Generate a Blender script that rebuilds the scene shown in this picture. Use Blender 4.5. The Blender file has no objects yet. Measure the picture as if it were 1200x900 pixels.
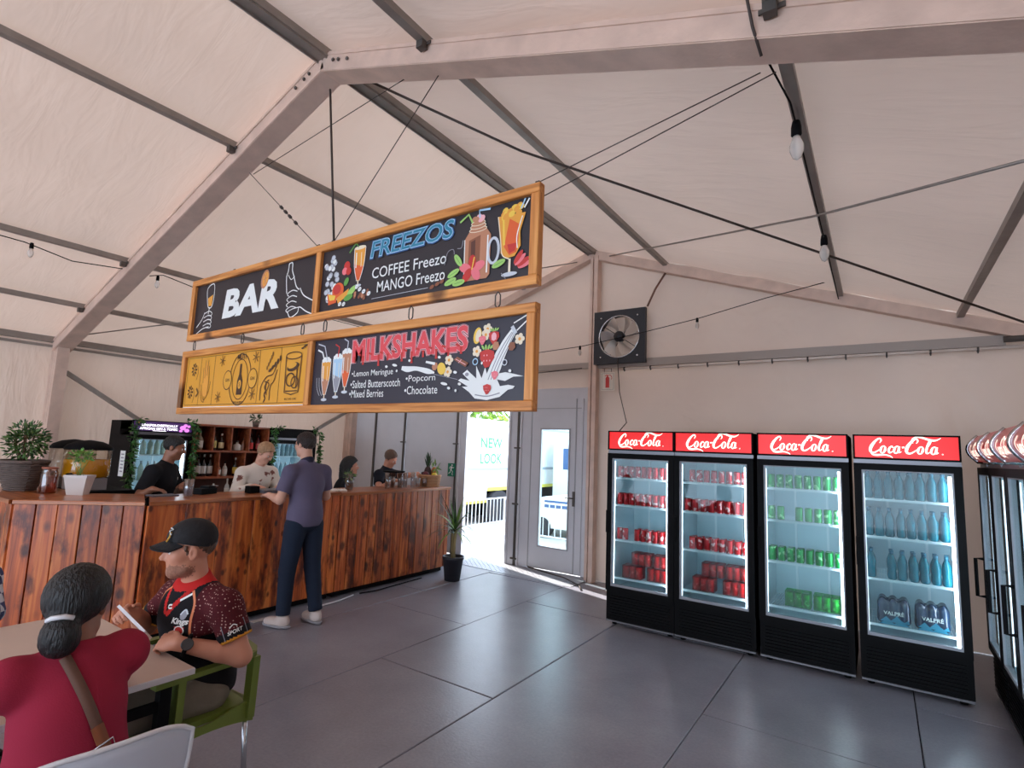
import bpy, math, random
import numpy as np
from mathutils import Vector, Matrix
from mathutils.bvhtree import BVHTree
random.seed(7); rng = np.random.default_rng(7)
sc = bpy.context.scene
COL = sc.collection
# ------------------------------------------------------------------ camera
F_PX = 628.4; YAW = .6012103; PIT = .120718; ROL = .0396819; CAMZ = 1.7
cy, sy, cp, sp, cr, sr = math.cos(YAW), math.sin(YAW), math.cos(PIT), math.sin(PIT), math.cos(ROL), math.sin(ROL)
fw = Vector((-sy*cp, cy*cp, sp)); rt = Vector((cy, sy, 0)); up = rt.cross(fw)
r2 = cr*rt + sr*up; u2 = -sr*rt + cr*up
cd = bpy.data.cameras.new('camera'); cam = bpy.data.objects.new('camera', cd); COL.objects.link(cam)
cd.sensor_fit = 'HORIZONTAL'; cd.sensor_width = 36; cd.lens = F_PX/1200*36; cd.clip_start = .05; cd.clip_end = 200
cam.matrix_world = Matrix(((r2.x, u2.x, -fw.x, 0), (r2.y, u2.y, -fw.y, 0), (r2.z, u2.z, -fw.z, CAMZ), (0, 0, 0, 1)))
sc.camera = cam
# ------------------------------------------------------------------ world, sun, exposure
w = bpy.data.worlds.new('world'); sc.world = w; w.use_nodes = True
bg = w.node_tree.nodes['Background']; bg.inputs[0].default_value = (.68, .82, 1, 1); bg.inputs[1].default_value = 2.6
sd = bpy.data.lights.new('sun', 'SUN'); sun = bpy.data.objects.new('sun', sd); COL.objects.link(sun)
sd.energy = 8.0; sd.angle = math.radians(.6); sd.color = (1, .95, .88)
sun.rotation_euler = Vector((-.80, .22, .62)).to_track_quat('Z', 'Y').to_euler()
vs = sc.view_settings; vs.view_transform = 'Standard'; vs.look = 'None'; vs.gamma = 1; vs.exposure = 1.15
# ------------------------------------------------------------------ helpers
def lin(c):
    return tuple(((v/255)/12.92 if v/255 <= .04045 else ((v/255+.055)/1.055)**2.4) for v in c)
MATS = {}
def mat(name, c, rough=.6, metal=0, emit=0, bump=0, bscale=60, var=0, vscale=3, trans=0, ecol=None, coat=0, stretch=None, rand=0, spec=None):
    if name in MATS: return MATS[name]
    m = bpy.data.materials.new(name); m.use_nodes = True; nt = m.node_tree; b = nt.nodes['Principled BSDF']
    col = lin(c); b.inputs['Base Color'].default_value = (*col, 1)
    b.inputs['Roughness'].default_value = rough; b.inputs['Metallic'].default_value = metal
    if spec is not None: b.inputs['Specular IOR Level'].default_value = spec
    if trans: b.inputs['Transmission Weight'].default_value = trans; b.inputs['IOR'].default_value = 1.2
    if coat: b.inputs['Coat Weight'].default_value = coat
    if emit:
        b.inputs['Emission Color'].default_value = (*(lin(ecol) if ecol else col), 1); b.inputs['Emission Strength'].default_value = emit
    if var or bump or rand:
        tc = nt.nodes.new('ShaderNodeTexCoord'); mp = nt.nodes.new('ShaderNodeMapping'); nt.links.new(tc.outputs['Object'], mp.inputs[0])
        if stretch: mp.inputs['Scale'].default_value = stretch
    if var or rand:
        n = nt.nodes.new('ShaderNodeTexNoise'); n.inputs['Scale'].default_value = vscale; n.inputs['Detail'].default_value = 5
        nt.links.new(mp.outputs[0], n.inputs['Vector'])
        oi = nt.nodes.new('ShaderNodeObjectInfo')
        ad = nt.nodes.new('ShaderNodeMath'); ad.operation = 'MULTIPLY_ADD'; nt.links.new(oi.outputs['Random'], ad.inputs[0])
        ad.inputs[1].default_value = rand; nt.links.new(n.outputs['Fac'], ad.inputs[2])
        mr = nt.nodes.new('ShaderNodeMapRange'); nt.links.new(ad.outputs[0], mr.inputs[0])
        mr.inputs[1].default_value = .25; mr.inputs[2].default_value = .75+rand
        mr.inputs[3].default_value = 1-max(var, rand); mr.inputs[4].default_value = 1+max(var, rand)
        mx = nt.nodes.new('ShaderNodeVectorMath'); mx.operation = 'SCALE'; mx.inputs[0].default_value = col
        nt.links.new(mr.outputs[0], mx.inputs['Scale']); nt.links.new(mx.outputs[0], b.inputs['Base Color'])
    if bump:
        n2 = nt.nodes.new('ShaderNodeTexNoise'); n2.inputs['Scale'].default_value = bscale; n2.inputs['Detail'].default_value = 4
        nt.links.new(mp.outputs[0], n2.inputs['Vector'])
        bp = nt.nodes.new('ShaderNodeBump'); bp.inputs['Strength'].default_value = bump; bp.inputs['Distance'].default_value = .02
        nt.links.new(n2.outputs['Fac'], bp.inputs['Height']); nt.links.new(bp.outputs[0], b.inputs['Normal'])
    MATS[name] = m; return m
def ramp(nt, stops):
    r = nt.nodes.new('ShaderNodeValToRGB'); e = r.color_ramp.elements
    while len(e) < len(stops): e.new(.5)
    for el, (p, c) in zip(e, stops): el.position = p; el.color = (*lin(c), 1)
    return r
def glass_mat(name, tint=(235, 245, 245), refl=.06, rough=.02):
    if name in MATS: return MATS[name]
    m = bpy.data.materials.new(name); m.use_nodes = True; nt = m.node_tree; nt.nodes.remove(nt.nodes['Principled BSDF'])
    o = nt.nodes['Material Output']; t = nt.nodes.new('ShaderNodeBsdfTransparent'); t.inputs[0].default_value = (*lin(tint), 1)
    g = nt.nodes.new('ShaderNodeBsdfGlossy'); g.inputs['Roughness'].default_value = rough
    lw = nt.nodes.new('ShaderNodeLayerWeight'); lw.inputs[0].default_value = .25
    ma = nt.nodes.new('ShaderNodeMath'); ma.operation = 'MULTIPLY_ADD'; nt.links.new(lw.outputs['Fresnel'], ma.inputs[0]); ma.inputs[1].default_value = .22; ma.inputs[2].default_value = refl*.3
    mx = nt.nodes.new('ShaderNodeMixShader'); nt.links.new(ma.outputs[0], mx.inputs[0]); nt.links.new(t.outputs[0], mx.inputs[1]); nt.links.new(g.outputs[0], mx.inputs[2])
    nt.links.new(mx.outputs[0], o.inputs[0]); MATS[name] = m; return m
class MB:
    def __init__(s): s.v = []; s.f = []; s.m = []; s.sm = []
    def add(s, vs, fs, m=0, smooth=False):
        o = len(s.v); s.v += [tuple(map(float, p)) for p in vs]; s.f += [tuple(i+o for i in f) for f in fs]
        s.m += [m]*len(fs); s.sm += [smooth]*len(fs); return s
    def box(s, a, b, m=0):
        (x0, y0, z0), (x1, y1, z1) = a, b
        x0, x1 = sorted((x0, x1)); y0, y1 = sorted((y0, y1)); z0, z1 = sorted((z0, z1))
        return s.add([(x0,y0,z0),(x1,y0,z0),(x1,y1,z0),(x0,y1,z0),(x0,y0,z1),(x1,y0,z1),(x1,y1,z1),(x0,y1,z1)],
            [(0,3,2,1),(4,5,6,7),(0,1,5,4),(1,2,6,5),(2,3,7,6),(3,0,4,7)], m)
    def beam(s, p0, p1, w, h, upv=(0,0,1), m=0, off=0):
        p0, p1 = Vector(p0), Vector(p1); d = (p1-p0).normalized(); u = Vector(upv); u = (u-d*u.dot(d)).normalized(); r = d.cross(u)
        vs = []
        for p in (p0, p1):
            for a, b in ((-1,-1),(1,-1),(1,1),(-1,1)): vs.append(p+r*a*w/2+u*(b*h/2+off))
        return s.add(vs, [(0,1,2,3),(7,6,5,4),(0,4,5,1),(1,5,6,2),(2,6,7,3),(3,7,4,0)], m)
    def tube(s, pts, r, n=8, m=0, cap=True, smooth=True):
        pts = [Vector(p) for p in pts]; rs = r if isinstance(r, (list, tuple)) else [r]*len(pts); vs = []; fs = []
        ref = None
        for i, p in enumerate(pts):
            d = (pts[min(i+1, len(pts)-1)]-pts[max(i-1, 0)]).normalized()
            if ref is None: ref = Vector((0,0,1)) if abs(d.z) < .9 else Vector((1,0,0))
            a = (ref-d*ref.dot(d)).normalized(); ref = a; b = d.cross(a)
            vs += [p+(a*math.cos(2*math.pi*k/n)+b*math.sin(2*math.pi*k/n))*rs[i] for k in range(n)]
        for i in range(len(pts)-1):
            fs += [(i*n+k, i*n+(k+1)%n, (i+1)*n+(k+1)%n, (i+1)*n+k) for k in range(n)]
        if cap: fs += [tuple(range(n))[::-1], tuple((len(pts)-1)*n+k for k in range(n))]
        return s.add(vs, fs, m, smooth)
    def lathe(s, prof, n=16, c=(0,0,0), m=0, smooth=True, ms=None, sx=1, sy=1):
        vs = []; o = Vector(c)
        for r, z in prof: vs += [o+Vector((r*sx*math.cos(2*math.pi*k/n), r*sy*math.sin(2*math.pi*k/n), z)) for k in range(n)]
        for i in range(len(prof)-1):
            pass
        base = len(s.v); s.v += [tuple(p) for p in vs]
        for i in range(len(prof)-1):
            mm = ms[i] if ms else m
            for k in range(n):
                s.f.append(tuple(base+j for j in (i*n+k, i*n+(k+1)%n, (i+1)*n+(k+1)%n, (i+1)*n+k))); s.m.append(mm); s.sm.append(smooth)
        s.f.append(tuple(base+k for k in range(n))[::-1]); s.m.append(ms[0] if ms else m); s.sm.append(False)
        s.f.append(tuple(base+(len(prof)-1)*n+k for k in range(n))); s.m.append(ms[-1] if ms else m); s.sm.append(False)
        return s
    def leaf(s, p, d, upv, L, W, m=0, droop=0, seg=3):
        d = Vector(d).normalized(); u = Vector(upv); r = d.cross(u)
        if r.length < 1e-3: r = Vector((1,0,0))
        r.normalize(); vs = []; q = Vector(p)
        ws = [.35, 1, .8, 0.05] if seg == 3 else [.4]+[1-.9*(i/seg)**1.5 for i in range(1, seg+1)]
        for i in range(seg+1):
            vs += [q-r*W/2*ws[i], q+r*W/2*ws[i]]; q = q+d*L/seg; d = (d-Vector((0,0,droop))).normalized()
        return s.add(vs, [(2*i, 2*i+1, 2*i+3, 2*i+2) for i in range(seg)], m, True)
    def shift(s, d):
        s.v = [(a-d[0], b-d[1], c-d[2]) for a, b, c in s.v]; return s
def obj(name, mb, mats, parent=None, world=False, **kw):
    if world and parent is not None: mb.shift(parent.location)
    me = bpy.data.meshes.new(name); me.from_pydata(mb.v, [], mb.f)
    if not isinstance(mats, (list, tuple)): mats = [mats]
    for m in mats: me.materials.append(m)
    me.polygons.foreach_set('material_index', mb.m); me.polygons.foreach_set('use_smooth', mb.sm); me.update()
    o = bpy.data.objects.new(name, me); COL.objects.link(o)
    if parent is not None: o.parent = parent
    for k, v in kw.items(): o[k] = v
    return o
def thing(name, label, cat, loc=(0,0,0), rz=0, group=None):
    o = bpy.data.objects.new(name, None); COL.objects.link(o); o.empty_display_size = .1
    o.location = loc; o.rotation_euler = (0, 0, rz); o['label'] = label; o['category'] = cat
    if group: o['group'] = group
    return o
def tag(o, label, cat, group=None):
    o['label'] = label; o['category'] = cat
    if group: o['group'] = group
    return o
def struct(name, mb, mats): return obj(name, mb, mats, kind='structure')
CH = {}
def copy_tree(o, loc=None, rz=None, label=None, group=None, parent=None, kids=None):
    c = o.copy(); COL.objects.link(c); c.parent = parent
    if loc is not None: c.location = loc
    if rz is not None: c.rotation_euler = (0, 0, rz)
    if label: c['label'] = label
    if group: c['group'] = group
    for ch in list(o.children): copy_tree(ch, parent=c)
    return c
def rectpts(x0, y0, x1, y1): return [(x0,y0),(x1,y0),(x1,y1),(x0,y1)]
# ---- text -> 2D mesh
def text2d(body, h=None, w=None, shear=0, bold=0, align='CENTER', space=1):
    cu = bpy.data.curves.new('t', 'FONT'); cu.body = body; cu.size = 1; cu.shear = shear; cu.offset = bold; cu.resolution_u = 3; cu.space_character = space
    o = bpy.data.objects.new('t', cu); COL.objects.link(o); dg = bpy.context.evaluated_depsgraph_get()
    e = o.evaluated_get(dg); me = e.to_mesh(); v = np.array([tuple(p.co)[:2] for p in me.vertices]); f = [tuple(p.vertices) for p in me.polygons]
    e.to_mesh_clear(); bpy.data.objects.remove(o); bpy.data.curves.remove(cu)
    mn, mx = v.min(0), v.max(0); v = (v-mn)
    sx = w/(mx-mn)[0] if w else None; sy_ = h/(mx-mn)[1] if h else None
    if sx is None: sx = sy_
    if sy_ is None: sy_ = sx
    v = v*[sx, sy_]; W = v[:, 0].max(); H = v[:, 1].max()
    v = v-[{'CENTER': W/2, 'LEFT': 0, 'RIGHT': W}[align], H/2]
    return v, f
class Art:
    """flat print: layers of 2D shapes on the plane origin + x u + y v, lifted a hair off it along n"""
    def __init__(s, o, u, v, mats, lift=.0008, step=.00004):
        s.o = Vector(o); s.u = Vector(u); s.vv = Vector(v); s.n = s.u.cross(s.vv).normalized(); s.mb = MB(); s.k = 0; s.lift = lift; s.step = step; s.mats = mats; s.names = list(mats)
    def _add(s, pts, fs, c):
        h = s.lift+s.k*s.step; s.k += 1
        s.mb.add([s.o+s.u*float(x)+s.vv*float(y)+s.n*h for x, y in pts], fs, s.names.index(c))
    def poly(s, pts, c):
        a = sum(pts[i][0]*pts[(i+1) % len(pts)][1]-pts[(i+1) % len(pts)][0]*pts[i][1] for i in range(len(pts)))
        if a < 0: pts = pts[::-1]
        s._add(pts, [tuple(range(len(pts)))], c); return s
    def ell(s, x, y, rx, ry, c, rot=0, n=18):
        cr_, sr_ = math.cos(rot), math.sin(rot)
        return s.poly([(x+rx*math.cos(t)*cr_-ry*math.sin(t)*sr_, y+rx*math.cos(t)*sr_+ry*math.sin(t)*cr_) for t in [2*math.pi*i/n for i in range(n)]], c)
    def stroke(s, pts, w, c, closed=False, smooth=True, sub=6):
        P = [tuple(p) if len(p) == 3 else (*p, w) for p in pts]
        if smooth and len(P) > 2:
            Q = []; n = len(P)
            rngi = range(n if closed else n-1)
            g = (lambda i: P[i % n]) if closed else (lambda i: P[min(max(i, 0), n-1)])
            for i in rngi:
                p0, p1, p2, p3 = g(i-1), g(i), g(i+1), g(i+2)
                for j in range(sub):
                    t = j/sub; Q.append(tuple(.5*(2*p1[k]+(p2[k]-p0[k])*t+(2*p0[k]-5*p1[k]+4*p2[k]-p3[k])*t*t+(3*p1[k]-p0[k]-3*p2[k]+p3[k])*t**3) for k in range(3)))
            if not closed: Q.append(P[-1])
            P = Q
        n = len(P); L = []; 
        for i in range(n):
            a, b = (P[(i-1) % n], P[(i+1) % n]) if closed else (P[max(i-1, 0)], P[min(i+1, n-1)])
            dx, dy = b[0]-a[0], b[1]-a[1]; l = math.hypot(dx, dy) or 1; hx, hy = -dy/l*P[i][2]/2, dx/l*P[i][2]/2
            L += [(P[i][0]-hx, P[i][1]-hy), (P[i][0]+hx, P[i][1]+hy)]
        m = n if closed else n-1
        s._add(L, [(2*i, 2*((i+1) % n), 2*((i+1) % n)+1, 2*i+1) for i in range(m)], c); return s
    def ring(s, x, y, rx, ry, w, c, rot=0, n=20):
        cr_, sr_ = math.cos(rot), math.sin(rot)
        return s.stroke([(x+rx*math.cos(t)*cr_-ry*math.sin(t)*sr_, y+rx*math.cos(t)*sr_+ry*math.sin(t)*cr_) for t in [2*math.pi*i/n for i in range(n)]], w, c, closed=True, smooth=False)
    def text(s, body, x, y, c, h=None, w=None, rot=0, **k):
        v, f = text2d(body, h, w, **k); cr_, sr_ = math.cos(rot), math.sin(rot)
        s._add([(x+a*cr_-b*sr_, y+a*sr_+b*cr_) for a, b in v], f, c); return s
    def build(s, name, parent=None, world=False, **k):
        return obj(name, s.mb, [s.mats[n] for n in s.names], parent, world, **k)
# ---- signed-distance bodies
class SDF:
    def __init__(s, h=.008): s.p = []; s.h = h
    def cone(s, a, b, ra, rb, k=.02, cut=None, neg=False): s.p.append(('c', np.array(a, float), np.array(b, float), ra, rb, k, cut, neg)); return s
    def ell(s, c, r, R=np.eye(3), k=.02, cut=None, neg=False): s.p.append(('e', np.array(c, float), np.array(R, float), np.array(r, float), 0, k, cut, neg)); return s
    def mesh(s, cuts=()):
        lo = np.full(3, 1e9); hi = -lo
        for p in s.p:
            if p[7]: continue
            if p[0] == 'c': m = max(p[3], p[4]); lo = np.minimum(lo, np.minimum(p[1], p[2])-m); hi = np.maximum(hi, np.maximum(p[1], p[2])+m)
            else: m = p[3].max(); lo = np.minimum(lo, p[1]-m); hi = np.maximum(hi, p[1]+m)
        h = s.h; lo = lo-4*h; n = np.ceil((hi+4*h-lo)/h).astype(int)+1
        D = np.full(n, 1.0, np.float32)
        for t, a, b, ra, rb, k, cut, neg in s.p:
            if t == 'c': m = max(ra, rb)+k+2*h; l_, h_ = np.minimum(a, b)-m, np.maximum(a, b)+m
            else: m = ra.max()+k+2*h; l_, h_ = a-m, a+m
            i0 = np.maximum(np.floor((l_-lo)/h).astype(int), 0); i1 = np.minimum(np.ceil((h_-lo)/h).astype(int)+1, n)
            if (i1 <= i0).any(): continue
            gx, gy, gz = [lo[q]+h*np.arange(i0[q], i1[q]) for q in range(3)]
            X = np.stack(np.meshgrid(gx, gy, gz, indexing='ij'), -1)
            if t == 'c':
                ab = b-a; tt = np.clip(((X-a)@ab)/(ab@ab+1e-12), 0, 1)
                d = np.linalg.norm(X-a-tt[..., None]*ab, axis=-1)-(ra+(rb-ra)*tt)
            else:
                q = (X-a)@b.T; k0 = np.linalg.norm(q/ra, axis=-1); k1 = np.linalg.norm(q/(ra*ra), axis=-1)+1e-9; d = k0*(k0-1)/k1
            if cut is not None:
                for cp_, cn in (cut if isinstance(cut, list) else [cut]): d = np.maximum(d, (X-np.array(cp_, float))@np.array(cn, float))
            sl = tuple(slice(i0[q], i1[q]) for q in range(3)); A = D[sl]
            if neg:
                hh = np.clip(.5-.5*(A+d)/k, 0, 1); D[sl] = A*(1-hh)-d*hh+k*hh*(1-hh)
            else:
                hh = np.clip(.5+.5*(A-d)/k, 0, 1); D[sl] = A*(1-hh)+d*hh-k*hh*(1-hh)
        if cuts:
            gx, gy, gz = [lo[q]+h*np.arange(n[q]) for q in range(3)]; X = np.stack(np.meshgrid(gx, gy, gz, indexing='ij'), -1)
            for cp_, cn in cuts: D = np.maximum(D, (X-np.array(cp_, float))@np.array(cn, float))
        S = D < 0; c = [S[i:n[0]-1+i, j:n[1]-1+j, l:n[2]-1+l] for i in (0,1) for j in (0,1) for l in (0,1)]
        cnt = sum(q.astype(np.int8) for q in c); M = (cnt > 0) & (cnt < 8)
        I = np.argwhere(M); idx = -np.ones(M.shape, int); idx[M] = np.arange(len(I))
        acc = np.zeros((len(I), 3)); num = np.zeros(len(I))
        offs = [np.array(o) for o in ((0,0,0),(0,0,1),(0,1,0),(0,1,1),(1,0,0),(1,0,1),(1,1,0),(1,1,1))]
        for o in offs:
            for ax in range(3):
                if o[ax]: continue
                e = o.copy(); e[ax] = 1; A = D[tuple((I+o).T)]; B = D[tuple((I+e).T)]; cr_ = (A < 0) != (B < 0)
                t = np.where(cr_, A/(A-B+1e-20), 0); P = I+o+t[:, None]*(e-o); acc[cr_] += P[cr_]; num[cr_] += 1
        V = lo+h*acc/num[:, None]; Fs = []
        for ax in range(3):
            b1, b2 = (ax+1) % 3, (ax+2) % 3
            s0 = [slice(None)]*3; s1 = [slice(None)]*3; s0[ax] = slice(0, -1); s1[ax] = slice(1, None)
            X_ = S[tuple(s0)] != S[tuple(s1)]; E_ = np.argwhere(X_)
            E_ = E_[(E_[:, b1] > 0) & (E_[:, b2] > 0) & (E_[:, b1] < n[b1]-1) & (E_[:, b2] < n[b2]-1)]
            q = []
            for d1, d2 in ((1,1),(0,1),(0,0),(1,0)):
                G = E_.copy(); G[:, b1] -= d1; G[:, b2] -= d2; q.append(idx[tuple(G.T)])
            Q = np.stack(q, 1); fl = ~S[tuple(E_.T)]; Q[fl] = Q[fl][:, ::-1]; Fs.append(Q)
        Fq = np.concatenate(Fs); return V, Fq
def sdf_obj(name, sdf, mats, parent, cls=None, cuts=(), **kw):
    V, Fq = sdf.mesh(cuts); V = V-np.array(parent.location) if parent is not None else V
    me = bpy.data.meshes.new(name); me.from_pydata(V.tolist(), [], Fq.tolist())
    if not isinstance(mats, (list, tuple)): mats = [mats]
    for m in mats: me.materials.append(m)
    if cls is not None:
        C = V[Fq].mean(1)+(np.array(parent.location) if parent is not None else 0); me.polygons.foreach_set('material_index', cls(C).astype(np.int32))
    me.polygons.foreach_set('use_smooth', np.ones(len(Fq), bool)); me.update()
    o = bpy.data.objects.new(name, me); COL.objects.link(o); o.parent = parent
    for k, v in kw.items(): o[k] = v
    return o
# ------------------------------------------------------------------ materials
def membrane(name, c, T, wr=.2):
    m = bpy.data.materials.new(name); m.use_nodes = True; nt = m.node_tree; b = nt.nodes['Principled BSDF']; o = nt.nodes['Material Output']
    tc = nt.nodes.new('ShaderNodeTexCoord'); n = nt.nodes.new('ShaderNodeTexNoise'); n.inputs['Scale'].default_value = .6; n.inputs['Detail'].default_value = 6
    nt.links.new(tc.outputs['Object'], n.inputs['Vector'])
    r = ramp(nt, [(.3, tuple(v*.93 for v in c)), (.7, c)]); nt.links.new(n.outputs['Fac'], r.inputs[0])
    nt.links.new(r.outputs[0], b.inputs['Base Color']); b.inputs['Roughness'].default_value = .45
    tr = nt.nodes.new('ShaderNodeBsdfTranslucent'); nt.links.new(r.outputs[0], tr.inputs[0])
    mp = nt.nodes.new('ShaderNodeMapping'); mp.inputs['Scale'].default_value = (1.2, 5, 1.2); mp.inputs['Rotation'].default_value = (0, 0, .5); nt.links.new(tc.outputs['Object'], mp.inputs[0])
    n2 = nt.nodes.new('ShaderNodeTexNoise'); n2.inputs['Scale'].default_value = 1.3; n2.inputs['Detail'].default_value = 3; n2.inputs['Distortion'].default_value = .6
    nt.links.new(mp.outputs[0], n2.inputs['Vector'])
    bp = nt.nodes.new('ShaderNodeBump'); bp.inputs['Strength'].default_value = wr; bp.inputs['Distance'].default_value = .08; nt.links.new(n2.outputs['Fac'], bp.inputs['Height'])
    nt.links.new(bp.outputs[0], b.inputs['Normal'])
    mx = nt.nodes.new('ShaderNodeMixShader'); mx.inputs[0].default_value = T; nt.links.new(b.outputs[0], mx.inputs[1]); nt.links.new(tr.outputs[0], mx.inputs[2]); nt.links.new(mx.outputs[0], o.inputs[0])
    return m
M_ROOF = membrane('roof membrane', (224, 198, 182), .06)
M_WALL = membrane('wall canvas', (220, 196, 180), .03, .5)
M_ALU = mat('weathered aluminium', (214, 186, 170), .5, .15, bump=.1, bscale=40, var=.14, vscale=6)
M_STEEL = mat('galvanised steel', (150, 142, 136), .45, .5, var=.12, vscale=8)
M_DSTEEL = mat('dark steel', (92, 86, 82), .5, .5)
M_CABLE = mat('cable', (70, 60, 56), .6, .3)
M_BLACK = mat('black plastic', (10, 10, 12), .6, spec=.12)
M_BLACKM = mat('matte black', (12, 12, 14), .8, spec=.15)
M_CHROME = mat('chrome', (205, 205, 208), .2, 1)
M_WHITEP = mat('white plastic', (222, 222, 226), .35)
M_PANEL = mat('white wall panel', (205, 205, 210), .5, var=.05, vscale=3)
M_GLASS = glass_mat('clear glass')
def floor_mat():
    m = bpy.data.materials.new('painted plywood'); m.use_nodes = True; nt = m.node_tree; b = nt.nodes['Principled BSDF']
    tc = nt.nodes.new('ShaderNodeTexCoord'); g = nt.nodes.new('ShaderNodeNewGeometry')
    n = nt.nodes.new('ShaderNodeTexNoise'); n.inputs['Scale'].default_value = 1.1; n.inputs['Detail'].default_value = 8; n.inputs['Roughness'].default_value = .6
    nt.links.new(g.outputs['Position'], n.inputs['Vector'])
    r = ramp(nt, [(.28, (122, 121, 131)), (.52, (144, 143, 154)), (.75, (164, 163, 172))]); nt.links.new(n.outputs['Fac'], r.inputs[0]); 
    n3 = nt.nodes.new('ShaderNodeTexNoise'); n3.inputs['Scale'].default_value = 55; n3.inputs['Detail'].default_value = 3
    nt.links.new(g.outputs['Position'], n3.inputs['Vector'])
    mx = nt.nodes.new('ShaderNodeMixRGB'); mx.blend_type = 'MULTIPLY'; mx.inputs[0].default_value = .35; nt.links.new(r.outputs[0], mx.inputs[1]); nt.links.new(n3.outputs['Fac'], mx.inputs[2])
    nt.links.new(mx.outputs[0], b.inputs['Base Color'])
    rr = nt.nodes.new('ShaderNodeMapRange'); nt.links.new(n.outputs['Fac'], rr.inputs[0]); rr.inputs[3].default_value = .24; rr.inputs[4].default_value = .42; b.inputs['Specular IOR Level'].default_value = .75; nt.links.new(rr.outputs[0], b.inputs['Roughness'])
    bp = nt.nodes.new('ShaderNodeBump'); bp.inputs['Strength'].default_value = .25; bp.inputs['Distance'].default_value = .004; nt.links.new(n3.outputs['Fac'], bp.inputs['Height']); nt.links.new(bp.outputs[0], b.inputs['Normal'])
    return m
M_FLOOR = floor_mat()
# ------------------------------------------------------------------ setting: floor
RX = -3.28; RZ = 4.60; SL = .345; XL = -8.36; XR = 1.80; YB = 6.80; YF = -7.2
def rz_(x): return RZ-SL*abs(x-RX)
fl = struct('floor', MB().box((XL-.1, YF, -.12), (XR+.1, YB+.1, -.022)), mat('subfloor', (28, 26, 26), .9))
xs = [XL, -7.0, -5.8, -4.52, -3.36, -2.25, -1.04, .15, 1.3, XR]
seams = {2: [1.9, 4.9], 3: [1.8, 4.27, 6.2], 4: [-.6, 1.0, 3.2, 5.35], 5: [-.3, 2.1, 5.3], 6: [-.9, 1.4, 3.9], 7: [.3, 2.7, 5.0]}
for i in range(len(xs)-1):
    ys = [YF]+seams.get(i, [0, 2.4, 4.8])+[YB]
    if ys[1]-ys[0] > 3.5: ys.insert(1, (ys[0]+ys[1])/2)
    for a, b in zip(ys, ys[1:]):
        g = .0035; dz = random.uniform(-.003, .001); t = random.uniform(-.0015, .0015); x0, x1 = xs[i]+g, xs[i+1]-g; y0, y1 = a+g, b-g; e = .004
        mb = MB().add([(x0,y0,-.02),(x1,y0,-.02),(x1,y1,-.02),(x0,y1,-.02),(x0,y0,dz-e),(x1,y0,dz-e+t),(x1,y1,dz-e),(x0,y1,dz-e+t),
                       (x0+e,y0+e,dz),(x1-e,y0+e,dz+t),(x1-e,y1-e,dz),(x0+e,y1-e,dz+t)],
            [(0,3,2,1),(0,1,5,4),(1,2,6,5),(2,3,7,6),(3,0,4,7),(4,5,9,8),(5,6,10,9),(6,7,11,10),(7,4,8,11),(8,9,10,11)])
        obj('floor_board', mb, M_FLOOR, fl)
# ------------------------------------------------------------------ setting: roof and canvas walls
def sheet(fn, nu, nv, th=0):
    vs = [fn(u/nu, v/nv) for u in range(nu+1) for v in range(nv+1)]
    return MB().add(vs, [(u*(nv+1)+v, (u+1)*(nv+1)+v, (u+1)*(nv+1)+v+1, u*(nv+1)+v+1) for u in range(nu) for v in range(nv)], 0, True)
ci = MB()
bays = [YF, -2.45, 2.22, YB]
for side in (-1, 1):
    xe = XL if side < 0 else XR
    for y0, y1 in zip(bays, bays[1:]):
        def fn(u, v, xe=xe, y0=y0, y1=y1):
            x = RX+(xe-RX)*u; y = y0+(y1-y0)*v; sag = .03*math.sin(math.pi*v)*abs(math.sin(math.pi*u*4.5))
            return (x, y, rz_(x)-sag*.7+.008*math.sin(7*x+5*y))
        s_ = sheet(fn, 30, 24); ci.add(s_.v, s_.f, 0, True)
struct('ceiling', ci, M_ROOF)
EZ = rz_(XR)
def wallsheet(xc, ny=40):
    return sheet(lambda u, v: (xc+.02*math.sin(u*38)*(.3+.7*math.sin(v*3.1)), YF+(YB-YF)*u, EZ*v), 90, 10)
struct('wall_left', wallsheet(XL), M_WALL)
struct('wall_right', wallsheet(XR), M_WALL)
def gable(x0, x1, zb, n=30):
    return sheet(lambda u, v: (x0+(x1-x0)*u, YB+.015*math.sin(9*(x0+(x1-x0)*u)+v*2)*math.sin(v*3), zb+(rz_(x0+(x1-x0)*u)+.02-zb)*v), n, 14)
g1 = gable(RX, XR, 0); g2 = gable(XL, RX, 2.56); g1.add(g2.v, g2.f, 0, True)
wb = struct('wall_back', g1, M_WALL)
# hard wall panels left of the doorway
for a, b in ((-8.3, -7.62), (-7.60, -6.88), (-6.84, -5.68)):
    obj('wall_panel', MB().box((a, YB-.05, .02), (b, YB-.01, 2.54)), M_PANEL, wb)
obj('lintel_panel', MB().box((-5.64, YB-.05, 2.44), (-3.26, YB-.01, 2.60)), M_PANEL, wb)
obj('door_jamb', MB().box((-3.39, YB-.06, 0), (-3.24, YB-.0, 2.44)), M_PANEL, wb)
for x in (-6.86, -5.66, -7.61):
    obj('panel_post', MB().box((x-.018, YB-.075, 0), (x+.018, YB-.05, 2.54)), M_DSTEEL, wb)
for x, z in ((-6.86, 1.75), (-5.66, 1.75), (-5.66, .62), (-4.46, 1.72), (-4.46, .9), (-4.46, .12)):
    obj('panel_latch', MB().box((x-.06, YB-.09, z-.012), (x+.06, YB-.076, z+.012)).tube([(x-.05, YB-.095, z), (x+.05, YB-.095, z)], .012, 6), M_DSTEEL, wb)
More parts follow.
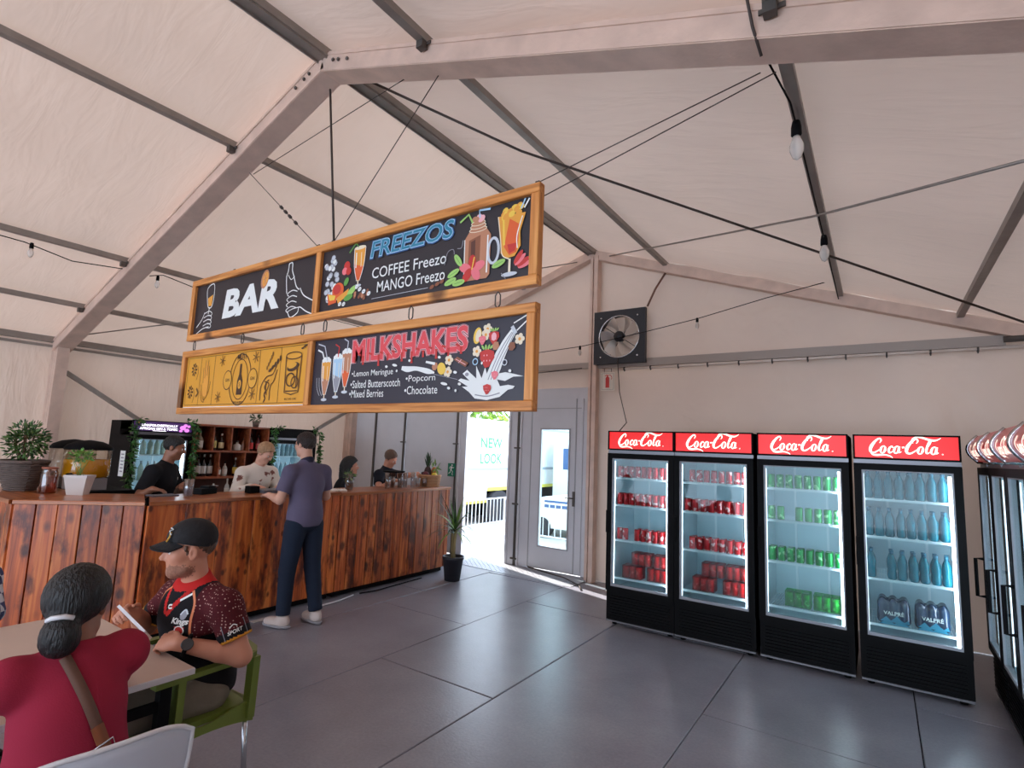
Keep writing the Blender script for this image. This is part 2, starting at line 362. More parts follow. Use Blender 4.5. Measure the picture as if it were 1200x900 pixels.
for a, b in ((-5.63, -5.46), (-4.64, -4.48), (-4.44, -4.28)):
    obj('door_jamb', MB().box((a, YB-.07, 0), (b, YB+.0, 2.44)).box((a+.02, YB-.09, 0), (a+.05, YB-.07, 2.44)), M_PANEL, wb)
obj('panel_post', MB().box((-4.475, YB-.085, 0), (-4.445, YB-.05, 2.44)), M_DSTEEL, wb)
# closed door leaf with a tall glazed slot
d1 = MB(); x0, x1, z0, z1 = -4.28, -3.388, .04, 2.44; a0, a1, b0, b1 = -4.05, -3.60, .36, 2.0; ya, yb_ = YB-.075, YB-.03
for A, B in (((x0, z0), (a0, z1)), ((a1, z0), (x1, z1)), ((a0, z0), (a1, b0)), ((a0, b1), (a1, z1))):
    d1.box((A[0], ya, A[1]), (B[0], yb_, B[1]))
d1 = struct('door_1', d1, M_PANEL)
fr = MB(); t = .02
for A, B in (((a0-t, b0-t), (a0, b1+t)), ((a1, b0-t), (a1+t, b1+t)), ((a0, b0-t), (a1, b0)), ((a0, b1), (a1, b1+t))): fr.box((A[0], ya-.012, A[1]), (B[0], ya, B[1]))
obj('glazing_bead', fr, mat('grey bead', (168, 168, 172), .5), d1)
obj('glass_pane', MB().box((a0, YB-.055, b0), (a1, YB-.049, b1)), M_GLASS, d1)
obj('door_trim', MB().box((x0+.62+.16, ya-.008, z0), (x0+.62+.175, ya, z1)).box((x0+.03, ya-.008, 2.3), (x1-.03, ya, 2.312)).box((x0+.05, ya-.008, z0), (x0+.062, ya, z1)), mat('grey bead', (168,168,172)), d1)
obj('door_handle', MB().box((-3.52, ya-.02, .95), (-3.485, ya, 1.15)).tube([(-3.50, ya-.05, 1.06), (-3.62, ya-.05, 1.06)], .009, 6).tube([(-3.50, ya, 1.06), (-3.50, ya-.05, 1.06)], .009, 6), M_DSTEEL, d1)
# ------------------------------------------------------------------ frame
tn = [0]
def trim(mb, m, **k):
    tn[0] += 1; return obj('trim_%d' % tn[0], mb, m, kind='structure', **k)
UPL = Vector((SL*-1, 0, 1)); UPR = Vector((SL, 0, 1))
for yy in (-2.45, 2.24):
    for side in (-1, 1):
        xe = XL+.06 if side < 0 else XR-.06
        mb = MB(); mb.beam((RX, yy, RZ-.13), (xe, yy, rz_(xe)-.13), .17, .15, (0, 0, 1)); 
        mb.beam((RX, yy-.087, RZ-.198), (xe, yy-.087, rz_(xe)-.198), .006, .012, (0,0,1)); mb.beam((RX, yy-.087, RZ-.075), (xe, yy-.087, rz_(xe)-.075), .012, .02, (0,0,1))
        r_ = trim(mb, M_ALU)
        if yy > 0:
            for xx in (RX+side*.14, RX+side*.2, RX+side*.3):
                obj('bolt', MB().lathe([(.013, 0), (.013, .01), (.006, .014)], 6, (0, 0, 0)), M_DSTEEL, r_)
                b_ = r_.children[-1]; b_.location = (xx, yy-.09, rz_(xx)-.13); b_.rotation_euler = (math.pi/2, 0, 0)
for side in (-1, 1):
    xe = XL+.05 if side < 0 else XR-.05
    trim(MB().beam((RX, YB-.1, RZ-.11), (xe, YB-.1, rz_(xe)-.11), .1, .12, (0, 0, 1)).beam((RX, YB-.155, RZ-.165), (xe, YB-.155, rz_(xe)-.165), .01, .012), M_ALU)
    for yy in (-2.45, 2.24, YB-.1):
        xx = XL+.11 if side < 0 else XR-.11
        c_ = MB()
        for dx in (-.07, 0, .07): c_.box((xx+dx-.03, yy-.07, 0), (xx+dx+.03, yy+.07-abs(dx)*.3, EZ-.1))
        c_.box((xx-.09, yy-.05, 0), (xx+.09, yy+.05, EZ-.1)); 
        if side < 0 or yy < 6: trim(c_, M_ALU)
        if side < 0 and yy > 0: pass
for i, x in enumerate((RX-1.13, RX-3.08, RX-4.13, RX+1.06, RX+2.99, RX+3.98)):
    trim(MB().beam((x, YF, rz_(x)-.06), (x, YB-.05, rz_(x)-.06), .055, .05), M_STEEL)
    for yy in (2.15,):
        trim(MB().box((x-.03, yy-.05, rz_(x)-.13), (x+.02, yy-.005, rz_(x)-.07)).box((x-.05, yy-.012, rz_(x)-.10), (x+.05, yy-.003, rz_(x)-.08)), M_DSTEEL)
trim(MB().beam((RX, YF, RZ-.08), (RX, YB-.05, RZ-.08), .13, .06).beam((RX-.05, YF, RZ-.115), (RX-.05, YB-.05, RZ-.115), .012, .02).beam((RX+.05, YF, RZ-.115), (RX+.05, YB-.05, RZ-.115), .012, .02), M_STEEL)
for x in (XL+.05, XR-.05):
    trim(MB().beam((x, YF, EZ-.04), (x, YB, EZ-.04), .08, .07).beam((x, YF, EZ-.12), (x, YB, EZ-.12), .03, .03), M_STEEL)
# gable centre post and cross rail
trim(MB().box((RX+.0, YB-.17, 0), (RX+.04, YB-.06, RZ-.15)).box((RX+.055, YB-.17, 0), (RX+.115, YB-.06, RZ-.15)).box((RX+.03, YB-.14, 0), (RX+.07, YB-.08, RZ-.15)), M_ALU)
trim(MB().box((RX+.12, YB-.12, 2.85), (1.02, YB-.06, 2.95)), mat('grey rail', (168, 155, 146), .5, .1))
trim(MB().box((XL+.1, YB-.12, 2.86), (RX, YB-.06, 2.94)), mat('grey rail', (168, 155, 146)))
rail = MB().tube([(RX+.16, YB-.1, 2.825), (1.3, YB-.1, 2.835)], .017, 8); rail = trim(rail, mat('pale tube', (236, 222, 212), .35))
for k in range(12):
    xx = RX+.5+k*.36; obj('rail_ring', MB().tube([(xx-.008, YB-.1, 2.827), (xx+.008, YB-.1, 2.827)], .026, 8).box((xx-.006, YB-.105, 2.79), (xx+.006, YB-.095, 2.81)), M_DSTEEL, rail)
trim(MB().tube([(1.0, YB-.16, 2.9), (1.62, YB-.16, 2.9)], .03, 8), M_DSTEEL)
# diagonal braces on the left wall
trim(MB().beam((XL+.14, 2.3, 2.42), (XL+.14, 3.9, 1.42), .05, .05), M_STEEL)
trim(MB().beam((XL+.12, 6.7, 2.35), (XL+.12, 5.1, 1.42), .05, .05), M_STEEL)
# bracing rods and cables
def cable(pts, r, label, name='cable', n=6, m=None):
    return tag(obj(name, MB().tube(pts, r, n), m or M_CABLE), label, 'cable')
cable([(RX+.12, 2.4, RZ-.14), (RX+1.0, 3.32, rz_(RX+1)-.19), (1.7, 6.62, EZ-.13)], .011, 'long brown bracing rod running under the right roof from near ridge to far eave', 'bracing_rod')
cable([(1.6, 2.32, EZ-.02), (-.3, 4.12, rz_(-.3)-.17), (RX+.3, 6.6, rz_(RX+.3)-.1)], .009, 'paler bracing rod crossing the right roof up to the back gable peak', 'bracing_rod', m=M_STEEL)
cable([(XL+.2, 2.3, rz_(XL+.2)-.05), (XL+2.2, 4.1, rz_(XL+2.2)-.17), (RX-.2, 6.6, rz_(RX-.2)-.14)], .008, 'bracing rod rising under the left roof beyond the corner column', 'bracing_rod', m=M_STEEL)
cable([(-4.35, 2.3, 3.95), (-2.4, 2.3, 4.16)], .003, 'thin wire tied between the two rafters just under the peak')
cable([(RX, 2.24, 4.3), (-3.03, 2.2, 3.05)], .008, 'dark rod hanging from the roof peak down to the upper sign', 'hanging_rod')
cable([(-2.2, 2.28, 4.05), (-3.06, 2.21, 3.05)], .003, 'thin wire sloping from the right rafter down to the middle of the upper sign')
t_ = thing('chain_wire', 'thin wire with knotted chain links from left rafter to the upper sign', 'cable', (-3.2, 2.2, 3.05))
p0, p1 = Vector((-4.3, 2.24, 3.92)), Vector((-3.2, 2.2, 3.05)); obj('wire', MB().tube([p0, p1], .003, 6), M_CABLE, t_, True)
for q in (.5, .56, .62, .7): obj('chain_link', MB().tube([p0.lerp(p1, q), p0.lerp(p1, q+.02)], .013, 6), M_CABLE, t_, True)
cable([(-.36, 2.3, 3.33), (-1.4, 2.2, 3.06)], .003, 'upper of two thin wires from right rafter to right end of the upper sign')
cable([(-.30, 2.3, 3.31), (-1.9, 2.3, 2.92)], .003, 'lower of two thin wires passing behind the right end of the upper sign')
cable([(-.42, 2.12, 4.2), (-.40, 2.12, 3.7), (-.36, 2.13, 3.42), (-.34, 2.2, 3.33)], .006, 'dark cord dropping over the right rafter face beside the purlin bracket')
cable([(-2.21, YB-.1, 4.1), (-2.36, YB-.12, 3.86), (-2.46, YB-.13, 3.64)], .014, 'reddish rope holding the top corner of the extractor fan', 'rope', m=mat('rope', (120, 84, 70), .9))
cable([(-2.84, YB-.2, 2.95), (-2.82, YB-.16, 2.5), (-2.7, YB-.2, 2.1), (-2.69, 6.2, 1.9)], .006, 'black power lead hanging from the fan to the leftmost fridge')
cable([(-3.4, YB-.13, 2.86), (-4.4, YB-.12, 2.82), (-5.8, YB-.12, 2.84), (-8.0, YB-.12, 2.85)], .007, 'black cord lying along the rail on the back gable')
# festoon strings
M_BULB = mat('clear bulb', (245, 240, 235), .15, trans=.6)
def festoon(label, pts, bulbs, bulbr=.022, base=None):
    pts = [Vector(p) for p in pts]
    t = thing('festoon_string', label, 'light string', pts[0]); obj('cord', MB().tube(pts, .005, 5), M_BLACKM, t, True)
    for b in bulbs:
        b = Vector(b); k = bulbr/.022
        so = obj('socket', MB().lathe([(.012*k, 0), (.016*k, -.02*k), (.017*k, -.05*k), (.012*k, -.055*k)][::-1], 8, b), M_BLACKM, t, True)
        s = MB().lathe([(.001, -.14*k), (.014*k, -.13*k), (.022*k, -.105*k), (.022*k, -.085*k), (.012*k, -.055*k)], 10, b); s.shift(t.location); obj('bulb', s, M_BULB, t)
    return t
z_ = lambda x: rz_(x)-.1
festoon('black festoon cord with one clear bulb along the left purlin before the rafter', [(-6.35, -.6, z_(-6.4)), (-6.36, 1.0, z_(-6.4)-.02), (-6.36, 1.35, z_(-6.4)-.03), (-6.34, 1.7, z_(-6.4)-.1), (-6.3, 2.1, z_(-6.4)-.06)], [(-6.36, 1.4, z_(-6.4)-.02)])
festoon('black festoon cord with one clear bulb along the left purlin behind the rafter', [(-6.3, 2.35, z_(-6.4)-.06), (-6.36, 2.5, z_(-6.4)), (-6.36, 2.9, z_(-6.4)-.06), (-6.36, 4.2, z_(-6.4)), (-6.36, 6.6, z_(-6.4))], [(-6.36, 2.45, z_(-6.4)-.02)])
pz = rz_(RX+2.99)-.1
festoon('black festoon cord with two oval bulbs down the right purlin', [(-.34, 2.4, pz-.04), (-.3, 2.75, pz-.03), (-.3, 2.95, pz-.02), (-.3, 4.4, pz-.02), (-.3, 5.4, pz-.03), (-.3, 6.5, pz-.05)], [(-.3, 2.98, pz-.0), (-.3, 4.7, pz-.0)], .034)
festoon('sagging festoon cord with two small bulbs passing in front of the extractor fan', [(-.32, YB-.35, 3.62), (-1.0, YB-.3, 3.52), (-1.77, YB-.3, 3.36), (-2.41, YB-.3, 3.26), (-3.34, YB-.28, 3.14), (-4.4, YB-.2, 3.10), (-5.6, YB-.15, 3.08), (-8.0, YB-.15, 3.0)], [(-1.77, YB-.3, 3.37), (-3.36, YB-.28, 3.15)])
# ------------------------------------------------------------------ exit sign, extinguisher sign, fan, ramp
t = thing('exit_sign', 'small green running-man exit sign on the white panel by the doorway', 'sign', (-5.20, 6.0, 1.34))
t.location = (-5.72, YB-.09, 1.33)
obj('board', MB().box((-.075, -.006, -.105), (.075, 0, .105)), mat('exit green', (22, 120, 92), .4), t)
A = {'w': mat('print white', (235, 238, 236), .5)}
a = Art((0, -.006, 0), (1,0,0), (0,0,1), A)
a.ell(.012, .075, .013, .013, 'w'); a.stroke([(.008,.055),(-.008,.0)], .026, 'w', smooth=False); a.stroke([(.005,.05),(.04,.03),(.055,.045)], .011, 'w', smooth=False); a.stroke([(.005,.05),(-.03,.045),(-.04,.015)], .011, 'w', smooth=False)
a.stroke([(-.005,0),(.03,-.025),(.02,-.075),(.038,-.08)], .013, 'w', smooth=False); a.stroke([(-.01,.0),(-.02,-.04),(-.055,-.06)], .013, 'w', smooth=False); a.build('pictogram', t)
t = thing('extinguisher_sign', 'white square sign with red fire extinguisher beside the centre post', 'sign', (-2.99, YB-.16, 2.66))
obj('board', MB().box((-.1, -.008, -.13), (.1, 0, .12)), mat('sign cream', (226, 214, 200), .5), t)
obj('hook', MB().tube([(-.05, -.004, .12), (-.05, -.004, .17)], .004, 6).tube([(.05, -.004, .12), (.05, -.004, .17)], .004, 6), M_DSTEEL, t)
a = Art((0, -.008, 0), (1,0,0), (0,0,1), {'r': mat('print red', (200, 48, 44), .5), 'k': mat('print black', (30, 28, 30), .5)})
a.stroke([(-.085,-.115),(.085,-.115),(.085,.105),(-.085,.105)], .004, 'k', closed=True, smooth=False)
a.poly([(-.03,-.09),(.025,-.09),(.025,.04),(.012,.06),(-.017,.06),(-.03,.04)], 'r'); a.poly([(-.012,.06),(.006,.06),(.006,.08),(-.012,.08)], 'r'); a.stroke([(.0,.075),(.035,.08),(.06,.05),(.055,.02)], .008, 'r'); a.stroke([(-.005,.085),(-.04,.07)], .01, 'r'); a.build('pictogram', t)
# fan
t = thing('extractor_fan', 'square black extractor fan with silver blades high on the back gable', 'fan', (-2.83, YB-.16, 3.255))
R0 = .285; pl_ = MB(); n = 40
for k in range(n):
    for q in (0, 1): pass
def sqp(a, s=.365):
    c, s_ = math.cos(a), math.sin(a); m = max(abs(c), abs(s_)); return (s*c/m, s*s_/m)
vs = []; 
for k in range(n):
    a_ = 2*math.pi*(k+.5)/n; a_ = round(a_/(math.pi/4))*(math.pi/4) if abs(a_/(math.pi/4)-round(a_/(math.pi/4))) < .13 and round(a_/(math.pi/4)) % 2 else a_
    x, z = sqp(a_); ix, iz = R0*math.cos(2*math.pi*(k+.5)/n), R0*math.sin(2*math.pi*(k+.5)/n)
    vs += [(x, -.03, z), (ix, -.03, iz), (x, .03, z), (ix, .06, iz)]
fs = []
for k in range(n):
    a4, b4 = 4*k, 4*((k+1) % n); fs += [(a4, a4+1, b4+1, b4), (a4+1, a4+3, b4+3, b4+1), (a4+2, b4+2, b4+3, a4+3), (a4, b4, b4+2, a4+2)]
M_FAN = mat('fan black', (26, 26, 34), .45)
obj('housing', MB().add(vs, fs), M_FAN, t)
obj('venturi_ring', MB().tube([(R0*math.cos(2*math.pi*k/32), -.032, R0*math.sin(2*math.pi*k/32)) for k in range(33)], .008, 6), M_CHROME, t)
for sx in (-1, 1):
    for sz in (-1, 1): 
        b_ = obj('bolt', MB().lathe([(.014, 0), (.014, .006), (.006, .01)], 8), M_CHROME, t); b_.location = (sx*.26, -.03, sz*.27); b_.rotation_euler = (math.pi/2, 0, 0)
hub = MB().lathe([(.001, -.07), (.06, -.06), (.075, -.03), (.075, .02), (.0, .03)][::-1], 20); hub.v = [(x, z, -y) for x, y, z in hub.v]; obj('hub', hub, M_FAN, t)
bl = MB(); m_ = 8; vs = []
for i in range(m_+1):
    q = i/m_; r = .06+(.268-.06)*q; w_ = .05+.13*q**.8; sw = .35*q; tw = .9-.45*q
    for j in range(4):
        s_ = (j/3-.5); vs.append((r*math.cos(sw+s_*w_/r*math.cos(tw)), -.02+s_*w_*math.sin(tw), r*math.sin(sw+s_*w_/r*math.cos(tw))))
bl.add(vs, [(i*4+j, i*4+j+1, (i+1)*4+j+1, (i+1)*4+j) for i in range(m_) for j in range(3)], 0, True)
M_BLADE = mat('brushed silver blade', (214, 204, 196), .3, .6)
for k in range(6):
    b_ = obj('blade', bl, M_BLADE, t) if k == 0 else b0_.copy()
    if k == 0: b0_ = b_
    else: COL.objects.link(b_)
    b_.rotation_euler = (0, k*math.pi/3+.35, 0)
for k in range(4):
    b_ = obj('guard_wire', MB().tube([(0, .055, 0), (.28, .055, 0)], .005, 5), M_FAN, t); b_.rotation_euler = (0, k*math.pi/2+.6, 0)
# chequer plate ramp at the doorway
rp = MB(); P = [(-4.62, 6.36, 0), (-3.32, 6.22, 0), (-3.30, 6.80, .035), (-5.5, 6.80, .035), (-5.12, 6.36, 0)]
rp = tag(obj('door_ramp', MB().add([(-5.25, 6.32, .003), (-3.28, 6.26, .003), (-3.24, 6.74, .03), (-5.5, 6.78, .03), (-5.25, 6.32, -.0), (-3.28, 6.26, -.0), (-3.24, 6.74, -.0), (-5.5, 6.78, -.0)],
   [(0,1,2,3), (0,4,5,1), (1,5,6,2), (2,6,7,3), (3,7,4,0), (7,6,5,4)]), mat('ramp steel', (176, 176, 182), .38, .5)), 'low chequer plate ramp lying in front of the doorway', 'ramp')
tr_ = MB()
for i in range(46):
    for j in range(11):
        x = -5.2+i*.042; y = 6.34+j*.038; z = .004+.027*(y-6.3)/.45
        if x < -3.3: tr_.beam((x-.009, y-(.009 if (i+j) % 2 else -.009), z), (x+.009, y+(.009 if (i+j) % 2 else -.009), z+.0), .005, .003)
obj('tread_studs', tr_, MATS['ramp steel'], rp, kind='stuff')
cable([(-4.2, 6.70, .045), (-3.5, 6.5, .04), (-3.2, 6.35, .02), (-3.1, 6.2, .012)], .01, 'short dark cable curling over the ramp by the centre post')
# ------------------------------------------------------------------ Coca-Cola script
def coke(a, cx, cz, W, c, slant=.22):
    S = []
    def C(x0):
        return [(x0+12.2,19.5,1),(x0+13.5,23.5,2.2),(x0+11,26.6,2.3),(x0+7,24,3.0),(x0+3,17.5,4.3),(x0+1.2,11,4.6),(x0+2.4,5.6,3.6),(x0+6.5,3.8,2.6),(x0+11.5,6.6,2),(x0+15,10.5,1)]
    S.append(C(0)); S.append([(2.5,4.6,1.5),(6,1.0,2.4),(11,.3,3.2),(17,.7,3.0),(23,.9,2.4),(29,-.4,2.2),(33,-2.4,1.4),(34,-4,.6)])
    def o(x, r=3.4): return [(x+r*.9*math.cos(t), 9.2+5.6*math.sin(t), 2.5-.9*math.cos(2*t)*-1) for t in [math.pi*2*k/10 for k in range(10)]]
    OO = []
    OO.append(o(18.6))
    S.append([(31.5,12.2,1.6),(30,14.6,1.8),(27.4,12.4,2.8),(26.6,8.4,3.2),(28.2,4.6,2.6),(31,5.4,1.7),(33.5,8,1)])
    OO.append(o(37)); S.append([(40.2,14.4,2.4),(39.9,9,2.8),(41,5.0,2.2),(44,6.6,1.2)])
    S.append([(43.5,12.8,2.6),(47,13.4,2.2)])
    X = 49
    S.append(C(X)); S.append([(X+8,20,1),(X+5.5,23.5,1.6),(X+7,27.5,2),(X+12,29.6,2.4),(X+19,28.4,3),(X+26,26.0,3.2),(X+33,24.6,3),(X+38,25.6,2),(X+42,28.6,.8)])
    OO.append(o(X+19.5)); 
    S.append([(X+26.5,12,1),(X+29.5,19,1.8),(X+30.2,24,1.8),(X+28.2,23,2.2),(X+27,14,3),(X+27.6,6,2.8),(X+30,5,1.8),(X+32,7,1)])
    OO.append(o(X+36.5)); S.append([(X+39.8,14.4,2.4),(X+39.4,9,2.8),(X+40.4,5.0,2.2),(X+43,6.2,1.2)])
    k = W/94; f = lambda L: [(cx+(p[0]+slant*(p[1]-13)-47)*k, cz+(p[1]-13)*k*1.05, p[2]*k) for p in L]
    for s_ in S: a.stroke(f(s_), 1, c, sub=5)
    for s_ in OO: a.stroke(f(s_), 1, c, closed=True, sub=3)
    a.ring(cx+48.5*k, cz-9.5*k, .9*k, .9*k, .5*k, c, n=8)
M_CRED = mat('lit red header', (205, 22, 24), .35, emit=.35, ecol=(235, 24, 22))
M_CWHITE = mat('lit white lettering', (250, 240, 225), .4, emit=.6)
M_LINER = mat('cooler liner', (186, 208, 216), .5)
M_SHELF = mat('white wire shelf', (215, 226, 230), .4)
M_TUBE = mat('cool light tube', (235, 240, 255), .3, emit=12.0)
def grid_box(mb, x0, x1, y0, y1, z, n):
    for k in range(n):
        x = x0+(x1-x0)*(k+.5)/n; mb.box((x-.0022, y0, z-.003), (x+.0022, y1, z))
    for y in (y0, (y0+y1)/2, y1-.004): mb.box((x0, y, z-.006), (x1, y+.004, z-.002))
def make_cooler(label, shelves, W=.69, D=.68, H=1.93, curved=False, loops=False, group=None, name='drinks_cooler'):
    t = thing(name, label, 'fridge', group=group); hw = W/2; f0 = .05
    b = MB(); b.box((-hw, f0, .06), (-hw+.03, D, H-.005)).box((hw-.03, f0, .06), (hw, D, H-.005)).box((-hw, D-.03, .06), (hw, D, H-.005)).box((-hw, f0, H-.04), (hw, D, H-.005)).box((-hw, f0, .06), (hw, D, .34)).box((-hw, f0, 1.69), (hw, D, H-.04))
    obj('cabinet', b, M_BLACK, t)
    l = MB(); a, c, d, e, y0 = -hw+.045, hw-.045, .345, 1.685, f0+.005
    l.add([(a,y0,d),(c,y0,d),(c,D-.05,d),(a,D-.05,d),(a,y0,e),(c,y0,e),(c,D-.05,e),(a,D-.05,e)], [(0,1,2,3),(4,7,6,5),(3,2,6,7),(0,3,7,4),(1,5,6,2)])
    obj('liner', l, M_LINER, t)
    st = MB()
    for x in (-.12, .14): st.box((x-.009, D-.058, .36), (x+.009, D-.05, 1.66))
    obj('shelf_standard', st, M_SHELF, t)
    # header
    h = MB(); z0, z1 = 1.735, H
    if curved:
        n = 10; ys = [.02-.07*math.sin(math.pi*k/n) for k in range(n+1)]; zs = [z0+(z1-z0)*k/n for k in range(n+1)]
        vs = [(x, y, z) for y, z in zip(ys, zs) for x in (-hw, hw)]
        h.add(vs, [(2*k, 2*k+1, 2*k+3, 2*k+2) for k in range(n)], 0, True)
        h.add([(-hw, y, z) for y, z in zip(ys, zs)]+[(hw, y, z) for y, z in zip(ys, zs)], [tuple(range(n+1)), tuple(range(n+1, 2*n+2))[::-1]])
        hd = obj('header', h, mat('glossy red header', (176, 20, 26), .3, emit=.1, coat=.3), t)
        e2 = MB()
        e2.tube([(-hw, y-.004, z) for y, z in zip(ys, zs)][::-1]+[(hw, y-.004, z) for y, z in zip(ys, zs)], .012, 6)
        obj('header_trim', e2, M_CHROME, hd)
        ar = Art((0, 0, 0), (1,0,0), (0,0,1), {'w': MATS['lit white lettering']}); coke(ar, 0, z0+.085, W*.6, 'w')
        ar.mb.v = [(x, .02-.07*math.sin(math.pi*min(max((z-z0)/(z1-z0), 0), 1))+y-.001, z) for x, y, z in ar.mb.v]
        ar.build('lettering', hd)
    else:
        h.box((-hw+.008, .012, z0+.008), (hw-.008, f0, z1-.008)); hd = obj('header', h, M_CRED, t)
        e2 = MB().box((-hw, .0, z0), (hw, .03, z0+.012)).box((-hw, .0, z1-.012), (hw, .03, z1)).box((-hw, .0, z0), (-hw+.012, .03, z1)).box((hw-.012, .0, z0), (hw, .03, z1))
        obj('header_trim', e2, M_BLACKM, hd)
        ar = Art((0, .0115, 0), (1,0,0), (0,0,1), {'w': M_CWHITE}); coke(ar, .0, (z0+z1)/2, W*.66, 'w'); ar.build('lettering', hd)
    obj('header_sill', MB().box((-hw, .02, 1.70), (hw, f0, 1.732)).box((-hw+.08, .012, 1.712), (hw-.2, .02, 1.724)), mat('dull steel strip', (120, 118, 122), .35, .7), t)
    # door
    dr = MB(); z0, z1 = .335, 1.70; fw_ = .052
    dr.box((-hw, 0, z0), (-hw+fw_, .045, z1)).box((hw-fw_, 0, z0), (hw, .045, z1)).box((-hw+fw_, 0, z0), (hw-fw_, .045, z0+.045)).box((-hw+fw_, 0, z1-fw_), (hw-fw_, .045, z1))
    dd = obj('door', dr, M_BLACK, t)
    gk = MB(); a, c, d, e = -hw+fw_, hw-fw_, z0+.045, z1-fw_
    gk.box((a, .003, d), (a+.012, .04, e)).box((c-.012, .003, d), (c, .04, e)).box((a+.012, .003, d), (c-.012, .04, d+.02)).box((a+.012, .003, e-.008), (c-.012, .04, e))
    obj('door_gasket', gk, mat('grey gasket', (150, 152, 160), .5), dd)
    obj('glass_pane', MB().box((a, .012, d), (c, .018, e)), M_GLASS, dd)
    if loops: obj('door_handle', MB().tube([(-hw+.05, 0, .72), (-hw+.05, -.05, .72), (-hw+.05, -.05, 1.0), (-hw+.05, 0, 1.0)], .012, 8, smooth=False), M_BLACKM, dd)
    else: obj('door_handle', MB().box((-hw-.003, -.012, .9), (-hw+.03, .0, 1.12)), M_BLACKM, dd)
    obj('light_tube', MB().box((c-.03, .048, .40), (c-.006, .062, 1.62)), M_TUBE, t)
    obj('light_tube', MB().box((a+.004, .056, .40), (a+.014, .062, 1.62)), mat('dim light tube', (235, 240, 255), .3, emit=1.6), t)
    # base
    bs = MB().box((-hw, .03, .05), (hw, .05, .33)); bo = obj('base_panel', bs, M_BLACK, t)
    s0 = obj('grille_slat', MB().box((-hw+.04, .018, .0), (hw-.04, .032, .016)), M_BLACK, bo)
    for k in range(8):
        s1 = s0 if k == 0 else s0.copy()
        if k: COL.objects.link(s1)
        s1.location = (0, 0, .08+k*.027)
    obj('kick_strip', MB().box((-hw+.003, .022, .035), (hw-.003, .04, .05)), mat('dull steel strip', (120, 118, 122)), bo)
    for x in (-hw+.06, hw-.06):
        for y in (.1, D-.1): obj('foot', MB().lathe([(.025, 0), (.025, .02), (.015, .06)], 8, (x, y, 0)), M_BLACKM, t)
    for i, z in enumerate(shelves):
        s = MB().box((-hw+.05, .075, z-.014), (hw-.05, .083, z+.004)); grid_box(s, -hw+.05, hw-.05, .08, D-.08, z, 30)
        obj('shelf', s, M_SHELF, t)
    return t
FY = 5.2; FXS = [(-1.985, .686), (-1.285, .706), (-.555, .69), (.165, .68)]
SH = [1.45, 1.175, .825, .455]
flab = ['leftmost red-headed drinks cooler holding red cans, nearest the centre post', 'second drinks cooler from the centre post, holding red cans', 'drinks cooler holding green cans under a red header', 'drinks cooler full of teal water bottles with navy multipacks at the bottom']
for (x, W), lab, sh in zip(FXS, flab, (SH, SH, SH, [1.42, 1.125, .80, .455])):
    c_ = make_cooler(lab, sh, W=W, group='red-headed coolers along the back wall'); c_.location = (x, FY, 0)
# right-hand row, bowed headers
rl = ['bowed-header cooler farthest into the corner of the right-hand row', 'second bowed-header cooler out from the corner on the right', 'third bowed-header cooler out from the corner on the right', 'nearest bowed-header cooler at the right edge of the photo']
c0 = make_cooler(rl[0], [1.42, 1.19, .97, .74, .5], W=.565, H=1.95, curved=True, loops=True, group='bowed-header coolers along the right wall')
rc = []
for k, lab in enumerate(rl):
    y = 5.37-k*.57
    c_ = c0 if k == 0 else copy_tree(c0, label=lab)
    c_.location = (.64, y, 0); c_.rotation_euler = (0, 0, -math.pi/2); rc.append((.64, y))
# ---- stock
def can_mat(name, c, c2):
    m = mat(name, c, .3, .35); nt = m.node_tree; b = nt.nodes['Principled BSDF']; tc = nt.nodes.new('ShaderNodeTexCoord'); wv = nt.nodes.new('ShaderNodeTexNoise')
    oi = nt.nodes.new('ShaderNodeObjectInfo'); va = nt.nodes.new('ShaderNodeVectorMath'); nt.links.new(tc.outputs['Object'], va.inputs[0]); cm = nt.nodes.new('ShaderNodeCombineXYZ'); nt.links.new(oi.outputs['Random'], cm.inputs[0]); nt.links.new(oi.outputs['Random'], cm.inputs[1]); nt.links.new(cm.outputs[0], va.inputs[1])
    wv.inputs['Scale'].default_value = 22; wv.inputs['Detail'].default_value = 1; nt.links.new(va.outputs[0], wv.inputs['Vector'])
    r = ramp(nt, [(.0, c), (.6, c), (.64, c2), (1, c2)]); nt.links.new(wv.outputs['Fac'], r.inputs[0]); nt.links.new(r.outputs[0], b.inputs['Base Color']); return m
M_CANR = can_mat('red can', (188, 22, 30), (240, 190, 186)); M_CANG = can_mat('green can', (14, 142, 62), (150, 215, 150)); M_CANT = mat('can top', (200, 205, 208), .3, .8)
def can_mb(h=.122, r=.0298, o=(0,0,0), mb=None):
    return (mb or MB()).lathe([(r*.8, 0), (r, .008), (r, h-.012), (r*.82, h), (r*.74, h-.003)], 12, o, ms=[1, 0, 0, 1])
can0 = {}
def can(kind, loc, label, group):
    if kind not in can0: can0[kind] = obj('drink_can', can_mb(), [M_CANR if kind == 'r' else M_CANG, M_CANT]); o = can0[kind]
    else: o = can0[kind].copy(); COL.objects.link(o)
    o.location = loc; o.rotation_euler = (0, 0, random.uniform(0, 6)); tag(o, label, 'can', group); return o
NTH = ['first', 'second', 'third', 'fourth', 'fifth', 'sixth', 'seventh', 'eighth', 'ninth']
shn = ['top shelf', 'second shelf', 'third shelf']
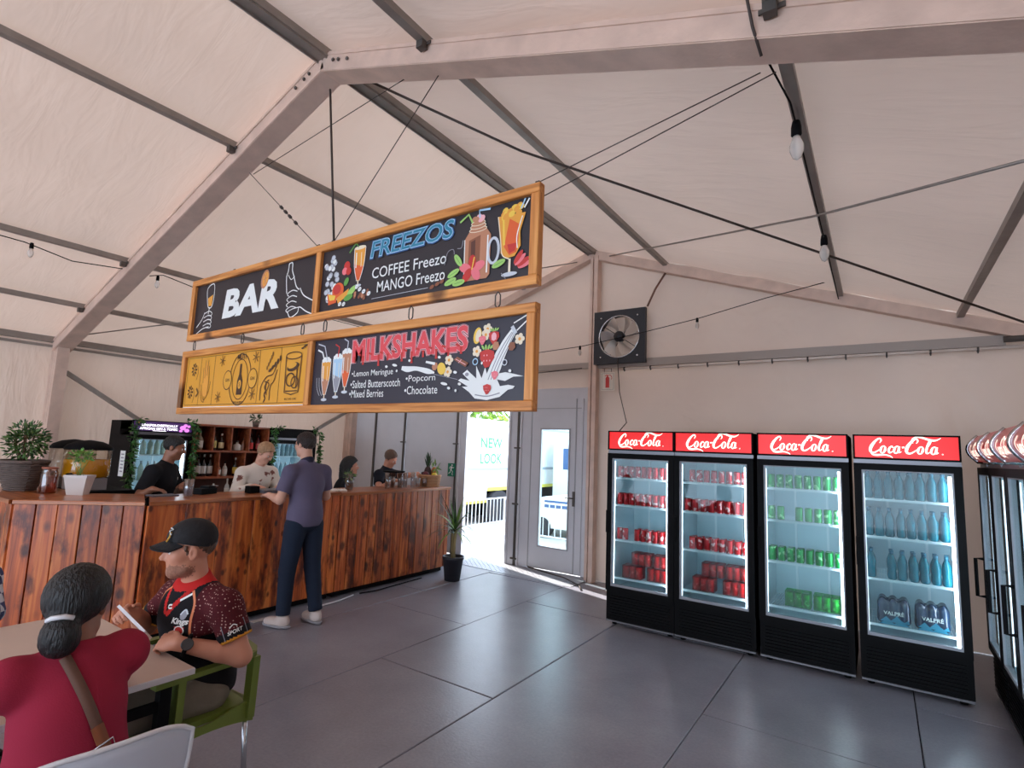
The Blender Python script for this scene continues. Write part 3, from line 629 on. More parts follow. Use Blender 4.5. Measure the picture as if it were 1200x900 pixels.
for fi, kind in ((0, 'r'), (1, 'r'), (2, 'g')):
    X, W = FXS[fi]; col = 'red' if kind == 'r' else 'green'
    where = ['leftmost cooler', 'second cooler', 'green-can cooler'][fi]
    for si in range(3):
        z = SH[si]+.001; n = 9 if fi == 0 else 8; a, b = X-W/2+.095, X+W/2-.095
        rows = [1, 2, 2][si] if fi < 2 else [1, 1, 2][si]
        for rr in range(rows):
            for k in range(n):
                if fi == 0 and si == 2 and k == 2: continue
                if fi == 0 and si == 2 and k < 2 and rr: continue
                if fi == 2 and si == 1 and k in (2,): continue
                x = a+(b-a)*k/(n-1)
                if fi == 1 and si in (0, 2): x = a+.045+(b-a-.045)*k/(n-1)
                lab = '%s drink can, %s from left, %s row, %s of the %s' % (col, NTH[k], 'front' if rr == 0 else 'back', shn[si], where)
                can(kind, (x, FY+.125+rr*.072+random.uniform(-.004, .004), z), lab, '%s cans, %s row, %s, %s' % (col, 'front' if rr == 0 else 'back', shn[si], where))
M_FILM = glass_mat('shrink film', (235, 235, 235), .3, .15)
M_FILMR = glass_mat('red shrink film', (240, 150, 150), .3, .2); M_FILMG = glass_mat('green shrink film', (150, 235, 160), .3, .2)
def can_pack(kind, loc, label, group, nx=3, ny=2):
    t = thing('can_pack', label, 'multipack', loc, group=group); m = MB()
    for i in range(nx):
        for j in range(ny):
            o = obj('can', can_mb(.12, .031), [M_CANR if kind == 'r' else M_CANG, M_CANT], t) if i+j == 0 else o.copy()
            if i+j: COL.objects.link(o)
            o.location = ((i-(nx-1)/2)*.063, .035+j*.063, 0)
    w_ = nx*.0315+.002; obj('shrink_film', MB().box((-w_, .0, .001), (w_, .032*2*ny+.006, .123)), M_FILMR if kind == 'r' else M_FILMG, t); return t
zb = .457
can_pack('r', (-2.10, FY+.11, zb), 'red can multipack at bottom left of the leftmost cooler, lower layer', 'red multipacks in the leftmost cooler')
can_pack('r', (-1.85, FY+.13, zb), 'red can multipack at bottom right of the leftmost cooler, lower layer', 'red multipacks in the leftmost cooler')
can_pack('r', (-2.02, FY+.15, zb+.126), 'red can multipack at bottom left of the leftmost cooler, upper layer', 'red multipacks in the leftmost cooler')
can_pack('r', (-1.80, FY+.15, zb+.126), 'red can multipack at bottom right of the leftmost cooler, upper layer', 'red multipacks in the leftmost cooler')
can_pack('r', (-1.40, FY+.11, zb), 'red can multipack at bottom left of the second cooler, lower layer', 'red multipacks in the second cooler')
can_pack('r', (-1.13, FY+.12, zb), 'red can multipack at bottom right of the second cooler, lower layer', 'red multipacks in the second cooler')
can_pack('r', (-1.33, FY+.17, zb+.126), 'red can multipack at bottom left of the second cooler, upper layer', 'red multipacks in the second cooler')
can_pack('r', (-1.12, FY+.17, zb+.126), 'red can multipack at bottom right of the second cooler, upper layer', 'red multipacks in the second cooler')
can_pack('g', (-.62, FY+.14, zb), 'left green can multipack at the bottom of the green-can cooler', 'green multipacks')
can_pack('g', (-.405, FY+.14, zb), 'right green can multipack at the bottom of the green-can cooler', 'green multipacks')
# water bottles
def teal():
    m = mat('teal bottle', (8, 122, 142), .12, trans=.35, coat=.4); return m
M_TEAL = teal(); M_TEALD = mat('teal cap', (16, 92, 116), .35)
def bottle_mb(h, r, cap=True):
    return MB().lathe([(r*.8, 0), (r, .012), (r*.97, h*.22), (r*.86, h*.3), (r*.98, h*.36), (r, h*.56), (r*.92, h*.66), (r*.42, h*.84), (r*.36, h*.88), (r*.45, h*.885), (r*.45, h)], 12, ms=[0]*8+[1]*2)
wb0 = obj('water_bottle', bottle_mb(.222, .031), [M_TEAL, M_TEALD]); first = True
X, W = FXS[3]; shz = [1.42, 1.125, .80]
for si in range(3):
    for rr in range(2):
        for k in range(8):
            if si == 2 and k == 1: continue
            o = wb0 if first else wb0.copy()
            if not first: COL.objects.link(o)
            first = False
            o.location = (X-.25+k*.0685+random.uniform(-.004, .004), FY+.13+rr*.08, shz[si]+.001)
            tag(o, 'teal water bottle, %s from left, %s row, %s of the bottle cooler' % (NTH[k], 'front' if rr == 0 else 'back', shn[si]), 'bottle', 'teal bottles, %s row, %s' % ('front' if rr == 0 else 'back', shn[si]))
M_NAVY = mat('navy shrink wrap', (14, 40, 70), .22, coat=.6, var=.3, vscale=9)
def water_pack(x, label):
    t = thing('water_pack', label, 'multipack', (x, FY+.12, .457), group='navy water multipacks')
    s = SDF(.008); 
    for i in range(3):
        for j in range(2): s.cone((x-.07+i*.07, FY+.16+j*.07, .49), (x-.07+i*.07, FY+.16+j*.07, .60), .04, .036, .025)
        s.cone((x-.07+i*.07, FY+.16, .63), (x-.07+i*.07, FY+.23, .64), .022, .022, .03)
    sdf_obj('wrap', s, M_NAVY, t)
    ar = Art((0, -.004, 0), (1,0,0), (0,0,1), {'w': mat('print white', (235,238,236)), 'b': mat('print blue', (40, 130, 160), .4)})
    ar.poly([(-.09,.02),(-.05,.06),(-.02,.03),(.02,.07),(.06,.025),(.09,.05),(.1,.02)], 'b'); ar.poly([(-.1,.0),(-.04,.035),(.0,.012),(.05,.04),(.1,.0)], 'b')
    ar.text('VALPRÉ', 0, .09, 'w', w=.13, bold=.01); ar.text('SPRING WATER', 0, .071, 'w', w=.06); ar.build('print', t); return t
water_pack(.05, 'left navy water multipack on the bottom shelf of the bottle cooler'); water_pack(.29, 'right navy water multipack on the bottom shelf of the bottle cooler')
# stock seen through the right-hand coolers
M_GB = mat('pale green bottle', (120, 178, 168), .15, trans=.4)
gb0 = None
for ci_, (x, y) in enumerate(rc[1:], 1):
    for si, z in enumerate([1.42, 1.19, .97, .74]):
        for k in range(6):
            o = gb0.copy() if gb0 else obj('glass_bottle', bottle_mb(.19, .03), [M_GB, M_CANT])
            if gb0: COL.objects.link(o)
            gb0 = gb0 or o
            o.location = (x+.14, y-.2+k*.078, z+.001)
            tag(o, 'pale green bottle, %s along the %s, %s bowed-header cooler' % (NTH[k], ['top shelf', 'second shelf', 'third shelf', 'fourth shelf'][si], ['', 'second', 'third', 'nearest'][ci_]), 'bottle', 'pale bottles, shelf %d, %s bowed cooler' % (si+1, ['', 'second', 'third', 'nearest'][ci_]))
# ------------------------------------------------------------------ hanging signs
def wood(name, c1, c2, c3, grain=(30, 30, 1.6), rough=.5, knots=0, burn=0, rel=.3):
    if name in MATS: return MATS[name]
    m = bpy.data.materials.new(name); m.use_nodes = True; nt = m.node_tree; b = nt.nodes['Principled BSDF']; L = nt.links.new
    tc = nt.nodes.new('ShaderNodeTexCoord'); oi = nt.nodes.new('ShaderNodeObjectInfo'); cx_ = nt.nodes.new('ShaderNodeCombineXYZ')
    ml = nt.nodes.new('ShaderNodeMath'); ml.operation = 'MULTIPLY'; ml.inputs[1].default_value = 37.0; L(oi.outputs['Random'], ml.inputs[0])
    for k in range(3): L(ml.outputs[0], cx_.inputs[k])
    va = nt.nodes.new('ShaderNodeVectorMath'); L(tc.outputs['Object'], va.inputs[0]); L(cx_.outputs[0], va.inputs[1])
    mp = nt.nodes.new('ShaderNodeMapping'); mp.inputs['Scale'].default_value = grain; L(va.outputs[0], mp.inputs[0])
    n = nt.nodes.new('ShaderNodeTexNoise'); n.inputs['Scale'].default_value = 1.0; n.inputs['Detail'].default_value = 6; n.inputs['Distortion'].default_value = .5; L(mp.outputs[0], n.inputs['Vector'])
    r = ramp(nt, [(.32, c1), (.5, c2), (.68, c3)]); L(n.outputs['Fac'], r.inputs[0]); out = r.outputs[0]
    rv = nt.nodes.new('ShaderNodeMapRange'); L(oi.outputs['Random'], rv.inputs[0]); rv.inputs[3].default_value = 1-rel; rv.inputs[4].default_value = 1+rel*.7
    sc_ = nt.nodes.new('ShaderNodeVectorMath'); sc_.operation = 'SCALE'; L(out, sc_.inputs[0]); L(rv.outputs[0], sc_.inputs['Scale']); out = sc_.outputs[0]
    if burn:
        mp2 = nt.nodes.new('ShaderNodeMapping'); mp2.inputs['Scale'].default_value = (burn, burn, 2.6); L(va.outputs[0], mp2.inputs[0])
        n2 = nt.nodes.new('ShaderNodeTexNoise'); n2.inputs['Scale'].default_value = 1.0; n2.inputs['Detail'].default_value = 5; n2.inputs['Roughness'].default_value = .62; L(mp2.outputs[0], n2.inputs['Vector'])
        r2_ = ramp(nt, [(.28, (44, 36, 42)), (.38, (120, 88, 74)), (.5, (255, 255, 255))]); L(n2.outputs['Fac'], r2_.inputs[0])
        mx = nt.nodes.new('ShaderNodeMixRGB'); mx.blend_type = 'MULTIPLY'; mx.inputs[0].default_value = .9; L(out, mx.inputs[1]); L(r2_.outputs[0], mx.inputs[2]); out = mx.outputs[0]
    if knots:
        mp3 = nt.nodes.new('ShaderNodeMapping'); mp3.inputs['Scale'].default_value = (knots, knots, knots*.6); L(va.outputs[0], mp3.inputs[0])
        vo = nt.nodes.new('ShaderNodeTexVoronoi'); vo.inputs['Scale'].default_value = 1.0; L(mp3.outputs[0], vo.inputs['Vector'])
        r3 = ramp(nt, [(.0, (40, 20, 16)), (.1, (70, 36, 24)), (.2, (255, 255, 255))]); L(vo.outputs['Distance'], r3.inputs[0])
        mx = nt.nodes.new('ShaderNodeMixRGB'); mx.blend_type = 'MULTIPLY'; mx.inputs[0].default_value = .8; L(out, mx.inputs[1]); L(r3.outputs[0], mx.inputs[2]); out = mx.outputs[0]
    L(out, b.inputs['Base Color']); b.inputs['Roughness'].default_value = rough
    bp = nt.nodes.new('ShaderNodeBump'); bp.inputs['Strength'].default_value = .2; bp.inputs['Distance'].default_value = .004; L(n.outputs['Fac'], bp.inputs['Height']); L(bp.outputs[0], b.inputs['Normal'])
    MATS[name] = m; return m
M_PINEH = wood('pine rail', (176, 104, 44), (214, 140, 70), (232, 164, 92), grain=(2, 40, 40), rel=.08, knots=2.2)
M_PINEV = wood('pine stile', (176, 104, 44), (214, 140, 70), (232, 164, 92), grain=(40, 40, 2), rel=.08, knots=2.2)
PAL = dict(white=(232,228,232), cream=(236,222,196), grey=(150,150,160), dark=(34,30,38), yellow=(240,200,80), amber=(232,160,60), orange=(226,96,44), red=(214,52,58), pink=(236,120,130), mred=(226,76,84), lpink=(240,180,186),
   blue=(96,168,214), lblue=(170,206,232), dblue=(50,96,150), green=(96,160,72), lgreen=(160,206,110), brown=(140,84,58), lbrown=(190,130,98), choc=(92,52,40), ginink=(70,42,16), ginline=(120,80,24), ochre=(222,160,52), pale=(200,206,214))
PM = {k: mat('print '+k, v, .5) for k, v in PAL.items()}
SY = 2.2
def sign_unit(name, label, x0, x1, z0, z1, xm):
    t = thing(name, label, 'sign', (0, SY, z0)); t.location = ((x0+x1)/2, SY, z0); f = .052
    for A, B, m in (((x0, z0), (x1, z0+f), M_PINEH), ((x0, z1-f), (x1, z1), M_PINEH), ((x0, z0+f), (x0+f, z1-f), M_PINEV), ((x1-f, z0+f), (x1, z1-f), M_PINEV), ((xm-f/2, z0+f), (xm+f/2, z1-f), M_PINEV)):
        c = ((A[0]+B[0])/2, SY, (A[1]+B[1])/2); w_, h_ = (B[0]-A[0])/2, (B[1]-A[1])/2; e = .004
        mb = MB().add([(-w_,-.022,-h_),(w_,-.022,-h_),(w_,-.022,h_),(-w_,-.022,h_),(-w_,.022,-h_),(w_,.022,-h_),(w_,.022,h_),(-w_,.022,h_),(-w_+e,-.026,-h_+e),(w_-e,-.026,-h_+e),(w_-e,-.026,h_-e),(-w_+e,-.026,h_-e)],
            [(8,9,10,11),(0,1,9,8),(1,2,10,9),(2,3,11,10),(3,0,8,11),(4,7,6,5),(0,4,5,1),(1,5,6,2),(2,6,7,3),(3,7,4,0)])
        o = obj('frame_rail', mb, m, t); o.location = Vector(c)-t.location
    return t
M_SBLK = mat('chalkboard black', (38, 33, 40), .45)
up_ = sign_unit('hanging_sign', 'upper hanging sign in a pine frame reading BAR and FREEZOS', -4.93, -1.37, 2.515, 3.05, -3.155)
lo_ = sign_unit('hanging_sign', 'lower hanging sign in a pine frame with yellow gin panel and MILKSHAKES', -4.97, -1.37, 1.885, 2.425, -3.165)
def sboard(t, x0, x1, z0, z1, m, y=SY): return obj('sign_board', MB().box((x0, y, z0), (x1, y+.012, z1)), m, t, True)
sboard(up_, -4.88, -3.18, 2.565, 3.0, M_SBLK); sboard(up_, -3.13, -1.42, 2.565, 3.0, M_SBLK)
sboard(lo_, -3.14, -1.42, 1.935, 2.375, mat('chalkboard navy', (42, 40, 54), .4))
sboard(lo_, -4.92, -3.19, 1.935, 2.375, M_BLACKM, SY+.012); sboard(lo_, -4.905, -3.2, 1.945, 2.372, mat('ochre print', (224, 158, 48), .5), SY-.004)
sboard(lo_, -4.905, -3.2, 1.937, 1.945, PM['white'], SY-.005)
def art(y): return Art((0, y, 0), (1,0,0), (0,0,1), PM)
# BAR board
a = art(SY)
a.text('BAR', -4.02, 2.785, 'white', h=.24, w=.80, shear=.12, bold=.045)
a.ell(-3.835, 2.915, .05, .075, 'lbrown', -.3); a.ell(-3.83, 2.915, .036, .058, 'amber', -.3); 
for k in range(6): a.stroke([(-3.83,2.915),(-3.83+.03*math.cos(k+.2),2.915+.05*math.sin(k+.2))], .006, 'lbrown', smooth=False)
a.stroke([(-4.70,2.96),(-4.60,2.985),(-4.585,2.86),(-4.61,2.79),(-4.66,2.79),(-4.69,2.86)], .008, 'white', closed=True); a.poly([(-4.682,2.87),(-4.60,2.895),(-4.61,2.80),(-4.66,2.80)], 'amber'); a.stroke([(-4.64,2.79),(-4.65,2.73)], .01, 'white', smooth=False)
for k in range(4): a.stroke([(-4.72+.0*k,2.74-.035*k),(-4.64,2.755-.035*k),(-4.59,2.735-.035*k),(-4.60,2.715-.035*k),(-4.66,2.72-.035*k)], .007, 'white')
a.stroke([(-4.71,2.75),(-4.75,2.69),(-4.83,2.63)], .007, 'white'); a.stroke([(-4.62,2.62),(-4.72,2.61),(-4.82,2.575)], .007, 'white')
a.stroke([(-3.53,2.985),(-3.49,2.985),(-3.485,2.93),(-3.46,2.88),(-3.42,2.80),(-3.38,2.77)], .009, 'white'); a.stroke([(-3.53,2.985),(-3.535,2.93),(-3.55,2.88),(-3.53,2.76)], .009, 'white'); a.stroke([(-3.53,2.9),(-3.49,2.86),(-3.45,2.88)], .006, 'white')
for k in range(4): a.stroke([(-3.40,2.76-.04*k),(-3.46,2.775-.04*k),(-3.52,2.755-.04*k),(-3.50,2.735-.04*k)], .007, 'white')
a.stroke([(-3.37,2.78),(-3.32,2.72),(-3.20,2.665)], .008, 'white'); a.stroke([(-3.50,2.62),(-3.46,2.575),(-3.38,2.60),(-3.36,2.64),(-3.28,2.60),(-3.2,2.57)], .008, 'white'); a.stroke([(-3.5,2.62),(-3.44,2.635),(-3.36,2.64)], .006, 'white')
a.build('lettering', up_, True)
# FREEZOS board
a = art(SY)
R2 = random.Random(3)
for k in range(46):
    x = -3.09+R2.random()*.15; z = 2.64+R2.random()*.30; 
    if (x+3.09) < .17-(z-2.64)*.25: a.ell(x, z, .021, .019, 'pale' if k % 3 else 'white', n=8); a.ring(x, z, .021, .019, .004, 'grey', n=8)
def cup(x, zt, zb, w, c1, c2, stem=True, froth='cream'):
    h = zt-zb; a.poly([(x-w,zt),(x-w*.85,zt-h*.45),(x-w*.3,zb+h*.16),(x+w*.3,zb+h*.16),(x+w*.85,zt-h*.45),(x+w,zt)], c1)
    a.poly([(x-w*.85,zt-h*.4),(x-w*.7,zt-h*.62),(x-w*.25,zb+h*.18),(x+w*.25,zb+h*.18),(x+w*.8,zt-h*.5)], c2)
    a.stroke([(x-w*.6,zt-h*.1),(x-w*.55,zt-h*.5)], w*.16, 'white'); a.stroke([(x+w*.3,zt-h*.12),(x+w*.35,zt-h*.5)], w*.1, froth)
    a.stroke([(x-w,zt),(x-w*.85,zt-h*.45),(x-w*.25,zb+h*.15)], .005, 'white'); a.stroke([(x+w,zt),(x+w*.85,zt-h*.45),(x+w*.25,zb+h*.15)], .005, 'white')
    if stem: a.stroke([(x,zb+h*.17),(x,zb+.01)], w*.2, 'cream', smooth=False); a.ell(x, zb+.008, w*.62, .01, 'pale')
cup(-2.745, 2.96, 2.70, .055, 'amber', 'orange'); a.ell(-2.745, 2.963, .056, .013, 'cream')
a.stroke([(-2.76,2.97),(-2.79,3.0),(-2.85,2.945)], .011, 'green', smooth=False)
a.ell(-2.865, 2.86, .03, .03, 'red'); a.ell(-2.885, 2.825, .026, .026, 'pink'); a.ell(-2.845, 2.82, .026, .026, 'red')
a.ell(-2.94, 2.70, .06, .055, 'orange'); a.ell(-2.95, 2.71, .04, .035, 'red'); a.poly([(-3.05,2.69),(-2.95,2.67),(-2.95,2.62),(-3.03,2.61)], 'orange'); a.poly([(-3.04,2.685),(-2.96,2.668),(-2.97,2.64),(-3.02,2.64)], 'yellow')
a.poly([(-2.95,2.65),(-2.83,2.70),(-2.83,2.66),(-2.93,2.61)], 'amber'); a.ell(-2.80, 2.68, .05, .022, 'lgreen', .6); a.ell(-2.83, 2.64, .045, .02, 'green', .2); a.ell(-2.86, 2.75, .03, .02, 'green', 1)
for k in range(16): a.ell(-2.77+R2.random()*.13, 2.615+R2.random()*.05, .014, .011, 'brown' if k % 3 else 'lbrown', R2.random()*3, n=8)
for x, z in ((-2.91,2.605),(-2.87,2.6),(-2.72,2.68),(-2.68,2.66),(-2.63,2.64),(-2.75,2.70)): a.ell(x, z, .018, .014, 'white', .5, n=9); a.stroke([(x-.01,z),(x+.01,z)], .003, 'grey', smooth=False)
a.text('FREEZOS', -2.29, 2.925, 'dblue', w=.715, h=.125, shear=.15, bold=.055, rot=.01); a.text('FREEZOS', -2.292, 2.928, 'lblue', w=.70, h=.115, shear=.15, bold=.035, rot=.01); a.text('FREEZOS', -2.292, 2.928, 'blue', w=.69, h=.105, shear=.15, bold=.012, rot=.01)
a.text('COFFEE Freezo', -2.30, 2.765, 'white', w=.62, h=.07, bold=.004); a.text('MANGO Freezo', -2.275, 2.67, 'white', w=.56, h=.07, bold=.004)
a.stroke([(-2.60,2.60),(-2.12,2.605)], .003, 'pale', smooth=False)
for x in (-2.09,-2.05,-2.015): a.ell(x, 2.605+.3*(x+2.09), .018, .012, 'brown', .4, n=9)
# jar mug
a.poly([(-1.85,2.62),(-1.86,2.84),(-1.83,2.88),(-1.71,2.88),(-1.68,2.84),(-1.68,2.62),(-1.70,2.60),(-1.83,2.60)], 'lbrown'); a.poly([(-1.83,2.63),(-1.83,2.83),(-1.75,2.85),(-1.75,2.62)], 'brown'); a.poly([(-1.81,2.65),(-1.815,2.82),(-1.785,2.83),(-1.78,2.64)], 'choc')
a.ring(-1.66, 2.745, .035, .07, .016, 'pale'); a.stroke([(-1.70,2.63),(-1.70,2.84)], .008, 'white', smooth=False); a.stroke([(-1.855,2.62),(-1.86,2.84)], .006, 'white', smooth=False)
for k in range(3): a.ell(-1.77, 2.885+.018*k, .06-.006*k, .014, 'lbrown'); a.ring(-1.77, 2.885+.018*k, .06-.006*k, .014, .004, 'cream')
for k in range(8): a.ell(-1.81+R2.random()*.08, 2.935+R2.random()*.028, .02, .016, 'lpink' if k % 2 else 'lbrown', n=9)
a.stroke([(-1.81,2.93),(-1.84,2.985),(-1.90,2.95)], .012, 'lgreen', smooth=False); a.stroke([(-1.76,2.95),(-1.765,2.992),(-1.69,2.985)], .012, 'lblue', smooth=False)
# tall glass
a.poly([(-1.635,2.925),(-1.615,2.80),(-1.61,2.72),(-1.575,2.685),(-1.52,2.69),(-1.485,2.74),(-1.49,2.82),(-1.46,2.915)], 'amber'); a.poly([(-1.56,2.90),(-1.59,2.75),(-1.555,2.70),(-1.51,2.71),(-1.50,2.78),(-1.50,2.86)], 'orange'); a.poly([(-1.57,2.76),(-1.555,2.71),(-1.52,2.72),(-1.51,2.76)], 'red')
a.stroke([(-1.60,2.9),(-1.59,2.76)], .012, 'yellow'); a.stroke([(-1.48,2.90),(-1.51,2.80),(-1.505,2.73)], .006, 'white'); a.stroke([(-1.635,2.925),(-1.615,2.80),(-1.60,2.71),(-1.555,2.68)], .006, 'cream')
for k in range(15): a.ell(-1.615+R2.random()*.13, 2.915+R2.random()*.06*(1-abs(k-7)/12), .022, .017, 'yellow' if k % 2 else 'amber', R2.random(), n=9)
a.stroke([(-1.49,2.94),(-1.465,2.99)], .009, 'lblue', smooth=False); a.stroke([(-1.47,2.94),(-1.44,2.985)], .009, 'white', smooth=False)
a.stroke([(-1.55,2.68),(-1.55,2.60)], .014, 'cream', smooth=False); a.ell(-1.55, 2.597, .05, .012, 'pale')
for an in range(5): a.ell(-1.80+.05*math.cos(an*1.257+.3), 2.665+.038*math.sin(an*1.257+.3), .042, .026, 'red' if an % 2 else 'pink', an*1.257+.3)
a.stroke([(-1.80,2.66),(-1.785,2.73)], .007, 'yellow'); 
for x, z, r_ in ((-1.90,2.73,2.2),(-1.93,2.66,.4),(-1.95,2.615,.3),(-1.89,2.60,.1),(-1.62,2.665,.3)): a.ell(x, z, .045, .018, 'lgreen', r_); a.stroke([(x-.03*math.cos(r_),z-.03*math.sin(r_)),(x+.03*math.cos(r_),z+.03*math.sin(r_))], .003, 'green', smooth=False)
for an in range(4): a.ell(-1.475+.02*math.cos(an), 2.655+.015*an-.02, .042, .014, 'red' if an % 2 else 'pink', .3+an*.2)
a.stroke([(-2.0,2.72),(-1.98,2.79),(-1.94,2.80),(-1.93,2.77)], .004, 'grey'); a.stroke([(-1.91,2.80),(-1.88,2.80),(-1.87,2.84)], .004, 'grey'); a.stroke([(-1.60,2.61),(-1.57,2.575)], .004, 'grey')
a.build('artwork', up_, True)
# MILKSHAKES board
a = art(SY)
for x, c1, c2, st in ((-2.80,'lbrown','orange','lbrown'), (-2.885,'lblue','grey','lpink'), (-3.0,'amber','lbrown','cream')):
    zt = {-2.80:2.27, -2.885:2.24, -3.0:2.225}[x]; cup(x, zt, zt-.26, .047, c1, c2)
    for k in range(5): a.ell(x-.03+k*.015, zt+.008+.01*(k % 2), .018, .014, 'white', n=9)
    if x > -2.95: a.stroke([(x,zt+.01),(x+.005,zt+.075),(x-.035,zt+.095)], .009, 'red' if x < -2.85 else 'pale', smooth=False)
a.stroke([(-3.02,2.23),(-3.05,2.29),(-3.10,2.31)], .012, 'white', smooth=False); a.stroke([(-2.99,2.23),(-3.03,2.33),(-3.10,2.35)], .009, 'pale', smooth=False)
for dx in (0, .025): a.stroke([(-3.09+dx,2.12),(-3.08+dx,2.05),(-3.05+dx,2.0)], .004, 'pale')
for bld, c, dz in ((.095,'lpink',0),(.075,'choc',0),(.055,'lpink',0),(.035,'mred',0)): a.text('MILKSHAKES', -2.275, 2.28, c, w=.93+.25*bld, h=.135+.25*bld, bold=bld, rot=.012)
for k, x in enumerate((-2.72,-2.64,-2.5,-2.42,-2.3,-2.22,-2.13,-2.03,-1.94,-1.85)):
    a.stroke([(x,2.24,.02),(x,2.215,.014),(x+.002,2.20-.015*(k % 3),.017)], 1, 'red'); 
for k in range(9): a.stroke([(-2.69+k*.1,2.255),(-2.66+k*.1,2.245)], .012, 'red')
for bx, z, s_, w_ in ((-2.735,2.125,'•Lemon Meringue',.37),(-2.74,2.063,'•Salted Butterscotch',.44),(-2.745,2.003,'•Mixed Berries',.31),(-2.255,2.075,'•Popcorn',.23),(-2.26,2.012,'•Chocolate',.255)): a.text(s_, bx, z, 'white', w=w_, h=.048, align='LEFT', bold=.003)
# milk jug pour and splash
a.poly([(-1.83,2.02),(-1.78,1.99),(-1.74,1.955),(-1.66,1.945),(-1.58,1.96),(-1.53,1.995),(-1.50,2.0),(-1.49,2.012),(-1.53,2.02),(-1.58,2.015),(-1.60,2.05),(-1.55,2.04),(-1.50,2.06),(-1.44,2.06),(-1.50,2.075),(-1.55,2.085),(-1.60,2.08),(-1.63,2.11),(-1.66,2.06),(-1.68,2.12),(-1.70,2.06),(-1.74,2.13),(-1.735,2.06),(-1.80,2.11),(-1.83,2.09),(-1.78,2.05),(-1.84,2.065),(-1.86,2.055),(-1.79,2.02)], 'white')
a.stroke([(-1.505,2.30,.035),(-1.55,2.24,.05),(-1.59,2.17,.065),(-1.62,2.10,.07),(-1.66,2.03,.06)], 1, 'white'); 
for dx in (-.018, 0, .018): a.stroke([(-1.51+dx*.5,2.29),(-1.555+dx,2.22),(-1.60+dx,2.14),(-1.64+dx,2.05)], .005, 'grey')
a.stroke([(-1.52,2.32),(-1.495,2.28)], .02, 'pale', smooth=False); a.stroke([(-1.51,2.335),(-1.43,2.37)], .007, 'white', smooth=False); a.stroke([(-1.49,2.295),(-1.425,2.345)], .007, 'white', smooth=False)
a.stroke([(-1.74,1.975),(-1.66,1.965),(-1.58,1.98)], .006, 'grey'); a.ell(-1.80,2.085,.013,.01,'grey')
a.ell(-1.74, 2.29, .026, .045, 'yellow', -.2); a.ell(-1.735, 2.29, .017, .034, 'cream', -.2)
def pop(x, z):
    for q in range(5): a.ell(x+.018*math.cos(q*1.26), z+.018*math.sin(q*1.26), .013, .013, 'cream', n=9)
    a.ell(x, z, .009, .009, 'amber', n=8)
for p_ in ((-1.675,2.32),(-1.685,2.29),(-1.74,2.205),(-1.47,2.25),(-1.93,2.17),(-1.935,2.105)): pop(*p_)
def berry(x, z, r, leaf=True, c='red'):
    a.poly([(x-r,z+r*.6),(x-r*.9,z-r*.2),(x-r*.2,z-r*1.2),(x+r*.3,z-r*1.1),(x+r,z-r*.1),(x+r*.9,z+r*.6),(x,z+r*.9)], c)
    if leaf:
        for q in range(4): a.ell(x-r*.6+q*r*.4, z+r*1.1, r*.32, r*.14, 'lgreen', 2.2-q*.5, n=8)
    for q in range(5): a.ell(x-r*.4+(q % 3)*r*.4, z-r*.4+(q//3)*r*.6, r*.07, r*.1, 'lpink', n=6)
berry(-1.67, 2.17, .048); berry(-1.63, 2.275, .034); a.ell(-1.63,2.275,.016,.022,'lpink'); berry(-1.705, 2.265, .024, False, 'pink'); berry(-1.615, 2.075, .022, False, 'pink'); berry(-1.66, 2.005, .026, False)
for x, z in ((-1.615,2.225),(-1.515,2.215),(-2.03,2.14)): a.poly([(x-.022,z),(x-.01,z+.022),(x+.016,z+.02),(x+.022,z-.006),(x+.006,z-.022),(x-.014,z-.02)], 'brown' if x > -1.6 else 'lbrown')
a.ring(-1.745, 2.15, .016, .016, .006, 'lblue'); a.ring(-1.555, 2.135, .014, .014, .005, 'pale'); a.ell(-1.98, 2.125, .03, .035, 'yellow', .4)
a.poly([(-1.895,2.17),(-1.87,2.185),(-1.79,2.145),(-1.81,2.125)], 'brown'); a.stroke([(-1.88,2.172),(-1.81,2.138)], .004, 'lpink', smooth=False); a.stroke([(-1.84,2.168),(-1.86,2.15)], .004, 'lpink', smooth=False)
a.stroke([(-2.29,2.145,.022),(-2.24,2.135,.034),(-2.17,2.135,.024),(-2.08,2.115,.03),(-2.03,2.105,.008)], 1, 'white'); a.stroke([(-2.10,2.17,.012),(-2.03,2.155,.016)], 1, 'white')
for x, z, rx in ((-2.35,2.165,.022),(-2.42,2.16,.012),(-2.33,2.13,.008),(-2.23,2.185,.01),(-1.88,2.10,.014),(-1.955,2.04,.026),(-1.92,2.015,.012),(-1.87,2.0,.008),(-2.0,2.19,.012),(-1.52,2.09,.01),(-1.70,2.14,.006),(-1.845,2.035,.012)): a.ell(x, z, rx, .008, 'white', -.2, n=9)
a.stroke([(-2.05,2.10),(-1.86,2.06)], .003, 'grey', smooth=False)
a.build('artwork', lo_, True)
# gin panel
a = art(SY-.004)
for x in (-4.71,-4.50,-4.41,-3.72,-3.49): pass
def panel_line(x): a.stroke([(x,1.96),(x,2.36)], .005, 'ginink', smooth=False)
for x in (-4.88,-4.66,-4.44,-3.79,-3.52,-3.215): panel_line(x)
for z in (1.96,2.36): a.stroke([(-4.88,z),(-3.215,z)], .004, 'ginink', smooth=False)
for cx_, cz in ((-4.77,2.26),(-4.80,2.07)):
    for k in range(9): a.ell(cx_+.035*math.cos(k*.7), cz+.045*math.sin(k*.7), .014, .009, 'ginink', k*.7, n=7)
    a.ring(cx_, cz, .02, .028, .006, 'ginink'); a.ell(cx_, cz, .007, .01, 'ginink', n=8)
    a.stroke([(cx_+.05,cz-.09),(cx_+.07,cz-.03),(cx_+.05,cz+.03)], .006, 'ginline')
a.stroke([(-4.70,2.03),(-4.67,2.06),(-4.70,2.1)], .02, 'ginline')
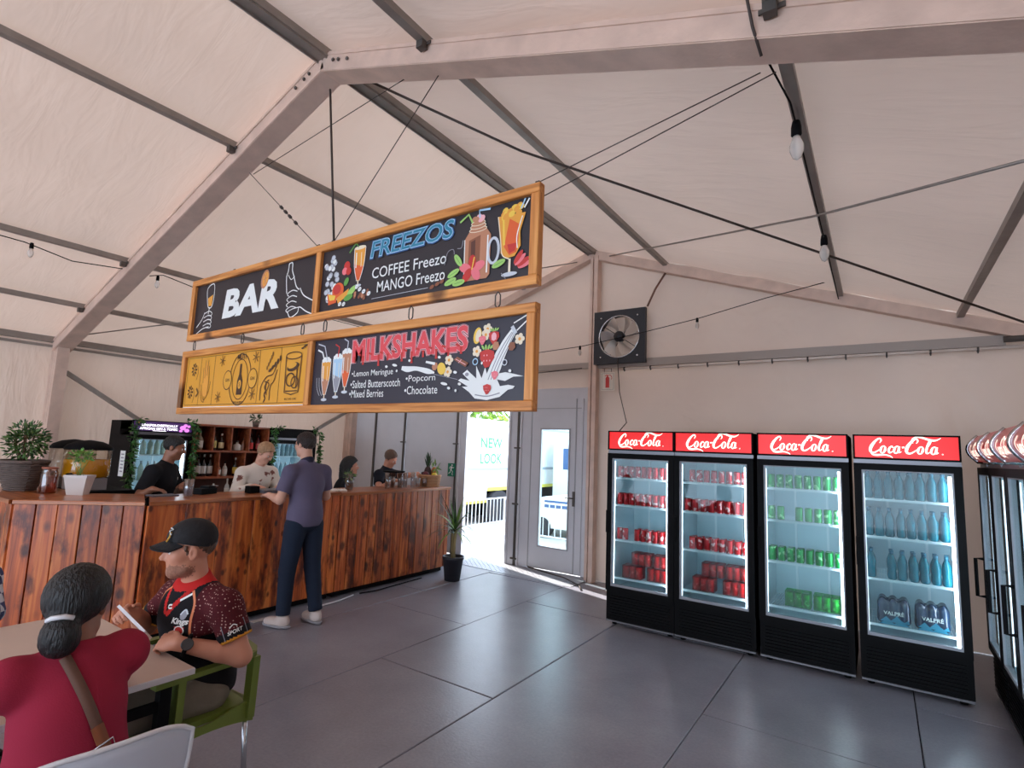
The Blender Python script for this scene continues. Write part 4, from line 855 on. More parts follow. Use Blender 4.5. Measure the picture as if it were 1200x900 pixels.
a.poly([(-4.60,2.05),(-4.56,2.02),(-4.515,2.05),(-4.51,2.13),(-4.53,2.2),(-4.525,2.31),(-4.54,2.31),(-4.548,2.2),(-4.565,2.32),(-4.58,2.31),(-4.575,2.19),(-4.60,2.27),(-4.61,2.25),(-4.60,2.14)], 'amber')
for L_ in ([(-4.63,2.13),(-4.60,2.05),(-4.56,2.0),(-4.50,2.07),(-4.48,2.15)], [(-4.60,2.14),(-4.61,2.27)], [(-4.58,2.18),(-4.585,2.33)], [(-4.55,2.2),(-4.54,2.33)], [(-4.52,2.05),(-4.51,2.16),(-4.52,2.28)], [(-4.56,1.98),(-4.56,2.03)], [(-4.64,2.08),(-4.6,2.0),(-4.56,1.98)]): a.stroke(L_, .006, 'ginline')
a.ring(-4.04, 2.15, .15, .20, .008, 'ginink', n=30); a.ring(-4.04, 2.15, .105, .155, .006, 'ginink', n=30); a.text('MUTI', -4.04, 2.325, 'ginink', h=.04, w=.12, bold=.03)
a.text('BATCH & SPIRIT', -4.04, 1.972, 'ginink', w=.13, h=.016, bold=.02)
for x in (-4.22,-3.865): a.ell(x, 2.15, .06, .075, 'ochre'); a.ring(x, 2.15, .06, .075, .007, 'ginink'); a.text('GIN', x, 2.15, 'ginink', h=.025, w=.06, bold=.02)
a.poly([(-4.075,2.03),(-4.075,2.14),(-4.055,2.19),(-4.052,2.27),(-4.028,2.27),(-4.025,2.19),(-4.0,2.14),(-4.0,2.03)], 'ginink'); a.ell(-4.038, 2.11, .022, .035, 'ochre'); a.text('S', -4.038, 2.11, 'ginink', h=.03, bold=.02)
for cx_, cz in ((-4.32,2.31),(-4.34,2.02),(-3.84,2.31),(-3.85,2.03)):
    for k in range(7): a.stroke([(cx_,cz),(cx_+.045*math.cos(k*.9),cz+.045*math.sin(k*.9))], .007, 'ginline', smooth=False)
for L_ in ([(-3.74,1.98),(-3.74,2.08),(-3.68,2.15),(-3.60,2.17),(-3.56,2.24)], [(-3.62,1.98),(-3.62,2.08),(-3.58,2.12),(-3.55,2.2)], [(-3.70,2.12),(-3.64,2.10),(-3.66,2.05)], [(-3.66,2.02),(-3.68,2.1),(-3.64,2.13)]): a.stroke(L_, .008, 'ginink')
for k in range(5): a.ell(-3.64+k*.03, 2.20+.02*k, .022, .012, 'ginink', .5+k*.3, n=9); a.ell(-3.68+k*.015, 2.22+.025*k, .018, .008, 'ginline', 1.5, n=8); a.ell(-3.68, 1.98+k*.028, .022, .007, 'ginink', .9*(-1)**k, n=8)
a.ring(-3.36, 2.29, .09, .025, .007, 'ginink'); a.stroke([(-3.45,2.29),(-3.44,2.03),(-3.36,2.015),(-3.28,2.03),(-3.27,2.29)], .009, 'ginink', smooth=False); a.ell(-3.36, 2.21, .07, .03, 'ginink', .2); a.ell(-3.37, 2.22, .05, .02, 'ochre', .2); a.ring(-3.38, 2.12, .05, .045, .01, 'ginink'); a.ring(-3.33, 2.1, .04, .04, .008, 'ginink'); a.stroke([(-3.43,2.04),(-3.29,2.04)], .008, 'ginink', smooth=False); a.stroke([(-3.31,2.2),(-3.31,2.06)], .01, 'ginink', smooth=False)
for q in range(4): a.ell(-3.27+.015*q, 2.335+.006*q, .012, .007, 'ginink', q, n=7)
a.text('MALT AND TONIC', -3.36, 1.985, 'ginink', w=.14, h=.014, bold=.01)
a.build('artwork', lo_, True)
# snap hooks between the signs
for x in (-4.83, -4.07, -3.3, -3.05, -2.25, -1.62):
    h = MB().tube([(x, SY, 2.425), (x-.016, SY, 2.445), (x-.016, SY, 2.495), (x, SY, 2.515), (x+.016, SY, 2.495), (x+.016, SY, 2.445), (x, SY, 2.425)], .004, 6); obj('snap_hook', h, M_DSTEEL, lo_, True)
for x in (-3.2, -4.3, -1.4, -3.04): obj('screw_eye', MB().tube([(x-.01, SY, 3.05), (x-.01, SY, 3.068), (x+.01, SY, 3.068), (x+.01, SY, 3.05)], .004, 6), M_DSTEEL, up_, True)
# ------------------------------------------------------------------ bar
M_PL1 = wood('burnt pine plank', (124, 50, 20), (186, 90, 40), (216, 128, 66), grain=(26, 26, 1.2), rough=.36, burn=6, knots=5, rel=.22)
M_PL2 = wood('flame-stained pine', (136, 54, 18), (196, 94, 36), (224, 130, 58), grain=(18, 18, 1.0), rough=.38, burn=9, knots=9, rel=.12)
M_TOP = wood('varnished worktop', (128, 66, 34), (170, 98, 54), (196, 124, 74), grain=(1.4, 24, 24), rough=.28, rel=.1)
BH = 1.15
def bar_unit(label, p0, p1, widths, m, depth=.55, dz=0, seam=.0035, group='pine-clad bar counter units', m0=0, m1=0):
    p0, p1 = Vector(p0), Vector(p1); L = (p1-p0).length; ang = math.atan2(p1.y-p0.y, p1.x-p0.x)
    t = thing('bar_counter', label, 'bar counter', (p0.x, p0.y, 0), ang, group); H_ = BH+dz
    cb = MB().box((.01, .03, .07), (L-.01, depth-.05, H_-.035)); mit = lambda mb: setattr(mb, 'v', [(x+(m0*max(y, 0) if x < L/2 else -m1*max(y, 0)), y, z) for x, y, z in mb.v]); mit(cb); obj('carcass', cb, mat('carcass', (60, 40, 30), .8), t)
    cb = MB().box((.03, .07, 0), (L-.03, depth-.1, .07)); mit(cb); obj('plinth', cb, M_BLACKM, t)
    x = 0; i = 0
    while x < L-.02:
        w_ = widths[i % len(widths)]; i += 1; w_ = min(w_, L-x); 
        if L-x-w_ < .05: w_ = L-x
        y = random.uniform(-.003, .002); z0 = .07; e = .003; a_, b_ = x+seam, x+w_-seam; z1 = H_-.036
        mb = MB().add([(a_-0,.028,z0),(b_,.028,z0),(b_,.028,z1),(a_,.028,z1),(a_,y+e,z0),(b_,y+e,z0),(b_,y+e,z1),(a_,y+e,z1),(a_+e,y,z0),(b_-e,y,z0),(b_-e,y,z1),(a_+e,y,z1)],
            [(3,2,1,0),(8,9,10,11),(4,8,11,7),(9,5,6,10),(0,1,5,9,8,4),(7,11,10,6,2,3),(0,4,7,3),(5,1,2,6)])
        mb.v = [(vx-x, vy, vz-.6) for vx, vy, vz in mb.v]; o = obj('plank', mb, m, t); o.location = (x, 0, .6); x += w_
    tb = MB(); n = 1; y0 = -.018
    tb.add([(0,y0+.004,H_-.034),(L,y0+.004,H_-.034),(L,depth,H_-.034),(0,depth,H_-.034),(0,y0,H_-.03),(L,y0,H_-.03),(0,y0,H_-.005),(L,y0,H_-.005),(0,y0+.005,H_),(L,y0+.005,H_),(L,depth,H_),(0,depth,H_)],
        [(0,3,2,1),(0,1,5,4),(4,5,7,6),(6,7,9,8),(8,9,10,11),(3,11,10,2),(0,4,6,8,11,3),(1,2,10,9,7,5)])
    mit(tb); obj('worktop', tb, M_TOP, t); return t
bar_unit('long pine bar counter section at the far end beside the potted plant', (-5.0, 3.99), (-5.0, 5.86), [.14, .13, .15, .12, .145], M_PL1, dz=-.012)
bar_unit('flame-stained bar counter section where the standing customer leans', (-5.0, 2.06), (-5.0, 3.985), [.30, .29, .33, .31], M_PL2, seam=.0015, m0=.41)
bar_unit('angled bar counter section carrying the basket planter and drink drums', (-5.66, 1.37), (-5.03, 2.05), [.155, .15, .17, .14], M_PL1, depth=.62, m0=.42, m1=.41)
bar_unit('near end section of the bar counter turning away at the left edge', (-7.0, 1.36), (-5.67, 1.36), [.15, .16, .14], M_PL1, depth=.55, m1=.42)
# low floor bits under the bar
tag(obj('paper_scrap', MB().box((-4.93, 3.0, .001), (-4.86, 3.16, .006)), mat('off white card', (196, 186, 182))), 'white card lying on the floor under the bar beside the customer', 'card')
cable([(-4.9, 3.6, .012), (-4.84, 3.75, .012), (-4.85, 3.95, .012), (-4.92, 4.2, .012)], .009, 'white cable end on the floor under the bar counter', 'power_cable', m=M_WHITEP)
cable([(-4.93, 4.3, .01), (-4.88, 4.5, .01), (-4.90, 4.8, .01), (-4.93, 5.3, .01)], .008, 'black cable along the foot of the far bar section', 'power_cable', m=M_BLACKM)
# ------------------------------------------------------------------ back bar
def cooler_variant(label, head, loc, W, contents):
    t = make_cooler(label, [1.46, 1.15, .84, .5], W=W, H=1.87, D=.62, group=None)
    for ch in list(t.children):
        if ch.name.split('.')[0] == 'header':
            for c2 in list(ch.children):
                if c2.name.startswith('lettering'): bpy.data.objects.remove(c2)
            ch.data.materials.clear(); ch.data.materials.append(head); hd = ch
    t.location = loc; t.rotation_euler = (0, 0, math.pi/2); return t, hd
M_PURP = mat('lit purple header', (44, 26, 58), .35, emit=.5, ecol=(60, 34, 84))
gf, hd = cooler_variant('black gin cooler draped with ivy behind the bartender in black', M_PURP, (-7.25, 3.06, 0), .68, None)
ar = Art((0, .0115, 0), (1,0,0), (0,0,1), {'w': mat('lit print', (245,240,250), .4, emit=1.2), 'p': mat('lit magenta print', (190, 110, 190), .4, emit=.8), 'y': mat('lit amber print', (210,160,60), .4, emit=.6)})
ar.text('UNAPOLOGETICALLY', -.04, 1.815, 'w', w=.40, h=.028, bold=.03); ar.text('AFRICAN GIN & TONIC', -.05, 1.775, 'w', w=.42, h=.028, bold=.03); ar.poly(rectpts(-.12,1.745,.03,1.752), 'w'); ar.poly(rectpts(-.30,1.838,-.24,1.85), 'y')
for x, z, r_ in ((.22,1.80,.035),(.27,1.77,.03),(.25,1.83,.025),(.20,1.76,.02),(.29,1.82,.02)): ar.ell(x, z, r_, r_*.8, 'p')
ar.build('lettering', hd)
ar = Art((-.341, .3, 0), (0,-1,0), (0,0,1), {'w': mat('print white', (235,238,236)), 'k': mat('print grey', (120,120,124))}); ar.poly(rectpts(.06,1.2,.20,1.5), 'w')
for k in range(6): ar.poly(rectpts(.09,1.25+k*.04,.17,1.265+k*.04), 'k')
ar.build('side_sticker', gf)
cf, hd2 = cooler_variant('tall black-framed display cooler behind the customer, draped with ivy', M_BLACK, (-7.25, 4.86, 0), .76, None)
def stock_row(base, mats, loc0, dy, n, z, label, group, h, r, src={}):
    for k in range(n):
        key = (base, h); 
        if key not in src: o = src[key] = obj(base, bottle_mb(h, r), mats)
        else: o = src[key].copy(); COL.objects.link(o)
        o.location = (loc0[0], loc0[1]+dy*k, z); ordn = ['first','second','third','fourth','fifth','sixth','seventh','eighth'][k]
        tag(o, '%s, %s from left' % (label, ordn), 'bottle', group)
M_CLB = mat('frosted bottle', (206, 214, 196), .2, trans=.4)
for si, z in enumerate((1.461, 1.151)):
    stock_row('gin_bottle', [M_CLB, M_CANT], (-7.40, 2.84), .075, 6, z, 'pale gin bottle, %s of the gin cooler' % shn[si], 'bottles in the gin cooler', .2 if si == 0 else .23, .03)
for si, z in enumerate((1.461, 1.151, .841)):
    stock_row('mixer_bottle', [mat('icy bottle', (190, 216, 224), .2, trans=.4), M_CANT], (-7.40, 4.62), .075, 7, z, 'icy clear bottle, %s of cooler behind customer' % shn[si], 'bottles in the cooler behind the customer', .22, .028)
M_SHW = wood('red-brown shelf board', (104, 48, 26), (148, 74, 42), (176, 98, 58), grain=(14, 2, 14), rough=.5, rel=.1)
sx = -7.2; y0, y1 = 3.42, 4.42
t = thing('bottle_shelf', 'red-brown wooden pigeonhole shelf of bottles between the two coolers', 'shelf', (sx-.15, (y0+y1)/2, 0))
def sp(name, a, b, m=M_SHW): return obj(name, MB().box(a, b), m, t, True)
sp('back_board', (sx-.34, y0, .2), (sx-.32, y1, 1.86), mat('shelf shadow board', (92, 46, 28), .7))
for z in (1.84, 1.505, 1.165, .6): sp('shelf_board', (sx-.32, y0, z), (sx, y1, z+.025))
for y in (y0, y1-.02): sp('side_board', (sx-.32, y, 0), (sx, y+.02, 1.865))
for y in (3.64, 3.88, 4.13): sp('divider', (sx-.31, y, 1.53), (sx-.004, y+.016, 1.84))
for y in (3.74, 4.09): sp('divider', (sx-.31, y, 1.19), (sx-.004, y+.016, 1.505))
def spirit(y, z, h, r, cb, cl, label, x=sx-.1, lab=True, capc=(30,30,30)):
    t2 = thing('spirit_bottle', label, 'bottle', (x, y, z), group='spirits on the pigeonhole shelf')
    obj('bottle_body', MB().lathe([(r*.9, 0), (r, .01), (r, h*.55), (r*.8, h*.64), (r*.32, h*.74), (r*.3, h*.9)], 12), mat('bottle %d %d %d' % cb, cb, .12, coat=.5), t2)
    obj('stopper', MB().lathe([(r*.36, h*.88), (r*.38, h), (r*.2, h+.004)], 8), mat('cap %d' % capc[0], capc, .4), t2)
    if lab: obj('label_band', MB().lathe([(r+.001, h*.12), (r+.0015, h*.13), (r+.0015, h*.47), (r+.001, h*.48)], 12), mat('label %d %d %d' % cl, cl, .6), t2)
    return t2
W_ = (214, 206, 196); K_ = (26, 24, 26); z1_, z2_ = 1.531, 1.191
spirit(3.52, z1_, .25, .042, (150,130,110), W_, 'pale-labelled bottle in the top left pigeonhole', capc=(60,60,60)); spirit(3.70, z1_, .26, .034, (60,50,36), (216,190,110), 'yellow-labelled bottle left in the second top pigeonhole'); spirit(3.80, z1_, .22, .034, (40,24,18), (226,206,160), 'squat cream-labelled bottle right in the second top pigeonhole', capc=(220,210,200))
spirit(3.93, z1_, .21, .02, (160,150,130), W_, 'slim small bottle in the third top pigeonhole', lab=False); spirit(4.02, z1_, .13, .055, (196,186,176), (210,200,190), 'wide white jug bottle in the third top pigeonhole', lab=False, capc=(60,60,60)); spirit(4.09, z1_, .17, .02, (130,84,60), W_, 'slim brown bottle in the third top pigeonhole', lab=False, x=sx-.08)
spirit(4.21, z1_, .24, .034, (30,18,18), (206,50,46), 'dark bottle with red label in the top right pigeonhole'); spirit(4.32, z1_, .22, .03, (96,30,36), (206,96,96), 'pinkish bottle in the top right pigeonhole')
for k, y in enumerate((3.46, 3.53, 3.60, 3.68)): spirit(y, z2_, .28, .034, K_, (212,208,204), 'dark wine bottle with white label, %s from the left in the lower left pigeonhole' % ['first','second','third','fourth'][k], capc=(200,196,190) if k > 1 else (30,30,30))
spirit(3.80, z2_, .17, .028, (170,96,70), W_, 'short amber bottle in the lower middle pigeonhole'); spirit(3.88, z2_, .19, .032, (190,190,180), W_, 'clear short bottle in the lower middle pigeonhole'); spirit(4.02, z2_, .24, .03, K_, (222,190,80), 'dark bottle with yellow label in the lower middle pigeonhole', capc=(200,196,190))
for k, (y, h) in enumerate(((3.56,.24),(3.66,.2),(3.82,.27),(3.93,.2),(4.05,.25),(4.14,.28),(4.22,.22))): spirit(y, .94 if False else .626, h, .03, (170,160,150) if k % 2 else (70,50,40), W_, 'bottle on the bottom shelf behind the bar, %s from the left' % ['first','second','third','fourth','fifth','sixth','seventh'][k], capc=(200,190,180))
# prep table behind the bar with bottles seen between bartender and lady
bt = thing('back_table', 'steel back table with small bottles standing behind the bar', 'table', (-6.95, 3.9, 0))
obj('table_top', MB().box((-.2, -.5, .93), (.2, .45, .96)), M_STEEL, bt)
for x in (-.17, .17):
    for y in (-.46, .41): obj('leg', MB().box((x-.02, y-.02, 0), (x+.02, y+.02, .93)), M_STEEL, bt)
for k, (y, h, c) in enumerate(((3.55,.16,(200,190,180)),(3.72,.22,(196,190,184)),(3.80,.12,(60,50,46)),(3.95,.2,(120,110,100)),(4.05,.14,(170,160,150)),(4.14,.24,(190,186,180)))):
    b2 = spirit(y, .961, h, .028, c, W_, 'small bottle on the steel back table, %s from the left' % ['first','second','third','fourth','fifth','sixth'][k], x=-6.9, lab=k % 2 == 1, capc=(190,186,180)); b2['group'] = 'small bottles on the back table'
# little pot on top of the shelf
def leafball(t, name, c, r, n, L, Wd, mats, up=.3, seed=1, droop=.1, seg=2, world=True, cone=None):
    R = random.Random(seed); mb = MB(); c = Vector(c)
    for k in range(n):
        d = Vector((R.gauss(0,1), R.gauss(0,1), R.gauss(0,1)+up)).normalized(); p = c+Vector((d.x*r[0], d.y*r[1], d.z*r[2]))*R.uniform(.35, 1)
        mb.leaf(p, (d+Vector((R.gauss(0,.4), R.gauss(0,.4), R.gauss(0,.4)))), (R.gauss(0,1), R.gauss(0,1), R.gauss(0,1)), L*R.uniform(.7, 1.2), Wd, m=R.randrange(len(mats)), droop=droop, seg=seg)
    return obj(name, mb, mats, t, world, kind='stuff')
M_L1 = mat('leaf dark', (44, 74, 36), .55); M_L2 = mat('leaf mid', (72, 108, 48), .5); M_L3 = mat('leaf light', (122, 158, 72), .5)
t = thing('potted_succulent', 'small grey pot with drooping plant on top of the pigeonhole shelf', 'plant', (-7.3, 4.26, 1.865))
obj('pot', MB().lathe([(.035, 0), (.05, .085), (.045, .085), (.04, .02)], 12), mat('pot grey', (96, 80, 70), .8), t); leafball(t, 'leaves', (0,0,.12), (.09,.09,.04), 50, .05, .025, [mat('leaf grey', (100,104,80)), M_L1], world=False)
# ivy garlands
def garland(label, pts, seed, r=.045, n=None, ax=(1,0,0)):
    t = thing('ivy_garland', label, 'garland', pts[0]); R = random.Random(seed); P = [Vector(p) for p in pts]; L = sum((b-a_).length for a_, b in zip(P, P[1:])); mb = MB()
    for k in range(int(L*260)):
        s_ = R.random()*L
        for a_, b in zip(P, P[1:]):
            l = (b-a_).length
            if s_ <= l: q = a_.lerp(b, s_/l); break
            s_ -= l
        d = Vector((abs(R.gauss(0,.6)) if ax[0] else R.gauss(0,.6), R.gauss(0,.7), R.gauss(-.4,.7))).normalized(); mb.leaf(q+d*R.random()*r, d, (R.gauss(0,1), R.gauss(0,1), R.gauss(0,1)), .05, .035, m=R.randrange(3), droop=.2, seg=2)
    obj('stem', MB().tube(pts, .004, 5), M_L1, t, True); obj('leaves', mb, [M_L1, M_L2, mat('leaf ivy', (60, 120, 50))], t, True, kind='stuff'); return t
garland('ivy garland down the left front edge of the gin cooler', [(-7.22, 2.80, 1.9), (-7.2, 2.73, 1.83), (-7.2, 2.72, 1.1)], 1)
garland('ivy garland down the right front edge of the gin cooler', [(-7.22, 3.3, 1.89), (-7.19, 3.39, 1.84), (-7.19, 3.40, 1.2)], 2)
garland('ivy garland down the left front edge of the cooler behind the customer', [(-7.22, 4.6, 1.89), (-7.19, 4.49, 1.84), (-7.19, 4.48, 1.15)], 3)
garland('ivy garland down the right front edge of the cooler behind the customer', [(-7.22, 5.15, 1.89), (-7.19, 5.25, 1.84), (-7.19, 5.26, 1.25)], 4)
# ------------------------------------------------------------------ things on the bar
M_WICK = mat('grey wicker', (98, 84, 78), .8, var=.25, vscale=20); M_WICKL = mat('tan wicker', (176, 132, 96), .8, var=.15, vscale=20)
def wicker(name, label, loc, prof, r0, rings, m, cat='basket', n=22, sx=1, sy=1, leafs=None):
    t = thing(name, label, cat, loc); mb = MB()
    H_ = prof[-1][1]
    def rad(z):
        for (ra, za), (rb, zb) in zip(prof, prof[1:]):
            if z <= zb: return ra+(rb-ra)*(z-za)/(zb-za)
        return prof[-1][0]
    for k in range(rings):
        z = H_*(k+.5)/rings; R_ = rad(z); mb.tube([((R_+.004*math.cos(i*math.pi+k*math.pi))*math.cos(2*math.pi*i/n)*sx, (R_+.004*math.cos(i*math.pi+k*math.pi))*math.sin(2*math.pi*i/n)*sy, z) for i in range(n+1)], H_/rings*.56, 5, cap=False)
    obj('weave', mb, m, t, kind='stuff')
    obj('liner', MB().lathe([(rad(0)-.008, 0), (rad(H_)-.012, H_*.96)], 20, sx=sx, sy=sy), mat('basket soil', (56, 42, 36), .9), t)
    rimp = [(rad(H_)*math.cos(2*math.pi*i/n)*sx, rad(H_)*math.sin(2*math.pi*i/n)*sy, H_) for i in range(n+1)]; obj('rim', MB().tube(rimp, H_/rings*.9, 6, cap=False), m, t); return t
t = wicker('basket_planter', 'large grey wicker basket planted with a leafy bush at the left end of the bar', (-6.53, 1.61, BH), [(.13, 0), (.19, .14), (.222, .26)], 0, 15, M_WICK, 'planter', sy=.8)
st = MB(); R = random.Random(5)
for k in range(9): a_ = R.uniform(0, 6.28); st.tube([(0, 0, .24), (.06*math.cos(a_), .06*math.sin(a_), .35), (.12*math.cos(a_), .1*math.sin(a_), .5)], .006, 5)
obj('stem', st, mat('bark', (90, 70, 50), .9), t, kind='stuff')
leafball(t, 'leaves', (0, 0, .44), (.19, .16, .19), 900, .04, .024, [M_L1, M_L1, M_L2, mat('leaf bush', (88, 118, 60))], world=False, seed=9, up=.2)
lb = t.children[-1]
t = thing('glass_jar', 'clear straight glass jar with amber tint beside the basket planter', 'jar', (-6.13, 1.70, BH)); 
M_JAR = glass_mat('jar glass', (225, 190, 176), .5, .05)
obj('jar_wall', MB().lathe([(.058, 0), (.062, .012), (.062, .18), (.052, .20), (.056, .21), (.058, .228), (.05, .228)], 18), M_JAR, t); obj('rim', MB().lathe([(.054, .212), (.061, .214), (.061, .228), (.054, .23)], 18), mat('copper rim', (170, 104, 84), .3, .5), t); obj('base_fill', MB().lathe([(.054, .004), (.056, .14), (.02, .145)], 16), glass_mat('amber fill', (226, 168, 146), .3), t)
t = thing('herb_pot', 'white tapered lettered pot of parsley in front of the drink drum', 'plant', (-5.86, 1.84, BH)); t.scale = (.76, .76, .8)
pot = MB(); pot.add([(-.085,-.06,0),(.085,-.06,0),(.085,.06,0),(-.085,.06,0),(-.118,-.085,.19),(.118,-.085,.19),(.118,.085,.19),(-.118,.085,.19),(-.124,-.09,.19),(.124,-.09,.19),(.124,.09,.19),(-.124,.09,.19),(-.124,-.09,.215),(.124,-.09,.215),(.124,.09,.215),(-.124,.09,.215)],
    [(3,2,1,0),(0,1,5,4),(1,2,6,5),(2,3,7,6),(3,0,4,7),(4,5,9,8),(5,6,10,9),(6,7,11,10),(7,4,8,11),(8,9,13,12),(9,10,14,13),(10,11,15,14),(11,8,12,15)]); t.rotation_euler = (0, 0, .75)
obj('pot', pot, mat('white glaze', (206, 196, 190), .4), t); obj('soil', MB().box((-.11, -.08, .19), (.11, .08, .2)), mat('basket soil', (56,42,36)), t)
ar = Art((0, -.0722, .1), (1,0,0), (0,-.13,.99), {'k': mat('print grey', (120,120,124))}); ar.text('FRESH', 0, .03, 'k', w=.12, h=.03); ar.text('HERBS', 0, -.02, 'k', w=.12, h=.03); ar.build('lettering', t)
st = MB(); R = random.Random(8)
for k in range(10): st.tube([(R.uniform(-.04,.04), 0, .2), (R.uniform(-.1,.1), R.uniform(-.04,.04), .4)], .003, 4)
obj('stem', st, M_L3, t, kind='stuff'); leafball(t, 'leaves', (0, 0, .42), (.13, .08, .06), 120, .045, .035, [M_L2, M_L3, mat('leaf parsley', (110,170,70))], world=False, seed=3)
def drum(label, loc, r, h, juice):
    t = thing('drink_dispenser', label, 'drink dispenser', loc)
    obj('stand', MB().box((-r*.8, -r*.7, 0), (r*.8, r*.7, .11)), mat('grey stand', (150, 144, 144), .4, .3), t)
    obj('tank', MB().lathe([(r*.95, .112), (r, .13), (r, h), (r*.97, h+.003)], 28), glass_mat('tank acrylic', (240, 236, 228), .25), t)
    if juice: obj('juice', MB().lathe([(r*.93, .118), (r*.97, .135), (r*.97, .13+(h-.13)*.62), (.01, .13+(h-.13)*.62)], 28), mat('yellow juice', (226, 160, 30), .25, trans=.15), t)
    obj('lid', MB().lathe([(r*1.03, h), (r*1.03, h+.02), (r*.9, h+.05), (r*.55, h+.08), (.01, h+.095)], 28), M_BLACKM, t)
    obj('tap', MB().tube([(r*.6, -r*.8, .15), (r*.72, -r*.98, .15), (r*.72, -r*.98, .12)], .015, 8), M_BLACK, t); return t
drum('large clear drink drum half full of yellow juice with black domed lid', (-6.42, 2.06, BH), .19, .38, True)
drum('second clear drink drum with black lid behind the basket and jar', (-6.82, 2.06, BH), .19, .38, False)
bk = thing('service_table', 'dark back-of-bar table under the drink drums', 'table', (-6.62, 2.3, 0)); obj('table_top', MB().box((-.5, -.37, BH-.04), (.50, .1, BH)), M_BLACKM, bk)
for x in (-.45, .48):
    for y in (-.3, .05): obj('leg', MB().box((x-.02, y-.02, 0), (x+.02, y+.02, BH-.04)), M_BLACKM, bk)
def tumbler(label, loc, r=.04, h=.13, group=None, fill=None):
    t = thing('glass_tumbler', label, 'glass', loc, group=group); obj('glass_wall', MB().lathe([(r*.8, 0), (r, h), (r*.94, h), (r*.75, .012)], 16), glass_mat('tumbler glass', (232, 236, 240), .6, .04), t)
    if fill: obj('ice', MB().lathe([(r*.7, .014), (r*.8, h*.55), (.005, h*.56)], 8, smooth=False), fill, t)
    return t
M_ICE = mat('ice', (220, 225, 232), .3, trans=.4)
tumbler('clear plastic cup of ice on the bar in front of the bartender in black', (-5.25, 2.48, BH), .045, .16, fill=M_ICE)
t = thing('card_machine', 'black card payment machine with receipt on the bar by the bartender', 'card machine', (-5.45, 2.72, BH), .4); obj('casing', MB().box((-.06, -.1, 0), (.06, .1, .055)).box((-.05, .0, .055), (.05, .09, .075)), M_BLACK, t); obj('receipt', MB().box((-.03, .09, .07), (.03, .15, .072)), M_WHITEP, t)
t = thing('till_tablet', 'flat grey till tray with a black card reader in front of the floral-shirted lady', 'till', (-5.33, 3.42, BH-.0), 0); obj('tray', MB().box((-.12, -.22, .0), (.12, .22, .03)), mat('slate tray', (96, 96, 104), .4), t); obj('reader', MB().box((-.05, -.33, 0), (.05, -.23, .07)), M_BLACK, t); obj('slip', MB().box((.02, .08, .031), (.1, .18, .034)), M_WHITEP, t)
t = thing('service_mat', 'long grey bar mat lying on the counter behind the ice cup', 'mat', (-5.42, 2.35, BH)); obj('mat', MB().box((-.07, -.12, 0), (.07, .1, .012)), mat('slate tray', (96,96,104)), t)
t = thing('napkin_pile', 'crumpled white napkins on the bar beside the herb glass', 'napkins', (-5.2, 4.08, BH-.012)); R = random.Random(2); nb = MB()
for k in range(7): x, y = R.uniform(-.06,.06), R.uniform(-.08,.08); nb.lathe([(.03, .0), (.034, .012), (.01, .03)], 6, (x, y, 0), smooth=False)
obj('napkin', nb, mat('napkin', (226, 222, 216), .8), t, kind='stuff')
t = tumbler('tall glass of green herbs on the bar beside the dark-haired woman', (-5.2, 4.26, BH-.012), .055, .2); leafball(t, 'leaves', (0,0,.16), (.05,.05,.08), 70, .05, .02, [M_L2, M_L3, M_L1], world=False, seed=6)
for k, (x, y) in enumerate(((-5.2, 4.86), (-5.22, 4.97), (-5.2, 5.08), (-5.22, 5.19), (-5.18, 5.30), (-5.2, 5.41), (-5.16, 5.50))):
    tumbler('clear glass on the far bar section, %s from the left' % ['first','second','third','fourth','fifth','sixth','seventh'][k], (x, y, BH-.012), .036, .20 if k < 5 else .12, 'glasses by the far barman')
t = thing('bar_tray', 'black flat tray resting across tall glasses beside the far barman', 'tray', (-5.24, 5.0, BH+.19)); obj('tray', MB().lathe([(.13, 0), (.15, .018), (.14, .02)], 20), M_BLACKM, t)
t = wicker('fruit_basket', 'tan basket of fruit with spiky pineapple crown at the far end of the bar', (-5.22, 5.66, BH-.012), [(.13, 0), (.155, .15)], 0, 9, M_WICKL)
def blob(name, c, r, m, **k):
    s_ = SDF(.008); s_.ell((c[0]+t.location.x, c[1]+t.location.y, c[2]+t.location.z), r); return sdf_obj(name, s_, m, t, **k)
blob('plum', (-.02, -.06, .165), (.05, .055, .04), mat('plum', (90, 26, 40), .4)); blob('lemon', (.05, .04, .16), (.035, .045, .03), mat('lemon', (226, 196, 60), .5)); blob('pear', (.0, .09, .19), (.045, .05, .08), mat('pear', (190, 110, 50), .5)); blob('pineapple', (-.04, -.0, .19), (.05, .05, .09), mat('pineapple', (60, 36, 34), .7))
cr_ = MB()
for k in range(26):
    a_ = k*2.4; cr_.leaf((-.04+.01*math.cos(a_), .01*math.sin(a_), .24+.004*k), (.5*math.cos(a_)*(1-k/30), .5*math.sin(a_)*(1-k/30), 1), (math.cos(a_), math.sin(a_), 0), .15, .02, droop=-.02 if k < 12 else 0, m=k % 2)
obj('crown', cr_, [mat('crown green', (52, 66, 48), .6), M_L1], t, kind='stuff'); leafball(t, 'leaves', (.04, .06, .26), (.04,.05,.07), 26, .07, .03, [M_L3, M_L2], world=False, seed=4)
